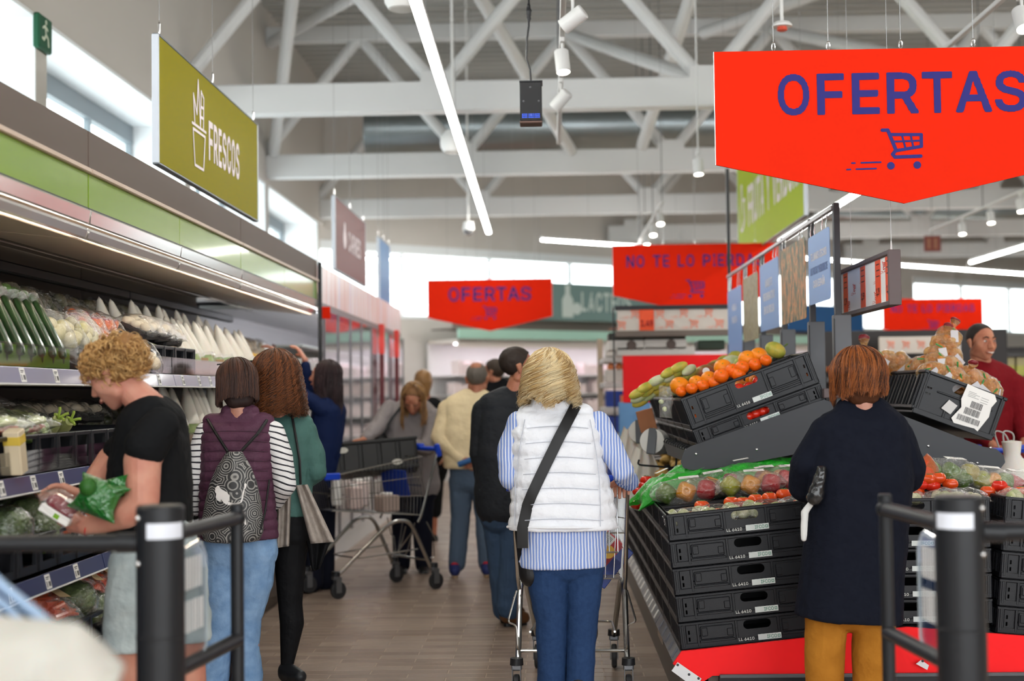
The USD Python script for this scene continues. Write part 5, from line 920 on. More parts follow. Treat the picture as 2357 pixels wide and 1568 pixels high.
SKIN = pm('skin_fair', (190, 136, 116), .5, sss=.12, col2=(180, 120, 102), scale=14); SKIN2 = pm('skin_tan', (186, 128, 100), .5, sss=.15, col2=(170, 106, 82), scale=14)
def cloth(key, c, rough=.8, b=(30, .35), c2=None, scale=20, sheen=.0): return pm(key, c, rough, spec=.12, bump=(11, .55, .03), col2=c2, scale=scale, sheen=sheen)
def stripes(key, c1, c2, period, duty, rot=(0, 0, 0), wob=.004):
    if key in mats: return mats[key]
    nodes = {'tc': ('texture_coordinate', {}), 'nz': ('noise_texture', {'scale': 7}), 'mp': ('mapping', {'rotation': rot}), 'sx': ('separate_xyz', {}), 'w': ('math', {'math_type': 'multiply_add', 'value2': wob*4}), 'm': ('math', {'math_type': 'multiply', 'value2': 1/period}), 'f': ('math', {'math_type': 'fraction'}), 'r': ('rgb_ramp', {'ramp': [(0, lin(c1)), (duty, lin(c2))], 'interpolate': False}), 'p': ('principled_bsdf', {'roughness': .8}), 'bn': ('noise_texture', {'scale': 28, 'detail': 3}), 'b': ('bump', {'strength': .3, 'distance': .01})}
    L = [('tc.object', 'mp.vector'), ('mp.vector', 'sx.vector'), ('tc.object', 'nz.vector'), ('nz.fac', 'w.value1'), ('sx.x', 'w.value3'), ('w.value', 'm.value1'), ('m.value', 'f.value1'), ('f.value', 'r.fac'), ('r.color', 'p.base_color'), ('tc.object', 'bn.vector'), ('bn.fac', 'b.height'), ('b.normal', 'p.normal')]
    mats[key] = usdkit.material(stage, '/World/Looks/'+key, nodes, L, surface='p.BSDF'); return mats[key]
HS = ((0, -.012, .035), (.076, .096, .082))
def headM(c, fwd, up):
    f = np.array(fwd, float); f /= np.linalg.norm(f); u = np.array(up, float); u -= f*u.dot(f); u /= np.linalg.norm(u); M = np.eye(4)
    M[:3, 0], M[:3, 1], M[:3, 2], M[:3, 3] = np.cross(f, u), f, u, c; return M
def head_parts(Mh, k=1.0):
    t = lambda p: (Mh@np.array([*(np.array(p, float)*k), 1]))[:3]; S = lambda p, r: (t(p), r*k)
    el = lambda c, r: m3.Manifold.sphere(1, 28).scale([x*k for x in r]).transform(np.hstack([Mh[:3, :3], t(c)[:, None]]).tolist())
    return [el(*HS), hull([S((0, .045, .035), .05), S((-.032, .046, -.02), .04), S((.032, .046, -.02), .04), S((0, .058, -.092), .022), S((-.045, .0, -.062), .028), S((.045, .0, -.062), .028)]),
            hull([S((0, .09, .014), .008), S((0, .112, -.028), .012), S((.012, .097, -.034), .009), S((-.012, .097, -.034), .009)]), hull([S((-.036, .08, .028), .011), S((.036, .08, .028), .011)]),
            hull([S((-.02, .086, -.062), .007), S((.02, .086, -.062), .007), S((0, .093, -.06), .009)]), hull([S((.079, -.006, .012), .012), S((.077, -.001, -.03), .008), S((.083, -.02, .008), .008)]), hull([S((-.079, -.006, .012), .012), S((-.077, -.001, -.03), .008), S((-.083, -.02, .008), .008)])]
def face(t, body, Mh, k=1.0, brow=(60, 44, 36), smile=False, glasses=False, shut=False):
    g = lambda p: (Mh@np.array([*(np.array(p, float)*k), 1]))[:3]; B = pm('brow_%d' % brow[0], brow, .7)
    for s in (-1, 1):
        if shut: obj('eyelid', tube([g((s*.018, .0885, .006)), g((s*.031, .0915, .002)), g((s*.045, .085, .005))], .0035*k, 6), B, body); continue
        e = obj('eye', ball(g((s*.031, .0795, .01)), .0125*k, 2), pm('eye_white', (226, 222, 216), .3), body, smooth=True); obj('iris', ball(g((s*.031, .0875, .009)), .0066*k, 1), pm('iris_brown', (44, 30, 24), .2), body, smooth=True)
        for dz, r_ in ((.0095, .0048), (-.0075, .0035)): obj('eyelid', tube([g((s*.019, .085, .008+dz*.5)), g((s*.031, .0905, .009+dz)), g((s*.044, .081, .008+dz*.5))], [.003*k, r_*k, .003*k], 6), SKIN2, body)
        obj('eyebrow', tube([g((s*.015, .094, .03)), g((s*.033, .094, .036)), g((s*.05, .084, .029))], [.004*k, .0045*k, .002*k], 6), B, body)
    w = .028 if smile else .02
    obj('mouth', tube([g((-w, .09, -.055 if smile else -.062)), g((-w*.5, .1, -.063)), g((0, .1045, -.0655)), g((w*.5, .1, -.063)), g((w, .09, -.055 if smile else -.062))], [.002, .0045*k, .005*k, .0045*k, .002], 6), pm('lips', (150, 82, 76), .4), body)
    if smile: obj('teeth', tube([g((-w*.75, .099, -.0595)), g((0, .1085, -.064)), g((w*.75, .099, -.0595))], [.002, .004, .002], 6), pm('teeth', (226, 220, 208), .3), body)
    if glasses:
        f = []
        for s in (-1, 1): f += [tube([g((s*.033+.026*math.cos(a), .104, .008+.02*math.sin(a))) for a in np.linspace(0, 6.283, 14, endpoint=False)], .002, 5, True), tube([g((s*.059, .102, .012)), g((s*.08, .03, .014)), g((s*.081, -.015, .006))], .0022, 5)]
        obj('glasses', cat_(f+[tube([g((-.008, .106, .012)), g((.008, .106, .012))], .002, 5)]), BLACKP, t)
def hand(w, d, n, k=1.0, curl=.5, side=1):
    """palm, four bent fingers of unequal length and a thumb; w wrist, d fingers' direction, n palm normal"""
    d = np.array(d, float); d /= np.linalg.norm(d); n = np.array(n, float); n -= d*n.dot(d); n /= np.linalg.norm(n); s = np.cross(d, n)*side; w = np.array(w, float); q = lambda a, b, c: w+(d*a+s*b+n*c)*k
    ms = [hull([(q(.0, -.018, 0), .016*k), (q(0, .018, 0), .016*k), (q(.085, -.032, 0), .013*k), (q(.085, .03, 0), .012*k)])]
    for i, (b, L) in enumerate(((-.032, .068), (-.011, .078), (.01, .073), (.029, .056))):
        p0 = q(.082, b, 0); a1, a2, a3 = curl*.5, curl*1.3, curl*2.0; dr = lambda a: d*math.cos(a)+n*math.sin(a)
        p1 = p0+dr(a1)*L*.45*k; p2 = p1+dr(a2)*L*.32*k; p3 = p2+dr(a3)*L*.25*k; ms += chain([(p0, .0095*k), (p1, .009*k), (p2, .0082*k), (p3, .007*k)])
    p0 = q(.02, -.03, .004); p1 = q(.05, -.058, .016); p2 = q(.075, -.062, .032+.02*curl); return ms+chain([(p0, .014*k), (p1, .011*k), (p2, .0085*k)])
def pt(Y):
    s = F/Y; return (lambda x, y, dy=0: W(x, y, Y+dy)), s
def levels(P, s, rows, ax=(1, 0, 0)):
    """a torso as rows (px, py, dy, half width in px, depth radius in m)"""
    ax = np.array(ax, float); rs = []
    for x, y, dy, hw, r in rows:
        c = P(x, y, dy); o = max(hw/s-r, .005); rs.append([(c-ax*o, r), (c+ax*o, r)])
    return [hull(a+b) for a, b in zip(rs, rs[1:])]
def limb(P, s, rows): return chain([(P(x, y, dy), r/s) for x, y, dy, r in rows])
def blevels(P, s, rows, ax=(1, 0, 0)): return levels(P, s, [(a, b, c, h*.82, r*.75) for a, b, c, h, r in rows], ax)
def blimb(P, s, rows): return limb(P, s, [(a, b, c, r*(.72 if i < len(rows)-1 else .9)) for i, (a, b, c, r) in enumerate(rows)])
def shoe(P, s, heel, toe, r, t, m, sole, dyh=0, dyt=0, name='shoe'):
    a, b = P(*heel, dyh), P(*toe, dyt); q = a+(b-a)*.55; a0 = a-[0, 0, r*.25]; b0 = b-[0, 0, r*.1]
    g = obj(name, solid([hull([(a+[0, 0, r*.3], r), (a, r), (q, r*.95), (b, r*.75)])], .012, 6), m, t, smooth=True)
    zz = min(a[2], b[2])-r*.75; obj('sole', solid([hull([((a[0], a[1], zz), r*.5), ((q[0], q[1], zz), r*.56), ((b[0], b[1], zz), r*.45)]).scale([1, 1, 1])], .02, 3), sole, g, smooth=True)
def curves(t, name, m, P_, C, Wd):
    root = t
    while root not in AT: root = root.rpartition('/')[0]
    b = UsdGeom.BasisCurves.Define(stage, path_of(name, t)); b.CreateTypeAttr('linear'); b.CreatePointsAttr(Vt.Vec3fArray.FromNumpy((np.vstack(P_)-AT[root]).astype(np.float32))); b.CreateCurveVertexCountsAttr(Vt.IntArray(C)); b.CreateWidthsAttr(Vt.FloatArray.FromNumpy(np.concatenate(Wd).astype(np.float32))); b.SetWidthsInterpolation('vertex'); UsdShade.MaterialBindingAPI.Apply(b.GetPrim()).Bind(m)
def strands(t, name, Mh, n, mats_, az, L, amp, wl, vol=1.08, k=1.0, width=.0018, clump=26, seed=1, flare=.0, cap=95, jit=.02, top=0, gravity=None, gather=.6, ragged=.07):
    """locks that fall from the crown over the skull; az = half angle of the face left free (degrees)"""
    g = np.random.default_rng(seed); N = 28; R_ = np.array([.082, .1, .082])*k*vol; c = np.array(HS[0])*k; sets = [([], [], []) for _ in mats_]
    down = np.array([0, 0, -1.]) if gravity is None else np.array(gravity, float); Rm = Mh[:3, :3]; dl = Rm.T@down; az = math.radians(az); span = 2*math.pi-2*az
    cph = g.random(clump+2)*2.2+np.cumsum(g.normal(size=clump+2)*.5); clen = 1+g.normal(size=clump+2)*ragged; ca = g.normal(size=clump+2)*.25+1; cr = g.random(clump+2)*.07
    for i in range(n):
        u = g.random(); cl = int(u*clump); a0 = az+u*span; ac = az+(cl+.5)/clump*span; q0 = math.radians(top+g.random()*58); le = L*clen[cl]*(1+g.normal()*.04)
        t_ = np.linspace(0, 1, N); a = a0+(ac-a0)*gather*np.clip(t_*1.3-.2, 0, 1); arc = math.radians(cap)-q0; al = arc*R_[2]; tot = al+le; d = t_*tot
        q = q0+arc*np.minimum(d, al)/al; sc = 1+cr[cl]+g.random()*.035
        p = np.c_[np.sin(q)*np.sin(a)*R_[0]*sc, np.sin(q)*np.cos(a)*R_[1]*sc, np.cos(q)*R_[2]*sc]+c
        ex = np.maximum(d-al, 0); rad = np.c_[np.sin(a), np.cos(a), 0*a]; p += ex[:, None]*dl+(ex/max(le, .01))[:, None]*rad*flare*le
        ph = cph[cl]+g.normal()*.22; w = amp*ca[cl]*np.clip(d/tot*2.0-.2, 0, 1); tan = np.c_[np.cos(a), -np.sin(a), 0*a]
        p += (w*np.sin(d/wl*6.283+ph))[:, None]*tan+(w*.5*np.sin(d/wl*6.283+ph+1.5))[:, None]*rad+g.normal(size=3)*jit*.2*(t_**1.5)[:, None]
        S = sets[int((noise(np.array([cl*.9, 0, seed]), 2)*1.2+g.random()*.5)*len(mats_)) % len(mats_)]; S[0].append(p@Rm.T+Mh[:3, 3]); S[1].append(N); S[2].append(np.linspace(width, width*.5, N))
    for m, S in zip(mats_, sets):
        if S[0]: curves(t, name, m, *S)
def curls(t, name, Mh, n, mats_, k=1.0, vol=1.15, rad=.009, length=.07, width=.0024, seed=1, face_=.35):
    """short loose curls all over the skull"""
    g = np.random.default_rng(seed); N = 22; sets = [([], [], []) for _ in mats_]; R_ = np.array(HS[1])*k*vol; c = np.array(HS[0])*k
    i = 0
    while i < n:
        d = g.normal(size=3); d /= np.linalg.norm(d)
        if d[2] < -.45+.9*max(0, d[1]) or (d[1] > face_ and d[2] < .35): continue
        i += 1; e = np.cross(d, [0, 0, 1.])+1e-6; e /= np.linalg.norm(e); f = np.cross(d, e); az = g.random()*.9-.2; dirn = f*math.cos(az*3)+e*math.sin(az*3); dirn = dirn*np.sign(-dirn[2]+1e-9); h = g.random()
        for j in range(5):
            t_ = np.linspace(0, 1, N); L = length*(.6+.6*h); tw = t_*6.283*(1.3+h)+h*9; r = rad*(.5+.8*h)*(.3+t_); off = g.normal(size=3)*.0025
            p = c+d*R_*(1+.0*t_)[:, None]+dirn*(t_*L)[:, None]+(d*(np.cos(tw)*r)[:, None]+np.cross(d, dirn)*(np.sin(tw)*r)[:, None])+off
            rel = (p-c)/R_; rn = np.linalg.norm(rel, axis=1); p = c+rel*(np.maximum(rn, .97)/rn)[:, None]*R_
            S = sets[int(g.random()*len(mats_))]; S[0].append(p@Mh[:3, :3].T+Mh[:3, 3]); S[1].append(N); S[2].append(np.linspace(width, width*.5, N))
    for m, S in zip(mats_, sets):
        if S[0]: curves(t, name, m, *S)
def onto(mesh, pts, out=.002):
    """lay points on the side of a garment that faces the camera"""
    v = np.asarray(mesh.vertices); o = []
    for p in pts:
        d = (v[:, 0]-p[0])**2+(v[:, 2]-p[2])**2; q = v[d < .016**2]; q = q if len(q) else v[[d.argmin()]]; o.append([p[0], q[:, 1].min()-out, p[2]])
    return o
hairm = lambda key, c: pm('hair_'+key, c, .65 if 'base' in key or 'man' in key or 'grey' in key or 'cropped' in key else .4, spec=.3)
def cap(Mh, k, grow, cutn, cutd, lower=None, back=None):
    """hair close to the skull: the cranium grown, cut free of the face"""
    c = np.array(HS[0])*k; m = m3.Manifold.sphere(1, 40).scale([x*k*grow for x in HS[1]]).translate(list(c))
    if lower: m = m+m3.Manifold.batch_hull([sph(np.array(p)*k, np.array(r)*k if np.ndim(r) else r*k) for p, r in lower])
    m = m.trim_by_plane(list(map(float, cutn)), cutd*k); return m.transform(Mh[:3].tolist())
def hairmesh(m, seed=1, amp=.006, fine=.009, st=(60, 60, 9), it=3):
    m = V(m.refine_to_length(fine)); m.merge_vertices(); trimesh.smoothing.filter_taubin(m, .5, .53, it); m.vertices = m.vertices+m.vertex_normals*((fbm(m.vertices*np.array(st), 2, seed)-.5)*2*amp)[:, None]; return m
def person(lab, Y, base, group=None):
    b = WZ(*base, 0) if False else W(base, 900, Y); return thing('person', lab, 'person', (b[0], Y, 0))
BACK = (0, 1, 0); UPZ = (0, 0, 1)
# 1 --- woman in the white vest
P, s = pt(6.2); t = person('woman seen from behind in white quilted vest and blue striped shirt, wavy blonde hair', 6.2, 1290)
Mh = headM(P(1265, 872), (.08, 1, -.1), UPZ)
body = obj('body', solid(head_parts(Mh)+chain([(P(1266, 895), .05), (P(1275, 960), .056)])+blevels(P, s, [(1280, 975, 0, 85, .07), (1285, 1100, 0, 85, .09), (1295, 1250, 0, 88, .09)])+blimb(P, s, [(1200, 975, 0, 26), (1168, 1085, -.03, 22), (1215, 1130, .2, 15)])+blimb(P, s, [(1378, 975, 0, 26), (1425, 1070, .0, 22), (1434, 1105, .22, 15)])+blimb(P, s, [(1262, 1290, 0, 45), (1270, 1430, 0, 33), (1270, 1600, 0, 22)])+blimb(P, s, [(1345, 1290, 0, 42), (1340, 1430, 0, 32), (1336, 1590, -.02, 22)])+hand(P(1215, 1130, .2), (0, 1, -.1), (0, 0, -1), curl=.7)+hand(P(1434, 1105, .22), (0, 1, -.3), (0, 0, -1), curl=.7, side=-1), .016, 6), SKIN, t, smooth=True)
JEAN = cloth('dark_jeans', (34, 56, 92), .8, (160, .3), (39, 62, 99), 50); SHIRT = stripes('blue_stripes', (120, 144, 202), (216, 219, 230), .0135, .62)
obj('jeans', solid(levels(P, s, [(1302, 1240, 0, 92, .1), (1303, 1300, 0, 90, .095)])+limb(P, s, [(1260, 1290, 0, 50), (1264, 1360, 0, 47), (1270, 1430, 0, 37), (1270, 1500, 0, 34), (1271, 1606, 0, 33)])+limb(P, s, [(1346, 1290, 0, 46), (1343, 1360, 0, 42), (1340, 1430, 0, 36), (1338, 1480, 0, 34), (1335, 1570, -.03, 32)]), .011, 6, .004, 14, 2), JEAN, t, smooth=True)
for h, q in (((1262, 1618), (1262, 1600)), ((1335, 1582), (1335, 1600))): shoe(P, s, h, q, .045, t, BLACKP, BLACKP, -.05 if h[0] > 1300 else 0, .15)
hz = P(1300, 1298)[2]
obj('shirt', solid(levels(P, s, [(1280, 1002, 0, 88, .045), (1285, 1100, 0, 92, .09), (1296, 1200, 0, 100, .11), (1293, 1296, 0, 101, .125)])+limb(P, s, [(1195, 975, 0, 29), (1172, 1040, 0, 29), (1176, 1100, -.02, 27), (1205, 1125, .1, 24)])+limb(P, s, [(1376, 975, 0, 30), (1405, 1030, 0, 29), (1432, 1082, 0, 26), (1440, 1102, .1, 23)]), .012, 5, .006, 12, 5, cut=[((-.0, .0, 1), hz-.012)]), SHIRT, t, smooth=True)
obj('cuff', solid(chain([(P(1436, 1098, .08), .048), (P(1448, 1108, .12), .044)]), .012, 3, .004, 20, 2), stripes('cuff_stripes', (72, 98, 160), (170, 184, 214), .012, .5), t, smooth=True)
VEST = cloth('white_quilt', (226, 228, 234), .5, (24, .4), None, 20, .0)
vm = solid(levels(P, s, [(1277, 962, 0, 94, .06), (1279, 1000, 0, 106, .1), (1283, 1080, 0, 108, .13), (1294, 1150, 0, 118, .145), (1297, 1260, 0, 130, .155)])+[hull([(P(1248, 940), .05), (P(1290, 936), .05), (P(1240, 980), .07), (P(1310, 976), .07)]), hull([(P(1252, 922, .0), .056), (P(1286, 920, .0), .056), (P(1250, 950), .06), (P(1292, 948), .06)])], .009, 4, .005, 16, 3, cut=[((0, 0, 1), P(1297, 1216)[2])], quilt=(P(1290, 1190)[2], .0655, .013))
obj('vest', vm, VEST, t, smooth=True)
for k in range(7):
    py = 985+k*34.6; w = 70+k*4; obj('seam', tube(onto(vm, [P(1283-w+2*w*u+k*1.5, py-5*math.sin(u*3.1)) for u in np.linspace(0, 1, 22)]), .0018, 5), pm('seam_grey', (186, 190, 202), .7), t)
for sd in (-1, 1): obj('seam', tube(onto(vm, [P(1283+sd*(74+22*u+8*math.sin(u*3.1)), 965+240*u) for u in np.linspace(0, 1, 22)]), .0018, 5), pm('seam_grey', (186, 190, 202)), t)
obj('vest_hem', tube([P(1295+(127)*math.sin(a), 1213+2*math.cos(a), -(.172)*math.cos(a)) for a in np.linspace(-1.5, 1.5, 18)], .006, 8), VEST, t)
st = [P(x, y, dy) for x, y, dy in ((1330, 926, .02), (1322, 940, -.08), (1290, 1000, -.155), (1255, 1075, -.175), (1222, 1140, -.175), (1207, 1200, -.17), (1203, 1260, -.13))]
st = onto(vm, [P(x, y) for x, y in zip(np.linspace(1, 0, 16)*0+np.interp(np.linspace(0, 1, 16), [0, .12, .35, .65, .85, 1], [1326, 1316, 1287, 1250, 1217, 1204]), np.interp(np.linspace(0, 1, 16), [0, .12, .35, .65, .85, 1], [932, 950, 1005, 1080, 1150, 1210]))], .004)+[P(1203, 1262, -.13)]
def ribbon(pts, w, th, nrm=(0, -1, 0)):
    pts = np.array(pts); tg = np.gradient(pts, axis=0); tg /= np.linalg.norm(tg, axis=1)[:, None]; n = np.array(nrm, float); sd = np.cross(tg, n); sd /= np.linalg.norm(sd, axis=1)[:, None]; v = np.vstack([pts+sd*w/2+n*th, pts-sd*w/2+n*th, pts+sd*w/2, pts-sd*w/2]); k = len(pts); f = []
    for i in range(k-1): f += [[i, i+1, k+i+1], [i, k+i+1, k+i], [2*k+i, 3*k+i+1, 2*k+i+1], [2*k+i, 3*k+i, 3*k+i+1], [i, 2*k+i+1, i+1], [i, 2*k+i, 2*k+i+1], [k+i, k+i+1, 3*k+i+1], [k+i, 3*k+i+1, 3*k+i]]
    return trimesh.Trimesh(v, f, process=False)
BAGB = pm('bag_black', (20, 19, 20), .45)
bb = thing('shoulder_bag', 'black shoulder bag on a broad black strap across the white vest', 'bag', P(1215, 1345)); obj('pouch', solid([hull([(P(1206, 1225, -.02), .04), (P(1222, 1325, -.02), .05), (P(1222, 1325, .1), .05), (P(1206, 1225, .1), .04)])], .015, 4), BAGB, bb, smooth=True); obj('strap', ribbon(st, .047, .004), BAGB, bb, smooth=True)
H = [hairm('blonde_pale', (222, 200, 156)), hairm('blonde', (200, 168, 114)), hairm('blonde_dark', (158, 124, 78)), hairm('blonde_light', (232, 214, 174)), hairm('blonde_ash', (196, 180, 146))]
hr = obj('hair', hairmesh(cap(Mh, 1, 1.06, (0, -1, .3), -.045, [((-.03, -.02, -.02), .06), ((.03, -.02, -.02), .06), ((-.035, -.02, -.09), .035), ((.035, -.02, -.09), .035)]), 3, .008), hairm('blonde_base', (150, 118, 74)), t, smooth=True)
strands(hr, 'strands', Mh, 4800, H, 50, .118, .03, .075, 1.13, width=.0019, clump=32, seed=4, flare=.12, jit=.03, gather=.8, ragged=.14)
# 2 --- woman in the maroon vest
P, s = pt(6.88); t = person('woman in maroon quilted vest over black and white striped sleeves, straight brown bob', 6.88, 545)
Mh = headM(P(547, 888), (-.25, 1, -.25), (-.1, 0, 1))
body = obj('body', solid(head_parts(Mh)+chain([(P(548, 915), .05), (P(552, 965), .056)])+blevels(P, s, [(550, 990, 0, 80, .07), (548, 1120, 0, 75, .09), (552, 1250, 0, 80, .09)])+blimb(P, s, [(470, 1000, 0, 24), (455, 1090, 0, 20), (450, 1170, .15, 14)])+blimb(P, s, [(630, 1000, 0, 24), (655, 1100, 0, 20), (625, 1150, .2, 14)])+blimb(P, s, [(512, 1260, 0, 40), (505, 1420, 0, 30), (490, 1560, 0, 20)])+blimb(P, s, [(592, 1260, 0, 40), (580, 1420, 0, 28), (575, 1560, 0, 20)])+hand(P(450, 1170, .15), (0, 1, 0), (1, 0, 0))+hand(P(625, 1150, .2), (-.3, 1, 0), (-1, 0, 0), side=-1), .018, 6), SKIN, t, smooth=True)
LJ = cloth('light_jeans', (110, 144, 184), .8, (120, .35), (134, 166, 202), 14)
obj('jeans', solid(levels(P, s, [(553, 1215, 0, 84, .1), (553, 1275, 0, 86, .105)])+limb(P, s, [(512, 1265, 0, 46), (512, 1340, .0, 42), (512, 1420, 0, 36), (500, 1500, 0, 34), (492, 1562, 0, 35)])+limb(P, s, [(590, 1265, 0, 48), (585, 1340, 0, 44), (570, 1420, 0, 33), (566, 1490, 0, 31), (570, 1562, 0, 35)]), .012, 5, .006, 12, 3), LJ, t, smooth=True)
for x in (490, 570): shoe(P, s, (x, 1568), (x-4, 1572), .05, t, BLACKP, BLACKP, 0, .16)
STR = stripes('bw_stripes', (34, 34, 42), (224, 222, 222), .0275, .26, (0, math.pi/2, 0), .006); STR2 = stripes('bw_stripes_tilt', (34, 34, 42), (224, 222, 222), .0275, .26, (0, math.pi/2-.3, 0), .006)
obj('striped_shirt', solid(levels(P, s, [(550, 1005, 0, 70, .04), (548, 1120, 0, 66, .08)])+limb(P, s, [(474, 996, 0, 26), (462, 1040, 0, 28), (457, 1100, 0, 26), (452, 1165, .08, 23)]), .012, 5, .003, 14, 2), STR, t, smooth=True)
obj('striped_sleeve', solid(limb(P, s, [(628, 996, 0, 28), (645, 1050, 0, 29), (655, 1115, 0, 27), (632, 1150, .12, 24)]), .012, 5, .003, 14, 2), STR2, t, smooth=True)
MV = cloth('maroon_quilt', (84, 52, 70), .5, (26, .35), None, 20)
vm = solid(levels(P, s, [(549, 975, 0, 84, .055), (548, 1010, 0, 88, .1), (546, 1100, 0, 86, .12), (547, 1180, 0, 89, .125), (549, 1260, 0, 94, .13)])+[hull([(P(530, 955), .05), (P(575, 955), .05), (P(520, 985), .06), (P(585, 985), .06)])], .009, 4, .003, 14, 6, cut=[((0, 0, 1), P(548, 1241)[2])], quilt=(P(548, 1240)[2], .0467, .009))
obj('vest', vm, MV, t, smooth=True)
for k in range(12):
    py = 995+k*22; obj('seam', tube(onto(vm, [P(548-76+152*u, py-4*math.sin(u*3.1)) for u in np.linspace(0, 1, 18)]), .0014, 5), pm('seam_dark', (56, 34, 48), .6), t)
H = [hairm('brown_dark', (48, 32, 28)), hairm('brown', (66, 42, 34)), hairm('brown_mid', (88, 56, 42))]
hr = obj('hair', hairmesh(cap(Mh, 1, 1.05, (0, -1, .35), -.04, [((-.035, -.02, -.0), .063), ((.035, -.02, -.0), .063), ((-.03, -.025, -.08), .036), ((.03, -.025, -.08), .036)]), 5, .003), hairm('brown_base', (44, 29, 26)), t, smooth=True)
strands(hr, 'strands', Mh, 3600, H, 48, .105, .003, .2, 1.14, width=.002, clump=60, seed=6, flare=.0, jit=.01, gather=.3, ragged=.03)
g = lambda p: (Mh@np.array([*p, 1]))[:3]
sg = thing('sunglasses', 'sunglasses pushed up on the brown bob', 'sunglasses', g((0, .06, .13))); obj('frame', tube([g((x, .045-.05*abs(x)*8, .125-.25*abs(x)**1.5)) for x in np.linspace(-.085, .085, 13)], .004, 6), BLACKP, sg); obj('lens', cat_([ball(g((x, .07, .115)), (.024, .006, .02), 2) for x in (-.04, .04)]), BLACKP, sg)
# drawstring bag with a leaping cat
Y2 = -.19; dbag = thing('drawstring_bag', 'black drawstring bag with pale line pattern and white leaping cat emblem, on the maroon vest', 'bag', P(540, 1255, Y2))
prof = [(1040, 17), (1052, 24), (1075, 38), (1110, 52), (1150, 62), (1190, 68), (1225, 70), (1246, 60)]; ctr = lambda y: 540-(y-1040)*.03
ring, n = [], 40
for y, hw in prof:
    c = P(ctr(y), y, Y2+.03); w = hw/F*6.95; d = .022+.055*math.sin(min(1, (y-1035)/160)*1.5)
    for a in np.linspace(0, 2*np.pi, n, endpoint=False): k = 1+.05*math.sin(9*a)*max(0, 1-(y-1040)/110); ring.append(c+[w*math.cos(a)*k, -d*math.sin(a)*k, 0])
f = []
for i in range(len(prof)-1):
    for j in range(n): q = (j+1) % n; f += [[i*n+j, (i+1)*n+q, i*n+q], [i*n+j, (i+1)*n+j, (i+1)*n+q]]
k0 = len(ring); ring += [np.mean(ring[:n], 0), np.mean(ring[-n:], 0)+[0, 0, -.015]]
for j in range(n): q = (j+1) % n; f += [[k0, j, q], [k0+1, (len(prof)-1)*n+q, (len(prof)-1)*n+j]]
sack = trimesh.Trimesh(ring, f, process=False).subdivide().subdivide(); sack.fix_normals(); sack.merge_vertices(); trimesh.smoothing.filter_taubin(sack, .5, .53, 6)
key = 'bag_pattern'; nodes = {'tc': ('texture_coordinate', {}), 'v': ('voronoi_texture', {'scale': 13.0}), 'm': ('math', {'math_type': 'multiply', 'value2': 8.0}), 'f': ('math', {'math_type': 'fraction'}), 'r': ('rgb_ramp', {'ramp': [(0, lin((40, 40, 42))), (.55, lin((40, 40, 42))), (.7, lin((146, 144, 140))), (1, lin((146, 144, 140)))]}), 'p': ('principled_bsdf', {'roughness': .5})}
mats[key] = usdkit.material(stage, '/World/Looks/'+key, nodes, [('tc.object', 'v.vector'), ('v.distance', 'm.value1'), ('m.value', 'f.value1'), ('f.value', 'r.fac'), ('r.color', 'p.base_color')], surface='p.BSDF')
obj('sack', sack, mats[key], dbag, smooth=True)
cz = lambda pts: Polygon([(440+x/5.225, 960+y/5.225) for x, y in pts])
CATP = [cz([(322, 824), (340, 835), (350, 860), (430, 905), (462, 945), (460, 1000), (430, 1056), (395, 1035), (362, 990), (352, 1018), (318, 1005), (296, 965), (304, 925), (290, 900), (292, 850)]), cz([(440, 1020), (520, 1040), (590, 1025), (606, 985), (628, 880), (640, 850), (640, 808), (655, 795), (668, 812), (664, 845), (645, 870), (625, 985), (612, 1025), (575, 1050), (520, 1064), (440, 1060)]), cz([(606, 1180), (640, 1205), (662, 1240), (666, 1295), (648, 1298), (630, 1260), (612, 1240)])]
for q in CATP:
    m = trimesh.creation.extrude_polygon(q, 1.0, engine='earcut'); m = m.subdivide_to_size(8) if hasattr(m, 'subdivide_to_size') else m; v = m.vertices.copy(); out = []
    ccs = trimesh.proximity.closest_point
    p2 = np.array([P(x, y, Y2-.2) for x, y, z in v]); d = np.array([_ray(x, y) for x, y, z in v]); d /= np.linalg.norm(d, axis=1)[:, None]
    loc, ir, _ = sack.ray.intersects_location(p2, d, multiple_hits=False); hit = np.full((len(v), 3), np.nan); hit[ir] = loc
    hit = np.where(np.isnan(hit), np.array([P(x, y, Y2-.04) for x, y, z in v]), hit); hit[:, 1] -= np.where(v[:, 2] > .5, .001, .004); obj('cat_emblem', trimesh.Trimesh(hit, m.faces, process=False), pm('emblem_white', (226, 222, 220), .6), dbag, smooth=False)
for pts in (((478, 966, -.05), (495, 995, -.15), (524, 1040, Y2)), ((614, 968, -.05), (592, 1000, -.15), (556, 1038, Y2)), ((601, 1215, Y2), (610, 1180, -.15), (620, 1105, -.08))): obj('cord', tube([P(*q) for q in pts], .0075 if pts[0][1] < 1000 else .005, 8), BAGB, dbag)
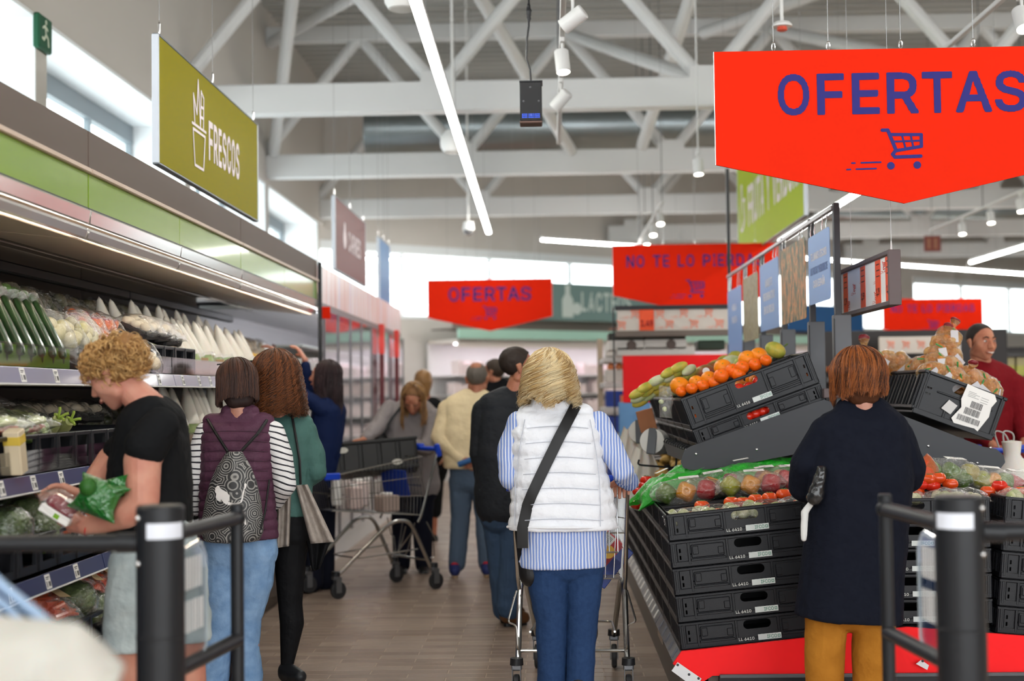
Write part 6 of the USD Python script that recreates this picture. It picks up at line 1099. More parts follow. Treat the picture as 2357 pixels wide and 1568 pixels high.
# 3 --- woman in the teal jacket
P, s = pt(7.16); t = person('woman in teal jacket and black leggings, long curly brown hair, grey sweater at her waist', 7.16, 650)
Mh = headM(P(632, 875), (-.6, 1, -.1), UPZ)
TEALJ = cloth('teal_jacket', (66, 98, 92), .6, (18, .5), (74, 108, 102), 6)
obj('body', solid(head_parts(Mh)+chain([(P(636, 900), .05), (P(645, 960), .056)])+blevels(P, s, [(648, 985, 0, 68, .07), (650, 1100, 0, 58, .085), (655, 1200, 0, 66, .09)])+blimb(P, s, [(705, 1000, 0, 22), (730, 1075, 0, 19), (668, 1100, .15, 13)])+blimb(P, s, [(595, 1000, 0, 22), (580, 1090, .05, 19), (590, 1130, .2, 13)])+blimb(P, s, [(672, 1220, 0, 36), (668, 1390, 0, 24), (661, 1545, 0, 12)])+blimb(P, s, [(620, 1220, 0, 34), (560, 1390, .05, 24), (528, 1540, .1, 12)])+hand(P(668, 1100, .15), (-.8, .5, -.2), (0, 0, -1))+hand(P(590, 1130, .2), (0, 1, 0), (1, 0, 0)), .018, 6), SKIN, t, smooth=True)
obj('jacket', solid(levels(P, s, [(648, 975, 0, 72, .06), (652, 1010, 0, 76, .1), (652, 1100, 0, 66, .11), (655, 1180, 0, 68, .115)])+limb(P, s, [(702, 995, 0, 28), (720, 1050, 0, 29), (727, 1085, 0, 26), (700, 1105, .05, 24), (672, 1112, .12, 20)])+limb(P, s, [(597, 998, 0, 26), (585, 1060, 0, 26), (590, 1130, .15, 20)]), .011, 5, .007, 9, 4, cut=[((0, 0, 1), P(650, 1188)[2])]), TEALJ, t, smooth=True)
LEG = cloth('black_leggings', (20, 20, 22), .7, (60, .2), None, 9)
obj('leggings', solid(levels(P, s, [(655, 1170, 0, 66, .1), (658, 1225, 0, 64, .105)])+limb(P, s, [(675, 1225, 0, 42), (668, 1280, 0, 38), (668, 1390, 0, 28), (672, 1435, 0, 28), (661, 1528, 0, 15)])+limb(P, s, [(622, 1225, 0, 40), (570, 1370, .05, 28), (548, 1440, .08, 26), (528, 1530, .1, 15)]), .012, 5), LEG, t, smooth=True)
shoe(P, s, (660, 1550), (690, 1558), .045, t, BLACKP, BLACKP, 0, -.1); shoe(P, s, (526, 1546), (515, 1546), .045, t, BLACKP, BLACKP, .1, .0)
GSW = cloth('grey_sweater', (166, 156, 148), .9, (60, .4), (150, 140, 132), 30)
def drape(q0, q1, q2, q3, Y_, th, m, nm):
    u, v = np.meshgrid(np.linspace(0, 1, 14), np.linspace(0, 1, 18)); A = [np.array(q, float) for q in (q0, q1, q2, q3)]; xy = (1-u)[..., None]*(1-v)[..., None]*A[0]+u[..., None]*(1-v)[..., None]*A[1]+(1-u)[..., None]*v[..., None]*A[3]+u[..., None]*v[..., None]*A[2]
    f_ = np.array([P(x, y, Y_-.02*math.sin(a*9)-.03*b) for (x, y), a, b in zip(xy.reshape(-1, 2), u.ravel(), v.ravel())]); b_ = f_+[0, th, 0]; f = []; n, N = 14, 14*18
    for i in range(17):
        for j in range(13): q = i*n+j; f += [[q, q+n+1, q+1], [q, q+n, q+n+1], [N+q, N+q+1, N+q+n+1], [N+q, N+q+n+1, N+q+n]]
    for i in range(17): f += [[i*n, N+i*n, (i+1)*n], [N+i*n, N+(i+1)*n, (i+1)*n], [i*n+13, (i+1)*n+13, N+i*n+13], [N+i*n+13, (i+1)*n+13, N+(i+1)*n+13]]
    for j in range(13): q = 17*n+j; f += [[q, N+q, q+1], [N+q, N+q+1, q+1]]
    obj(nm, trimesh.Trimesh(np.vstack([f_, b_]), f, process=False), m, t, smooth=True)
drape((640, 1135), (668, 1140), (664, 1258), (634, 1262), -.13, .025, GSW, 'tied_sweater'); drape((680, 1118), (706, 1116), (768, 1248), (715, 1252), -.13, .025, GSW, 'tied_sweater'); drape((705, 1245), (760, 1246), (735, 1310), (718, 1316), -.1, .02, LEG, 'dark_lining')
obj('strap', ribbon([P(672, 955, -.06), P(680, 1000, -.11), P(690, 1060, -.12), P(692, 1115, -.11)], .012, .004), BAGB, t, smooth=True)
H = [hairm('chestnut_dark', (60, 36, 24)), hairm('chestnut', (92, 54, 32)), hairm('chestnut_light', (130, 76, 40))]
hr = obj('hair', hairmesh(cap(Mh, 1, 1.08, (0, -1, .35), -.04, [((-.035, -.02, 0), .07), ((.04, -.02, 0), .07), ((-.04, -.03, -.12), .045), ((.05, -.04, -.13), .05)]), 6, .012), hairm('chestnut_base', (52, 31, 22)), t, smooth=True)
strands(hr, 'strands', Mh, 4600, H, 50, .19, .014, .045, 1.4, width=.002, clump=80, seed=9, flare=.12, gather=.8, ragged=.1, jit=.04)
# 4 --- black T-shirt woman
P, s = pt(5.0); t = person('woman in black T-shirt and pale shorts bending over the vegetables, curly blonde hair pinned up', 5.0, 345)
Mh = headM(P(268, 860), (-.88, .25, -.42), (-.42, 0, .9)); AXY = (0, 1, 0)
hd = P(196, 1212, -.16)
body = obj('body', solid(head_parts(Mh)+chain([(P(292, 888), .052), (P(345, 940), .062)])+blevels(P, s, [(350, 975, .03, 105, .1), (345, 1100, .03, 105, .115), (355, 1270, .02, 105, .125)], AXY)+limb(P, s, [(365, 985, -.12, 40), (328, 1060, -.17, 42), (328, 1155, -.2, 37), (290, 1182, -.2, 34), (240, 1200, -.17, 26), (196, 1212, -.16, 19)])+limb(P, s, [(340, 985, .17, 38), (255, 1060, .2, 34), (222, 1105, .1, 30), (196, 1150, -.02, 18)])+limb(P, s, [(330, 1290, -.08, 60), (302, 1440, -.1, 50), (296, 1510, -.08, 40), (305, 1640, -.05, 34), (310, 1800, -.0, 22)])+limb(P, s, [(395, 1290, .08, 60), (425, 1460, .1, 46), (440, 1600, .12, 36), (450, 1795, .15, 24)])+hand(hd, (-.9, -.05, .5), (.3, .9, .4), curl=.55, side=-1)+hand(P(196, 1150, -.02), (-.75, -.2, .3), (.2, -.6, -.7), curl=.5), .012, 6), SKIN, t, smooth=True)
face(t, body, Mh, brow=(150, 116, 80), shut=True)
TEE = cloth('black_tee', (18, 19, 21), .85, (26, .35), None, 9)
obj('t_shirt', solid(levels(P, s, [(358, 948, .02, 90, .06), (352, 985, .03, 112, .11), (345, 1050, .03, 112, .135), (345, 1130, .03, 112, .145), (346, 1260, .02, 120, .142)], AXY)+limb(P, s, [(368, 985, -.12, 46), (348, 1010, -.15, 49), (334, 1030, -.17, 49)])+limb(P, s, [(342, 985, .16, 46), (280, 1040, .2, 46)]), .012, 5, .008, 8, 7, cut=[((-.0, 0, 1), P(346, 1256)[2])]), TEE, t, smooth=True)
SHO = cloth('pale_denim', (172, 182, 182), .8, (60, .4), (156, 168, 170), 12)
obj('shorts', solid(levels(P, s, [(355, 1235, .02, 118, .135), (360, 1300, .02, 125, .15)], AXY)+limb(P, s, [(335, 1300, -.1, 82), (305, 1400, -.1, 64), (296, 1500, -.09, 58)])+limb(P, s, [(400, 1300, .08, 74), (430, 1420, .1, 56), (432, 1500, .1, 54)]), .013, 5, .009, 10, 8, cut=[((0, 0, 1), P(300, 1486)[2])]), SHO, t, smooth=True)
for x, dy in ((308, 0), (448, .15)): shoe(P, s, (x, 1818), (x-70, 1822), .045, t, BLACKP, BLACKP, dy, dy)
H = [hairm('honey', (178, 134, 78)), hairm('honey_dark', (122, 84, 46)), hairm('honey_light', (206, 168, 112))]
hr = obj('hair', hairmesh(cap(Mh, 1, 1.1, (0, -.75, .66), -.012, [((0, -.06, .05), .07), ((0, .05, .09), .045)]), 8, .012, .008, (26, 26, 26)), hairm('honey_base', (130, 92, 52)), t, smooth=True)
curls(hr, 'curls', Mh, 420, H, vol=1.13, rad=.011, length=.06, seed=12)
gb = thing('green_net_bag', 'bright green net bag of vegetables over the forearm of the black T-shirt woman', 'net bag', P(235, 1190, -.2)); obj('contents', tf(lumps(6, (.05, .04, .04), .03, 3), T(*P(225, 1140, -.26))), pm('leaf_dark', (40, 90, 30), .5), gb, smooth=True); obj('net', tf(spiky(.135, .125, .1, 5), T(*P(228, 1146, -.26))@R(80, 'x')@R(-20, 'z')), film('green_net_bold', (40, 170, 60), .6, .3, (40, .6), (20, 130, 40), .55), gb, smooth=True); obj('loose_end', tf(spiky(.09, .05, .02, 6), T(*P(262, 1118, -.24))@R(80, 'x')@R(10, 'z')), film('green_net_bold'), gb, smooth=True)
rc = thing('cabbage_pack', 'white and dark red film pack held in the hand of the black T-shirt woman', 'vegetable pack', P(140, 1170, -.2)); Mc = T(*P(143, 1166, -.17))@R(32, 'y'); obj('contents', tf(rbx(.11, .07, .06, .02), Mc), pm('red_cabbage', (112, 20, 36), .3, coat=.6), rc, smooth=40); obj('white_band', tf(rbx(.115, .075, .03, .004), Mc@T(0, 0, -.03)), PAPER, rc, smooth=False); obj('white_label', tf(rbx(.05, .05, .004, .001), Mc@T(.03, -.01, .033)), PAPER, rc, smooth=False); obj('green_mark', tf(rbx(.02, .002, .016, .0005), Mc@T(.01, -.038, -.03)), BOXG, rc, smooth=False); obj('film', tf(pillow(.17, .1, .1, 3, 18, .006), Mc), FILM, rc, smooth=True)
br = thing('bracelet', 'thin red bracelet on the wrist holding the red cabbage pack', 'bracelet', hd); obj('band', tube([hd+np.array([.012, 0, 0])+.031*(math.cos(a)*np.array([0, 1, 0])+math.sin(a)*np.array([.3, 0, .95])) for a in np.linspace(0, 6.283, 20, endpoint=False)], .0025, 6, True), pm('bracelet_red', (190, 40, 40), .5), br)
wp = thing('vegetable_pack', 'small pack with white end held below the wrist of the black T-shirt woman', 'vegetable pack', P(215, 1232, -.1)); obj('contents', tf(rbx(.1, .05, .045, .015), T(*P(222, 1228, -.06))@R(20, 'y')), pm('pack_brown', (96, 74, 40), .4), wp, smooth=40); obj('white_end', tf(rbx(.045, .054, .04, .006), T(*P(200, 1232, -.08))@R(20, 'y')), PAPER, wp, smooth=False)
# 5 --- navy coat
P, s = pt(6.0); t = person('woman in long navy coat and mustard trousers, short auburn hair, seen from behind', 6.0, 1975)
Mh = headM(P(1976, 878), (-.15, 1, -.15), (-.05, 0, 1))
obj('body', solid(head_parts(Mh, 1.02)+chain([(P(1980, 905), .052), (P(1988, 960), .06)])+blevels(P, s, [(1985, 1000, 0, 90, .08), (1980, 1200, 0, 95, .1), (1968, 1400, 0, 85, .1)])+blimb(P, s, [(1900, 1000, 0, 32), (1850, 1090, .05, 27), (1872, 1110, .3, 17)])+blimb(P, s, [(2065, 1005, 0, 32), (2100, 1080, .05, 27), (2060, 1100, .3, 17)])+blimb(P, s, [(1905, 1350, 0, 45), (1898, 1500, 0, 36), (1898, 1635, 0, 24)])+blimb(P, s, [(2020, 1350, 0, 45), (2008, 1500, 0, 36), (2006, 1635, 0, 24)])+hand(P(1872, 1110, .3), (0, 1, -.2), (0, 0, -1))+hand(P(2060, 1100, .3), (0, 1, -.2), (0, 0, -1), side=-1), .018, 6), SKIN, t, smooth=True)
NAVY = cloth('navy_wool', (17, 20, 31), .9, (90, .25), (20, 23, 34), 30)
obj('coat', solid(levels(P, s, [(1990, 962, 0, 70, .07), (1984, 1000, 0, 112, .11), (1980, 1090, 0, 122, .14), (1975, 1200, 0, 116, .155), (1960, 1330, 0, 118, .165), (1948, 1470, 0, 126, .175)])+limb(P, s, [(1905, 1000, 0, 44), (1862, 1070, .02, 43), (1852, 1120, .08, 38), (1872, 1135, .2, 28)])+limb(P, s, [(2062, 1008, 0, 44), (2090, 1075, .02, 40), (2088, 1100, .06, 36), (2062, 1110, .2, 28)])+[hull([(P(1950, 942), .05), (P(2020, 940), .05), (P(1930, 985), .07), (P(2045, 985), .07)])], .014, 6, .008, 5, 9, cut=[((.09, 0, 1), .09*P(1948, 1425)[0]+P(1948, 1425)[2])]), NAVY, t, smooth=True)
MUS = cloth('mustard', (170, 112, 38), .85, (80, .2), (158, 102, 32), 12)
obj('trousers', solid(levels(P, s, [(1960, 1300, 0, 90, .11), (1958, 1390, 0, 92, .12)])+limb(P, s, [(1903, 1390, 0, 50), (1899, 1500, 0, 46), (1898, 1632, 0, 42)])+limb(P, s, [(2015, 1390, 0, 50), (2008, 1500, 0, 47), (2006, 1632, 0, 42)]), .014, 5, .005, 6, 3), MUS, t, smooth=True)
for x in (1898, 2006): shoe(P, s, (x, 1646), (x, 1648), .045, t, BLACKP, BLACKP, 0, .16)
H = [hairm('auburn_dark', (70, 38, 20)), hairm('auburn', (122, 66, 30)), hairm('auburn_light', (156, 90, 44))]
hr = obj('hair', hairmesh(cap(Mh, 1.02, 1.12, (0, -1, .3), -.04, [((-.035, -.025, 0), .075), ((.035, -.025, 0), .075), ((-.025, -.025, -.06), .04), ((.03, -.025, -.06), .04)]), 4, .007), hairm('auburn_base', (76, 42, 22)), t, smooth=True)
strands(hr, 'strands', Mh, 3800, H, 45, .085, .006, .12, 1.26, width=.002, clump=56, seed=15, flare=-.05, jit=.02, k=1.02, gather=.6, ragged=.12)
qb = thing('handbag', 'black quilted bag under the left arm of the navy coat', 'bag', P(1885, 1150, -.14)); obj('pouch', rough(solid([hull([(P(1892, 1082, -.14), .022), (P(1876, 1145, -.14), .034), (P(1878, 1150, .0), .03), (P(1895, 1090, .0), .02)])], .008, 3), .007, 45, 2), pm('bag_shiny', (28, 28, 30), .25, coat=.6), qb, smooth=True)
wc = thing('white_cloth', 'white cloth strip hanging beside the left arm of the navy coat', 'cloth', P(1853, 1255, -.1)); obj('cloth', solid([hull([(P(1866, 1160, -.1), .012), (P(1852, 1180, -.1), .016)]), hull([(P(1852, 1180, -.1), .016), (P(1850, 1240, -.1), .012)])], .008, 4, .003, 20), cloth('cloth_white', (206, 206, 204), .8), wc, smooth=True)
# --- background people
# navy woman reaching up
P, s = pt(10.5); t = person('woman in navy top reaching up to the top shelf, long dark hair', 10.5, 745); AXY = (.3, .95, 0)
Mh = headM(P(748, 868), (-.95, .2, .12), UPZ)
b = obj('body', solid(head_parts(Mh)+chain([(P(752, 890), .05), (P(757, 930), .056)])+blevels(P, s, [(757, 945, 0, 48, .08), (748, 1020, 0, 44, .1), (735, 1090, 0, 44, .1)], AXY)+blimb(P, s, [(742, 940, -.12, 14), (690, 905, -.15, 12), (645, 818, -.1, 8)])+blimb(P, s, [(760, 940, .15, 14), (705, 890, .15, 12), (702, 828, .1, 8)])+blimb(P, s, [(722, 1100, -.08, 26), (720, 1220, -.08, 18), (722, 1335, -.08, 12)])+blimb(P, s, [(742, 1100, .08, 26), (746, 1220, .08, 18), (748, 1335, .08, 12)])+hand(P(645, 818, -.1), (-.7, 0, .6), (-.6, 0, -.7))+hand(P(702, 828, .1), (-.5, 0, .8), (-.8, 0, -.4)), .02, 6), SKIN, t, smooth=True)
face(t, b, Mh)
NV = cloth('navy_top', (18, 31, 66), .75, (20, .4))
obj('top', solid(levels(P, s, [(762, 930, 0, 42, .06), (757, 950, 0, 50, .11), (747, 1020, 0, 46, .125), (731, 1110, 0, 45, .13)], AXY)+limb(P, s, [(742, 942, -.12, 20), (695, 908, -.15, 17), (652, 832, -.11, 11)])+limb(P, s, [(762, 942, .15, 20), (708, 892, .15, 17), (703, 842, .1, 12)]), .018, 5, .006), NV, t, smooth=True)
obj('trousers', solid(levels(P, s, [(731, 1085, 0, 44, .12), (730, 1120, 0, 44, .125)], AXY)+limb(P, s, [(722, 1120, -.08, 34), (720, 1220, -.08, 26), (722, 1340, -.08, 22)])+limb(P, s, [(742, 1120, .08, 34), (746, 1220, .08, 26), (748, 1340, .08, 22)]), .02, 5), cloth('ink_trousers', (24, 26, 38), .85), t, smooth=True)
for x, d in ((722, -.08), (748, .08)): shoe(P, s, (x, 1346), (x-36, 1350), .045, t, BLACKP, BLACKP, d, d)
H = [hairm('plum_dark', (34, 22, 24)), hairm('plum', (48, 30, 32))]
hr = obj('hair', hairmesh(cap(Mh, 1, 1.1, (0, -1, .45), -.03, [((0, -.03, 0), .085), ((0, -.07, -.25), .06), ((.03, -.05, -.2), .06)]), 5, .004), hairm('plum_base', (36, 23, 25)), t, smooth=True); strands(hr, 'strands', Mh, 700, H, 55, .27, .005, .2, 1.14, width=.003, seed=3)
# leaning woman in grey
P, s = pt(11.25); t = person('woman in grey sweater leaning over the blue trolley handle, long fair hair', 11.25, 950)
Mh = headM(P(952, 918), (-.12, -.75, -.6), (0, -.62, .75))
b = obj('body', solid(head_parts(Mh)+chain([(P(955, 915, .06), .05), (P(960, 945, .16), .056)])+blevels(P, s, [(948, 955, .2, 55, .08), (942, 1030, .25, 50, .1), (950, 1100, .3, 52, .11)])+blimb(P, s, [(895, 945, .18, 16), (868, 985, .05, 13), (836, 1014, -.1, 9)])+blimb(P, s, [(1000, 965, .18, 16), (985, 1030, .05, 13), (930, 1020, -.05, 9)])+blimb(P, s, [(930, 1110, .3, 28), (925, 1200, .3, 20), (925, 1310, .3, 12)])+blimb(P, s, [(970, 1110, .3, 28), (972, 1200, .3, 20), (975, 1310, .3, 12)])+hand(P(836, 1014, -.1), (-.8, -.4, -.2), (0, -.5, -.8), curl=.8)+hand(P(930, 1020, -.05), (-.4, -.7, -.1), (0, -.3, -.9), curl=.9), .02, 6), SKIN2, t, smooth=True)
face(t, b, Mh, shut=True)
obj('sweater', solid(levels(P, s, [(950, 938, .17, 45, .06), (948, 960, .2, 62, .11), (942, 1030, .25, 60, .14), (950, 1115, .3, 66, .15)])+limb(P, s, [(897, 942, .18, 22), (868, 985, .05, 19), (842, 1008, -.06, 14)])+limb(P, s, [(1000, 962, .18, 22), (985, 1030, .05, 19), (940, 1022, -.02, 13)]), .018, 5, .006), cloth('grey_knit', (140, 132, 132), .85, (50, .4)), t, smooth=True)
obj('trousers', solid(levels(P, s, [(950, 1095, .3, 60, .13), (950, 1130, .3, 60, .13)])+limb(P, s, [(930, 1130, .3, 32), (925, 1200, .3, 25), (925, 1300, .3, 20)])+limb(P, s, [(970, 1130, .3, 32), (972, 1200, .3, 25), (975, 1300, .3, 20)]), .022, 5), cloth('ink_trousers', (24, 26, 38)), t, smooth=True)
for x in (925, 975): shoe(P, s, (x, 1312), (x, 1322), .045, t, BLACKP, BLACKP, .3, .15)
H = [hairm('fair_brown', (142, 104, 62)), hairm('fair_dark', (104, 72, 44)), hairm('fair_light', (168, 128, 80))]
hr = obj('hair', hairmesh(cap(Mh, 1, 1.08, (0, -.8, .6), .0), 5, .004), hairm('fair_base', (120, 84, 52)), t, smooth=True); strands(hr, 'strands', Mh, 900, H, 50, .2, .008, .15, 1.12, width=.0032, seed=5)
hb = thing('handbag', 'black bag hanging on the shoulder of the leaning woman in grey', 'bag', P(870, 1040, .1)); obj('pouch', solid([hull([(P(868, 990, .1), .05), (P(885, 1050, .1), .08), (P(880, 1050, .25), .08)])], .03, 4), BAGB, hb, smooth=True); obj('strap', ribbon([P(925, 935, .08), P(905, 960, .05), P(880, 1000, .05)], .02, .004), BAGB, hb, smooth=True)
# woman behind
P, s = pt(13.9); t = person('woman in black behind the leaning woman, only fair hair, capri trousers and sandals showing', 13.9, 985)
Mh = headM(P(975, 880), (.2, 1, 0), UPZ)
b = obj('body', solid(head_parts(Mh)+chain([(P(976, 900), .05), (P(980, 925), .056)])+blevels(P, s, [(982, 940, 0, 42, .08), (985, 1000, 0, 38, .1), (988, 1060, 0, 42, .1)])+blimb(P, s, [(942, 945, 0, 12), (938, 1000, 0, 10), (945, 1050, -.05, 7)])+blimb(P, s, [(1022, 945, 0, 12), (1028, 1000, 0, 10), (1022, 1050, -.05, 7)])+blimb(P, s, [(972, 1070, 0, 19), (975, 1150, 0, 14), (975, 1232, 0, 8)])+blimb(P, s, [(1002, 1070, 0, 19), (1000, 1150, 0, 14), (998, 1232, 0, 8)])+hand(P(945, 1050, -.05), (0, 0, -1), (1, 0, 0))+hand(P(1022, 1050, -.05), (0, 0, -1), (-1, 0, 0)), .022, 6), SKIN2, t, smooth=True)
BK = cloth('black_coat', (20, 20, 22), .85)
obj('coat', solid(levels(P, s, [(980, 928, 0, 32, .06), (982, 945, 0, 45, .11), (986, 1080, 0, 46, .13)])+limb(P, s, [(942, 945, 0, 15), (938, 1000, 0, 13), (944, 1042, -.05, 10)])+limb(P, s, [(1022, 945, 0, 15), (1028, 1000, 0, 13), (1022, 1042, -.05, 10)]), .02, 5), BK, t, smooth=True)
obj('capri_trousers', solid(levels(P, s, [(987, 1060, 0, 42, .11), (987, 1090, 0, 42, .115)])+limb(P, s, [(972, 1085, 0, 21), (975, 1178, 0, 15)])+limb(P, s, [(1003, 1085, 0, 21), (1001, 1178, 0, 16)]), .022, 5), LEG, t, smooth=True)
for x in (975, 998): shoe(P, s, (x, 1239), (x+4, 1242), .038, t, BLACKP, BLACKP, 0, .0, 'sandal')
hr = obj('hair', hairmesh(cap(Mh, 1, 1.12, (0, -1, .4), -.04, [((0, -.03, 0), .09), ((0, -.03, -.1), .07)]), 5, .005), hairm('fair_brown', (142, 104, 62)), t, smooth=True)
# man in beige sweater
P, s = pt(11.2); t = person('man in beige sweater and grey-blue jeans seen from behind, hands at his back', 11.2, 1090)
Mh = headM(P(1098, 872), (.1, 1, 0), UPZ)
b = obj('body', solid(head_parts(Mh, 1.03)+chain([(P(1098, 895), .06), (P(1095, 930), .068)])+blevels(P, s, [(1085, 940, 0, 60, .09), (1080, 1000, 0, 58, .11), (1085, 1080, 0, 50, .11)])+blimb(P, s, [(1030, 945, 0, 18), (1012, 1010, -.05, 15), (1070, 1062, -.14, 9)])+blimb(P, s, [(1142, 940, 0, 18), (1156, 1010, -.05, 15), (1100, 1064, -.15, 9)])+blimb(P, s, [(1063, 1090, 0, 25), (1058, 1190, 0, 18), (1050, 1300, 0, 12)])+blimb(P, s, [(1112, 1090, 0, 25), (1115, 1190, 0, 18), (1119, 1298, 0, 12)])+hand(P(1070, 1062, -.14), (.9, 0, -.2), (0, .9, .2))+hand(P(1100, 1064, -.16), (-.9, 0, -.1), (0, .9, .2), side=-1), .02, 6), SKIN2, t, smooth=True)
obj('sweater', solid(levels(P, s, [(1090, 915, 0, 38, .07), (1085, 940, 0, 66, .12), (1078, 1000, 0, 64, .15), (1083, 1085, 0, 60, .15)])+limb(P, s, [(1032, 943, 0, 24), (1013, 1005, -.04, 21), (1060, 1056, -.12, 14)])+limb(P, s, [(1140, 938, 0, 24), (1155, 1005, -.04, 21), (1110, 1058, -.12, 14)]), .018, 5, .006, cut=[((0, 0, 1), P(1083, 1078)[2])]), cloth('beige_knit', (228, 208, 168), .9, (50, .4)), t, smooth=True)
obj('jeans', solid(levels(P, s, [(1086, 1065, 0, 52, .12), (1086, 1105, 0, 51, .125)])+limb(P, s, [(1063, 1105, 0, 30), (1060, 1190, 0, 23), (1052, 1298, 0, 20)])+limb(P, s, [(1111, 1105, 0, 29), (1115, 1190, 0, 22), (1119, 1296, 0, 19)]), .02, 5, .006), cloth('grey_jeans', (84, 100, 120), .85, (60, .3)), t, smooth=True)
for x, y in ((1047, 1306), (1120, 1304)):
    shoe(P, s, (x, y), (x, y+10), .05, t, pm('trainer_blue', (36, 46, 96), .6), pm('trainer_sole', (176, 150, 120), .6), 0, -.1); obj('red_tongue', ball(P(x, y-6, -.06), (.03, .02, .02), 2), pm('trainer_red', (170, 24, 40), .6), t)
obj('blue_wrap', tube([P(1055, 1070, -.19), P(1075, 1062, -.2), P(1092, 1055, -.2)], .022, 8), pm('wrap_blue', (50, 96, 150), .6), t)
hr = obj('hair', hairmesh(cap(Mh, 1.03, 1.06, (0, -1, .15), -.02), 5, .004), hairm('grey_hair', (104, 96, 88)), t, smooth=True); obj('bald_patch', ball((Mh@np.array([.0, -.04, .085, 1]))[:3], (.05, .06, .045), 3), SKIN2, t, smooth=True)
# man in dark jacket
P, s = pt(8.8); t = person('man in dark jacket and jeans with glasses, turned away, beside the blonde woman', 8.8, 1165)
Mh = headM(P(1190, 846), (.96, .28, -.1), UPZ)
b = obj('body', solid(head_parts(Mh, 1.05)+chain([(P(1192, 880), .06), (P(1180, 925), .066)])+blevels(P, s, [(1170, 945, 0, 70, .1), (1165, 1050, 0, 66, .12), (1165, 1160, 0, 60, .12)])+blimb(P, s, [(1112, 950, 0, 24), (1102, 1050, 0, 20), (1118, 1130, .06, 12)])+blimb(P, s, [(1230, 950, .1, 24), (1238, 1050, .1, 20), (1225, 1120, .2, 12)])+blimb(P, s, [(1140, 1170, .05, 30), (1150, 1290, .05, 24), (1160, 1410, .1, 15)])+blimb(P, s, [(1185, 1170, 0, 30), (1178, 1290, 0, 24), (1172, 1410, 0, 15)])+hand(P(1118, 1130, .06), (0, .3, -1), (1, 0, 0))+hand(P(1225, 1120, .2), (0, 1, 0), (-1, 0, 0), side=-1), .018, 6), SKIN2, t, smooth=True)
face(t, b, Mh, 1.05, glasses=True)
obj('jacket', solid(levels(P, s, [(1182, 915, 0, 45, .07), (1172, 945, 0, 76, .12), (1164, 1040, 0, 72, .15), (1165, 1165, 0, 72, .15)])+limb(P, s, [(1116, 950, 0, 32), (1108, 1040, 0, 28), (1118, 1120, .04, 22)])+limb(P, s, [(1230, 950, .1, 32), (1238, 1050, .1, 28), (1226, 1115, .18, 20)]), .016, 5, .008, 7), cloth('dark_jacket', (36, 38, 42), .6, (18, .5)), t, smooth=True)
obj('collar', solid([hull([(P(1170, 905, .02), .045), (P(1212, 908, .02), .045), (P(1168, 925, -.02), .055), (P(1215, 930, -.02), .055)])], .012, 3), cloth('grey_collar', (120, 114, 108), .85), t, smooth=True)
obj('jeans', solid(levels(P, s, [(1165, 1140, 0, 66, .13), (1165, 1180, 0, 64, .135)])+limb(P, s, [(1142, 1180, .05, 36), (1152, 1290, .05, 30), (1160, 1405, .1, 26)])+limb(P, s, [(1182, 1180, 0, 36), (1178, 1290, 0, 30), (1172, 1400, 0, 29)]), .018, 5, .008, 8), cloth('slate_jeans', (58, 76, 100), .85, (60, .3)), t, smooth=True)
BRS = pm('brown_shoe', (92, 60, 36), .5)
shoe(P, s, (1168, 1416), (1205, 1422), .052, t, BRS, BLACKP, 0, .05); shoe(P, s, (1160, 1405), (1195, 1410), .052, t, BRS, BLACKP, .15, .2)
hr = obj('hair', hairmesh(cap(Mh, 1.05, 1.07, (0, -.85, .5), -.002), 5, .005, .008, (30, 30, 30)), hairm('man_dark', (44, 34, 28)), t, smooth=True)
# man farther behind
P, s = pt(13); t = person('man in black between the beige sweater and the dark jacket, face turned left', 13, 1140)
Mh = headM(P(1138, 858), (-.9, .4, -.1), UPZ)
b = obj('body', solid(head_parts(Mh, 1.05)+chain([(P(1142, 878), .06), (P(1146, 905), .066)])+blevels(P, s, [(1148, 915, 0, 50, .1), (1148, 1000, 0, 46, .12), (1148, 1060, 0, 44, .12)])+blimb(P, s, [(1105, 920, 0, 14), (1098, 990, 0, 12), (1105, 1050, -.05, 8)])+blimb(P, s, [(1190, 920, 0, 14), (1196, 990, 0, 12), (1190, 1050, -.05, 8)])+blimb(P, s, [(1132, 1070, 0, 22), (1132, 1160, 0, 16), (1130, 1255, 0, 10)])+blimb(P, s, [(1164, 1070, 0, 22), (1166, 1160, 0, 16), (1168, 1255, 0, 10)])+hand(P(1105, 1050, -.05), (0, 0, -1), (1, 0, 0))+hand(P(1190, 1050, -.05), (0, 0, -1), (-1, 0, 0)), .022, 6), SKIN2, t, smooth=True)
face(t, b, Mh, 1.05)
obj('jacket', solid(levels(P, s, [(1146, 888, 0, 30, .07), (1148, 912, 0, 54, .12), (1148, 1075, 0, 52, .15)])+limb(P, s, [(1105, 920, 0, 18), (1098, 990, 0, 16), (1105, 1040, -.05, 12)])+limb(P, s, [(1190, 920, 0, 18), (1196, 990, 0, 16), (1190, 1040, -.05, 12)]), .02, 5), BK, t, smooth=True)
obj('trousers', solid(levels(P, s, [(1148, 1055, 0, 46, .12), (1148, 1085, 0, 46, .125)])+limb(P, s, [(1132, 1085, 0, 24), (1132, 1160, 0, 19), (1130, 1252, 0, 16)])+limb(P, s, [(1164, 1085, 0, 24), (1166, 1160, 0, 19), (1168, 1252, 0, 16)]), .022, 5), cloth('brown_trousers', (78, 66, 58), .85), t, smooth=True)
for x in (1130, 1168): shoe(P, s, (x, 1262), (x, 1268), .045, t, pm('trainer_grey', (120, 112, 108), .6), WHITE, 0, -.1)
hr = obj('hair', hairmesh(cap(Mh, 1.05, 1.07, (0, -1, .5), -.01), 5, .004), hairm('man_brown', (62, 50, 40)), t, smooth=True)
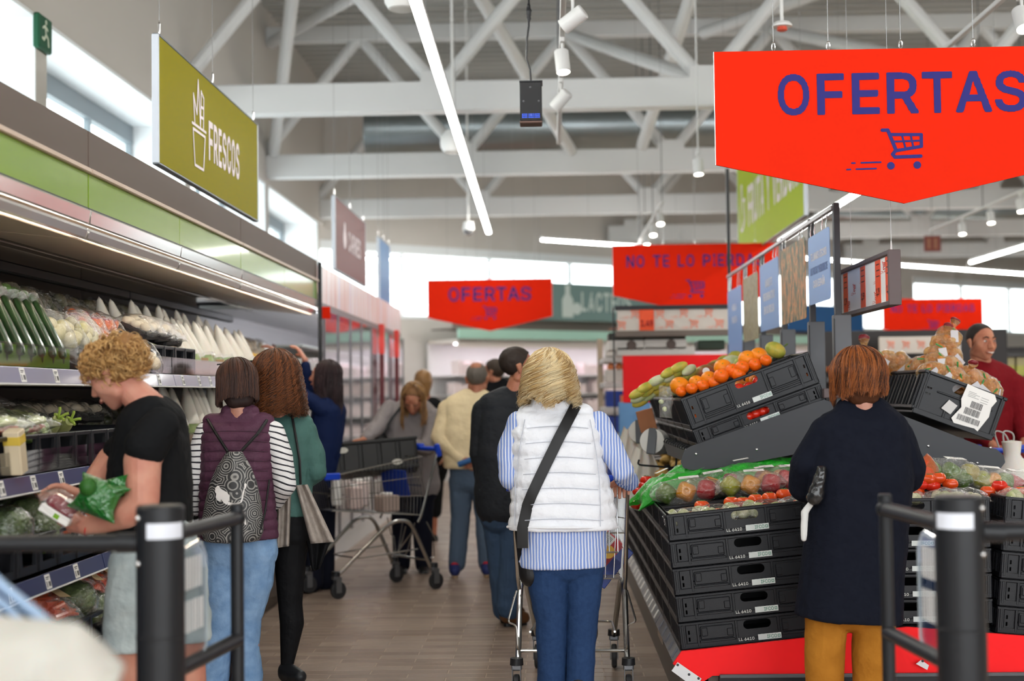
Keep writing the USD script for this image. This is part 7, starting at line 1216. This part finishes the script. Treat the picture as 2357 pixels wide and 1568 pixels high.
# smiling man in red
P, s = pt(9.6); t = person('smiling man with cropped dark hair in dark red jersey, behind the onion crate', 9.6, 2290)
Mh = headM(P(2258, 788), (.36, -.93, -.06), UPZ)
b = obj('body', solid(head_parts(Mh, 1.06)+chain([(P(2254, 812, .02), .062), (P(2262, 850, .04), .07)])+blevels(P, s, [(2282, 890, .05, 66, .1), (2290, 1000, .05, 60, .12), (2290, 1110, .05, 55, .12)], (.85, .5, 0))+blimb(P, s, [(2232, 895, .1, 22), (2240, 980, .0, 19), (2290, 1030, -.25, 12)])+blimb(P, s, [(2335, 895, .05, 22), (2352, 970, -.02, 19), (2360, 1020, -.2, 12)])+blimb(P, s, [(2265, 1110, .05, 32), (2265, 1250, .05, 24), (2265, 1345, .05, 14)])+blimb(P, s, [(2315, 1110, .05, 32), (2318, 1250, .05, 24), (2320, 1345, .05, 14)])+hand(P(2290, 1030, -.25), (.5, -.8, -.1), (0, 0, -1), curl=.9)+hand(P(2360, 1020, -.2), (-.3, -.9, -.1), (0, 0, -1), curl=.9, side=-1), .012, 6), SKIN2, t, smooth=True)
face(t, b, Mh, 1.06, brow=(40, 28, 24), smile=True)
RJ = cloth('red_jersey', (112, 16, 24), .8, (20, .5))
obj('jersey', solid(levels(P, s, [(2264, 848, .04, 40, .072), (2282, 880, .05, 74, .12), (2288, 990, .05, 72, .15), (2290, 1110, .05, 70, .15)], (.85, .5, 0))+limb(P, s, [(2235, 890, .1, 30), (2240, 980, .0, 25), (2282, 1024, -.2, 16)])+limb(P, s, [(2335, 892, .05, 32), (2352, 965, -.02, 27), (2359, 1008, -.15, 18)]), .014, 5, .008, 7), RJ, t, smooth=True)
obj('trousers', solid(levels(P, s, [(2290, 1095, .05, 66, .13), (2290, 1140, .05, 64, .13)], (.85, .5, 0))+limb(P, s, [(2265, 1140, .05, 36), (2265, 1250, .05, 30), (2265, 1340, .05, 26)])+limb(P, s, [(2315, 1140, .05, 36), (2318, 1250, .05, 30), (2320, 1340, .05, 26)]), .02, 5), cloth('ink_trousers', (24, 26, 38)), t, smooth=True)
for x in (2265, 2320): shoe(P, s, (x, 1352), (x+10, 1356), .05, t, BLACKP, BLACKP, .05, -.1)
hr = obj('hair', hairmesh(cap(Mh, 1.06, 1.05, (0, -.85, .5), -.004), 5, .002), hairm('cropped', (38, 30, 26)), t, smooth=True)
# ------------------------------------------------------------------ shopping trolleys
def trolley(lab, M, extra=True, tall=1.0):
    """local frame: x across, y forwards (nose), z up; the handle is at y = 0"""
    t = thing('shopping_trolley', lab, 'shopping trolley', M=M); ch = pm('trolley_chrome', (190, 190, 188), .22, 1)
    L, w0, w1 = .86, .27, .2; zb0, zb1, zt0, zt1 = .55, .62, .98, .86
    def g(u, v, side): # point on the side wall: u along, v up
        w = (w0+(w1-w0)*u)*(.88+.12*v); return (side*w, .1+u*(L-.1)*(.93+.07*v), (zb0+(zb1-zb0)*u)*(1-v)+(zt0+(zt1-zt0)*u)*v)
    for sd in (-1, 1):
        wires = [tube([g(u, 0, sd), g(u, 1, sd)], .0022, 5) for u in np.linspace(0, 1, 26)]; obj('side_wire', cat_(wires), ch, t, kind='stuff')
        for v in (0, .33, .66, 1): obj('side_rail', tube([g(u, v, sd) for u in np.linspace(0, 1, 6)], .0045 if v in (0, 1) else .003, 6), ch, t)
    for u, nm in ((1, 'nose'), (0, 'rear')):
        a = [g(u, v, s) for v in (0, 1) for s in (-1, 1)]; lp = lambda s, v: tuple(np.array(g(u, v, -1))*(1-s)+np.array(g(u, v, 1))*s)
        obj(nm+'_wire', cat_([tube([lp(q, 0), lp(q, 1)], .0022, 5) for q in np.linspace(0, 1, 13)]), ch, t, kind='stuff')
        for v in (0, .5, 1): obj(nm+'_rail', tube([lp(0, v), lp(1, v)], .0045, 6), ch, t)
    obj('floor_wire', cat_([tube([g(u, 0, -1), g(u, 0, 1)], .002, 5) for u in np.linspace(0, 1, 22)]+[tube([tuple(np.array(g(0, 0, -1))*(1-q)+np.array(g(0, 0, 1))*q), tuple(np.array(g(1, 0, -1))*(1-q)+np.array(g(1, 0, 1))*q)], .002, 5) for q in np.linspace(0, 1, 8)]), ch, t, kind='stuff')
    for s in (-1, 1):
        obj('upright', tube(bend([(s*.27, -.04, 1.02), (s*.255, .1, .55), (s*.25, .13, .5)], .04), .009, 8), ch, t)
        obj('frame_tube', tube(bend([(s*.255, .02, .16), (s*.25, .2, .52), (s*.235, .35, .52), (s*.2, .78, .17)], .09, 7), .014, 10), ch, t)
        obj('handle_end', rough(lathe([(0, .05), (.02, .045), (.024, 0), (.02, -.045), (0, -.05)], 14, (s*.275, -.04, 1.02), (0, .3, 1)), .0, 1), BLUEP, t)
        obj('corner_guard', rbx(.02, .13, .05, .008, (s*g(.96, 1, 1)[0], g(.95, 1, 1)[1], g(.95, 1, 1)[2]-.005)), BLUEP, t, smooth=False)
    obj('handle_bar', tube([(-.27, -.04, 1.03), (.27, -.04, 1.03)], .017, 12), BLUEP, t); obj('handle_grip', rbx(.13, .06, .04, .012, (0, -.045, 1.045)), BLUEP, t, smooth=40)
    obj('child_seat', cat_([tube([(x, .04, .68), (x, .1, .95)], .003, 5) for x in np.linspace(-.22, .22, 12)]+[tube([(-.24, .1, .95), (.24, .1, .95)], .005, 6), tube([(-.22, .04, .68), (.22, .04, .68)], .005, 6)]), ch, t, kind='stuff')
    obj('advert_panel', tf(rbx(.34, .008, .2, .004), T(0, .16, .78)@R(-12, 'x')), pm('trolley_blue_panel', (28, 56, 150), .4), t, smooth=False)
    obj('cross_tube', tube([(-.25, .05, .22), (.25, .05, .22)], .008, 8), ch, t); obj('lower_rack', cat_([tube(bend([(-.2, .1, .3), (-.19, .6, .27), (.19, .6, .27), (.2, .1, .3)], .06), .006, 6), tube(bend([(-.08, .04, .48), (-.05, .1, .24), (.06, .1, .24), (.08, .04, .48)], .04), .005, 6), tube(bend([(-.07, .05, .42), (.1, .08, .25), (.12, .03, .3), (.1, .0, .44)], .04), .005, 6)]), ch, t)
    for s in (-1, 1): obj('side_hoop', tube(bend([(s*.26, .06, .5), (s*.3, -.0, .36), (s*.26, .0, .35), (s*.255, -.01, .24), (s*.25, .02, .23)], .02), .005, 6), ch, t)
    for (x, y) in ((-.26, 0), (.26, 0), (-.2, .8), (.2, .8)):
        c = obj('caster', cat_([rbx(.05, .05, .03, .006, (x, y, .155)), rbx(.004, .045, .11, .001, (x-.019, y-.015, .1)), rbx(.004, .045, .11, .001, (x+.019, y-.015, .1))]), pm('caster_grey', (120, 122, 126), .3, .6), t, smooth=False)
        obj('cap', lathe([(0, .02), (.03, .018), (.032, -.014), (0, -.016)], 16, (x, y, .178)), BLACKP, c); obj('wheel', lathe([(0, -.012), (.036, -.013), (.052, -.014), (.06, -.01), (.062, 0), (.06, .01), (.052, .014), (.036, .013), (0, .012)], 24, (x, y-.02, .063), (1, 0, 0)), pm('wheel_rubber', (46, 46, 48), .5), c); obj('hub', lathe([(0, -.016), (.02, -.015), (.02, .015), (0, .016)], 14, (x, y-.02, .063), (1, 0, 0)), pm('hub_grey', (150, 150, 152), .4), c)
    return t
base = W(1318, 1560, 6.68); MT = T(base[0], 6.68, 0)@R(-2, 'z'); trolley('chrome trolley pushed by the woman in the white vest', MT)
for i, (x, z, a) in enumerate(((.16, .68, 42), (.11, .62, 38))):
    Mb = MT@T(x, .2, z)@R(a, 'y'); b = thing('grocery_box', f'red and blue box with a yellow potato picture in the white-vest woman\'s trolley, {("upper", "lower")[i]} one', 'box', M=Mb)
    obj('carton', rbx(.22, .05, .15, .004), pm('box_red', (172, 28, 40), .35, coat=.3), b, smooth=False); obj('blue_end', rbx(.06, .052, .152, .003, (.085, 0, 0)), pm('box_blue', (34, 58, 130), .35, coat=.3), b, smooth=False); obj('potato_print', lathe([(0, 0), (.032, 0), (.032, .001), (0, .001)], 20, (.02, -.0255, -.0), (0, -1, 0)), pm('print_yellow', (216, 170, 70), .5), b); obj('white_label', rbx(.055, .001, .05, .0003, (-.02, -.026, .045)), PAPER, b, smooth=False)
    for k in range(7): obj('barcode', bx(-.042+k*.006, -.04+k*.006, -.0275, -.0265, .028, .062), INK, b, smooth=False)
    obj('lettering', text('PURÉ DE PATATAS' if 0 else 'CEREAL', .018, frame((-.075, -.0256, -.045), (1, 0, 0), (0, 0, 1)), .06, .0006, True), pm('print_white', (226, 226, 230), .5), b, smooth=False)
tg = thing('blue_box', 'deep blue carton standing in the white-vest woman\'s trolley', 'box', M=MT@T(.0, .32, .59)); obj('carton', rbx(.1, .2, .26, .005, (0, 0, .13)), pm('carton_blue', (24, 52, 160), .4), tg, smooth=False)
MT2 = T(*(W(952, 1300, 10.68)*[1, 1, 0]))@R(130, 'z'); trolley('blue-handled trolley standing across the aisle before the leaning woman in grey', MT2)
cb = thing('black_crate', 'big black plastic crate laid across the top of the trolley before the woman in grey', 'crate', W(850, 1090, 10.9)); a = W(850, 1058, 10.72)
Mc = T(*a)@R(10, 'z')@R(-4, 'y')@R(-10, 'x')@SC(.82, .9, 1); 
for k in range(5): obj('panel', tf(rbx(.14, .02, .2, .008), Mc@T(-.34+k*.17, -.2, 0)), pm('crate_dark', (30, 29, 28), .5), cb, smooth=False)
obj('wall', tf(cat_([bx(-.43, .43, -.195, -.18, -.11, .11), bx(-.43, .43, .18, .195, -.11, .11), bx(-.43, -.415, -.195, .195, -.11, .11), bx(.415, .43, -.195, .195, -.11, .11), bx(-.43, .43, -.195, .195, -.11, -.1), rbx(.88, .03, .025, .006, (0, -.2, .11)), rbx(.88, .03, .025, .006, (0, -.2, -.1))]), Mc), pm('crate_dark', (30, 29, 28), .5), cb, smooth=False)
for k, (x, z) in enumerate(((-.24, .06), (.24, -.06))): obj('hand_hole', tf(lathe([(0, 0), (.022, 0), (.022, .002), (0, .002)], 16), Mc@T(x, -.212, z)@SC(2.2, 1, 1)@R(90, 'x')), pm('hole_pale', (190, 186, 176), .6), cb)
for k, (x, y, z, sx, sz, c, lab) in enumerate(((.05, .45, .7, .12, .18, (206, 190, 186), 'pale carton'), (-.05, .55, .69, .1, .16, (196, 176, 170), 'pinkish carton'), (.08, .62, .71, .06, .2, (216, 214, 210), 'white bottle-shaped pack'), (-.1, .3, .66, .14, .12, (170, 150, 140), 'brown pack'))):
    q = thing('grocery_pack', f'blurred {lab} inside the trolley before the woman in grey', 'package', M=MT2@T(x, y, z-.08)); obj('carton', rbx(sx, sx, sz, .01, (0, 0, sz/2)), pm('grocery_%d' % k, c, .5), q, smooth=False); obj('cap', rbx(sx*.5, sx*.5, .02, .006, (0, 0, sz+.01)), BLUEP if k == 2 else PAPER, q, smooth=False)
MT3 = T(*(W(2362, 1200, 9.05)*[1, 1, 0]))@R(176, 'z'); trolley('trolley at the right picture edge pushed by the smiling man in red', MT3)
wb = W(2330, 1080, 8.0); t = thing('white_bag', 'white plastic bag with pale vegetables at the end of the right grey arm', 'plastic bag', wb); obj('bag', rough(lathe([(0, .16), (.05, .15), (.04, .08), (.1, -.02), (.12, -.12), (.08, -.17), (0, -.18)], 24, wb), .015, 12, 3), pm('bag_white', (222, 216, 208), .4), t); obj('contents', rough(ball(wb+[-.06, -.04, -.12], (.07, .05, .05), 3), .008, 40), pm('pale_greens', (150, 158, 96)), t); obj('cord', cat_([tube(bend([wb+[-.07+.03*k, 0, .12], wb+[-.1+.05*k, 0, .22], wb+[-.03+.05*k, 0, .2], wb+[0, 0, .1]], .04), .005, 6) for k in range(2)]), pm('cord_pale', (170, 166, 160), .5), t)
# ------------------------------------------------------------------ gates in the foreground
PST = pm('gate_black', (26, 28, 32), .4, spec=.35); ACR = pane('acrylic', (236, 238, 240), .1, .06); STK = pm('sticker_white', (214, 218, 228), .5); TXT = pm('acrylic_text', (206, 206, 206), .6)
def gate(lab, px, side, top=1163, thin=545):
    """main post seen at column px; the arm frame runs away from the camera to a thin post; side = towards the aisle"""
    Y = 3.64; c = W(px, top, Y); x0, z1 = c[0], c[2]; t = thing('entrance_gate', lab, 'gate', (x0, Y, 0)); r = 55*Y/F
    obj('post', lathe([(0, z1), (r-.006, z1), (r, z1-.006), (r, 0), (0, 0)], 40, (x0, Y, 0)), PST, t); obj('joint_ring', lathe([(r-.001, z1-.33), (r+.0015, z1-.332), (r+.0015, z1-.336), (r-.001, z1-.338)], 40, (x0, Y, 0)), BLACKP, t)
    a = np.linspace(-.32, 1.3, 9) if side > 0 else np.linspace(-1.3, .32, 9)
    sx = 0
    st = [(x0+sx+(r+.001)*math.sin(q), Y-(r+.0012)*math.cos(q)) for q in a]; zc = W(px, top+56, Y)[2]
    v = [(p[0], p[1], zc+s*.02) for s in (-1, 1) for p in st]+[(p[0], p[1]+.003, zc+s*.02) for s in (-1, 1) for p in st]; n = 9; f = []
    for i in range(n-1): f += [[i, i+1, n+i+1], [i, n+i+1, n+i], [2*n+i, 3*n+i+1, 2*n+i+1], [2*n+i, 3*n+i, 3*n+i+1]]
    obj('sticker', trimesh.Trimesh(v, f, process=False), STK, t, smooth=True)
    p2 = W(thin, top-3, 4.22); x2, z2 = p2[0], p2[2]; rt = 15*4.22/F
    obj('thin_post', lathe([(0, z2), (rt-.003, z2), (rt, z2-.004), (rt, 0), (0, 0)], 24, (x2, 4.22, 0)), PST, t)
    zr = W(px, top+75, Y)[2]
    for z in (zr, zr-.36): obj('arm_rail', tube([(x0, Y, z), (x2, 4.22, z)], .021, 16), PST, t)
    obj('arm_knuckle', ball((x2, 4.22, zr), .027, 2), PST, t)
    far = -side
    obj('cross_rail', tube([(x0, Y, zr-.012), (x0+far*1.6, Y+.02, zr-.012)], .0225, 16), PST, t); obj('rail_collar', cyl((x0+far*(r-.005), Y, zr-.012), (x0+far*(r+.05), Y, zr-.012), .026, 18), PST, t)
    obj('floor_plate', lathe([(0, .012), (.1, .012), (.105, 0), (0, 0)], 32, (x0, Y, 0)), PST, t)
    # acrylic notice clamped between the post and the arm
    d = np.array([x2-x0, 4.22-Y, 0]); d /= np.linalg.norm(d); s0 = np.array([x0, Y, 0])+d*(r*.9); w, zt, zb = .26, z1-.115, z1-.44
    m0 = frame(s0+[0, 0, zb], d, (0, 0, 1)); sh = Polygon([(0, 0), (w-.06, -.02), (w, .03), (w, zt-zb-.05), (w-.03, zt-zb-.01), (w-.05, zt-zb), (0, zt-zb-.02)])
    g = obj('notice', ext(sh, .006, m0), ACR, t, smooth=False); obj('notice_edge', tube([(m0@np.array([x, y, .003, 1]))[:3] for x, y in ((w-.06, -.02), (w, .03), (w, zt-zb-.05), (w-.03, zt-zb-.01), (0, zt-zb-.02))], .0035, 6), pm('edge_pale', (190, 200, 204), .2), g)
    rr = random.Random(px); fc = 1 if side > 0 else 1
    for line in range(2):
        x = .05
        while x < w-.04:
            q = rr.uniform(.008, .014); o = (.0065 if np.cross(d, [0, 0, 1]).dot([0, -1, 0]) > 0 else -.0015)
            obj('letter_stroke', tf(bx(x, x+q, .2-line*.115, .285-line*.115, o, o+.001), m0), TXT, g, smooth=False); x += q+rr.uniform(.006, .012)
    for z in (zt-.03, z1-.03):
        k = np.array([x0, Y, z])+np.array([-.75*side if z > zt else -.75*side, -.66, 0])*r; obj('screw', ball(k, .008, 2), CHROME, t)
    obj('clamp', cyl(s0+[0, 0, zt-.03], s0+d*.05+[0, 0, zt-.03], .01, 12), CHROME, t)
gate('black tubular entrance gate at the left front, out of focus', 369, 1)
gate('black tubular entrance gate at the right front, before the navy coat', 2206, -1, 1140, 2037)
# white bag over wire rods at the lower left corner
t = thing('bag_rack', 'row of pale blue bent rods at the lower left corner, close to the camera', 'rack', W(0, 1560, 2.4)*[1, 1, 0]); ROD = pm('rod_pale_blue', (150, 176, 206), .3)
for k in range(6):
    q = [W(-120-k*34, 1250+k*30, 2.75-k*.02), W(40-k*30, 1380+k*12, 2.55-k*.03), W(100-k*32, 1440+k*8, 2.45-k*.03), W(112-k*34, 1490+k*8, 2.4-k*.03), W(105-k*34, 1640, 2.38-k*.03)]
    if k == 0: q = [W(-140, 1210, 2.75), W(0, 1345, 2.6), W(90, 1418, 2.45), W(150, 1470, 2.35)]
    obj('rod', tube(bend(q, .05, 4), .0075 if k else .01, 10), ROD, t)
c0 = W(-40, 1420, 2.2); n = 30; u, v = np.meshgrid(np.linspace(0, 1, n), np.linspace(0, 1, n))
A, B, C_, D_ = (-160, 1400), (175, 1432), (286, 1532), (-160, 1680); TP = lambda a, b: None
top_ = lambda s: np.array([W(-180+355*min(s, .72)/.72 if s < .72 else 175+111*(s-.72)/.28, 1404+28*min(s, .72)/.72 if s < .72 else 1432+100*((s-.72)/.28)**1.1, 2.32-.1*s) for _ in (0,)])[0]
bot_ = lambda s: W(-180+466*s if s < .97 else 280, 1720-170*max(0, s-.75)/.25, 2.15-.05*s)
tp = np.array([top_(s) for s in np.linspace(0, 1, n)]); bt = np.array([bot_(s) for s in np.linspace(0, 1, n)])
S_ = tp[None]*(1-v)[..., None]+bt[None]*v[..., None]; S_ = S_.reshape(-1, 3); pf = (np.sin(np.pi*v)**.6*np.clip(1-u**6, 0, 1)).ravel(); wr = (fbm(S_*9, 3, 4)-.5)*.12*pf+.02*np.sin(u.ravel()*16+v.ravel()*4)*pf
fr_ = S_-np.outer(.10*pf+wr, [0.2, 1, 0]); bk_ = S_+np.outer(.08*pf+.002, [0.1, 1, 0]); f = []; N = n*n
for i in range(n-1):
    for j in range(n-1): q = i*n+j; f += [[q, q+1, q+n+1], [q, q+n+1, q+n], [N+q, N+q+n+1, N+q+1], [N+q, N+q+n, N+q+n+1]]
m = trimesh.Trimesh(np.vstack([fr_, bk_]), f, process=False); m.invert()
obj('white_bag', m, pm('bag_milky', (186, 184, 176), .4, sss=.2), label='large creased white plastic bag at the lower left corner, blurred and close', cat='plastic bag', smooth=True)
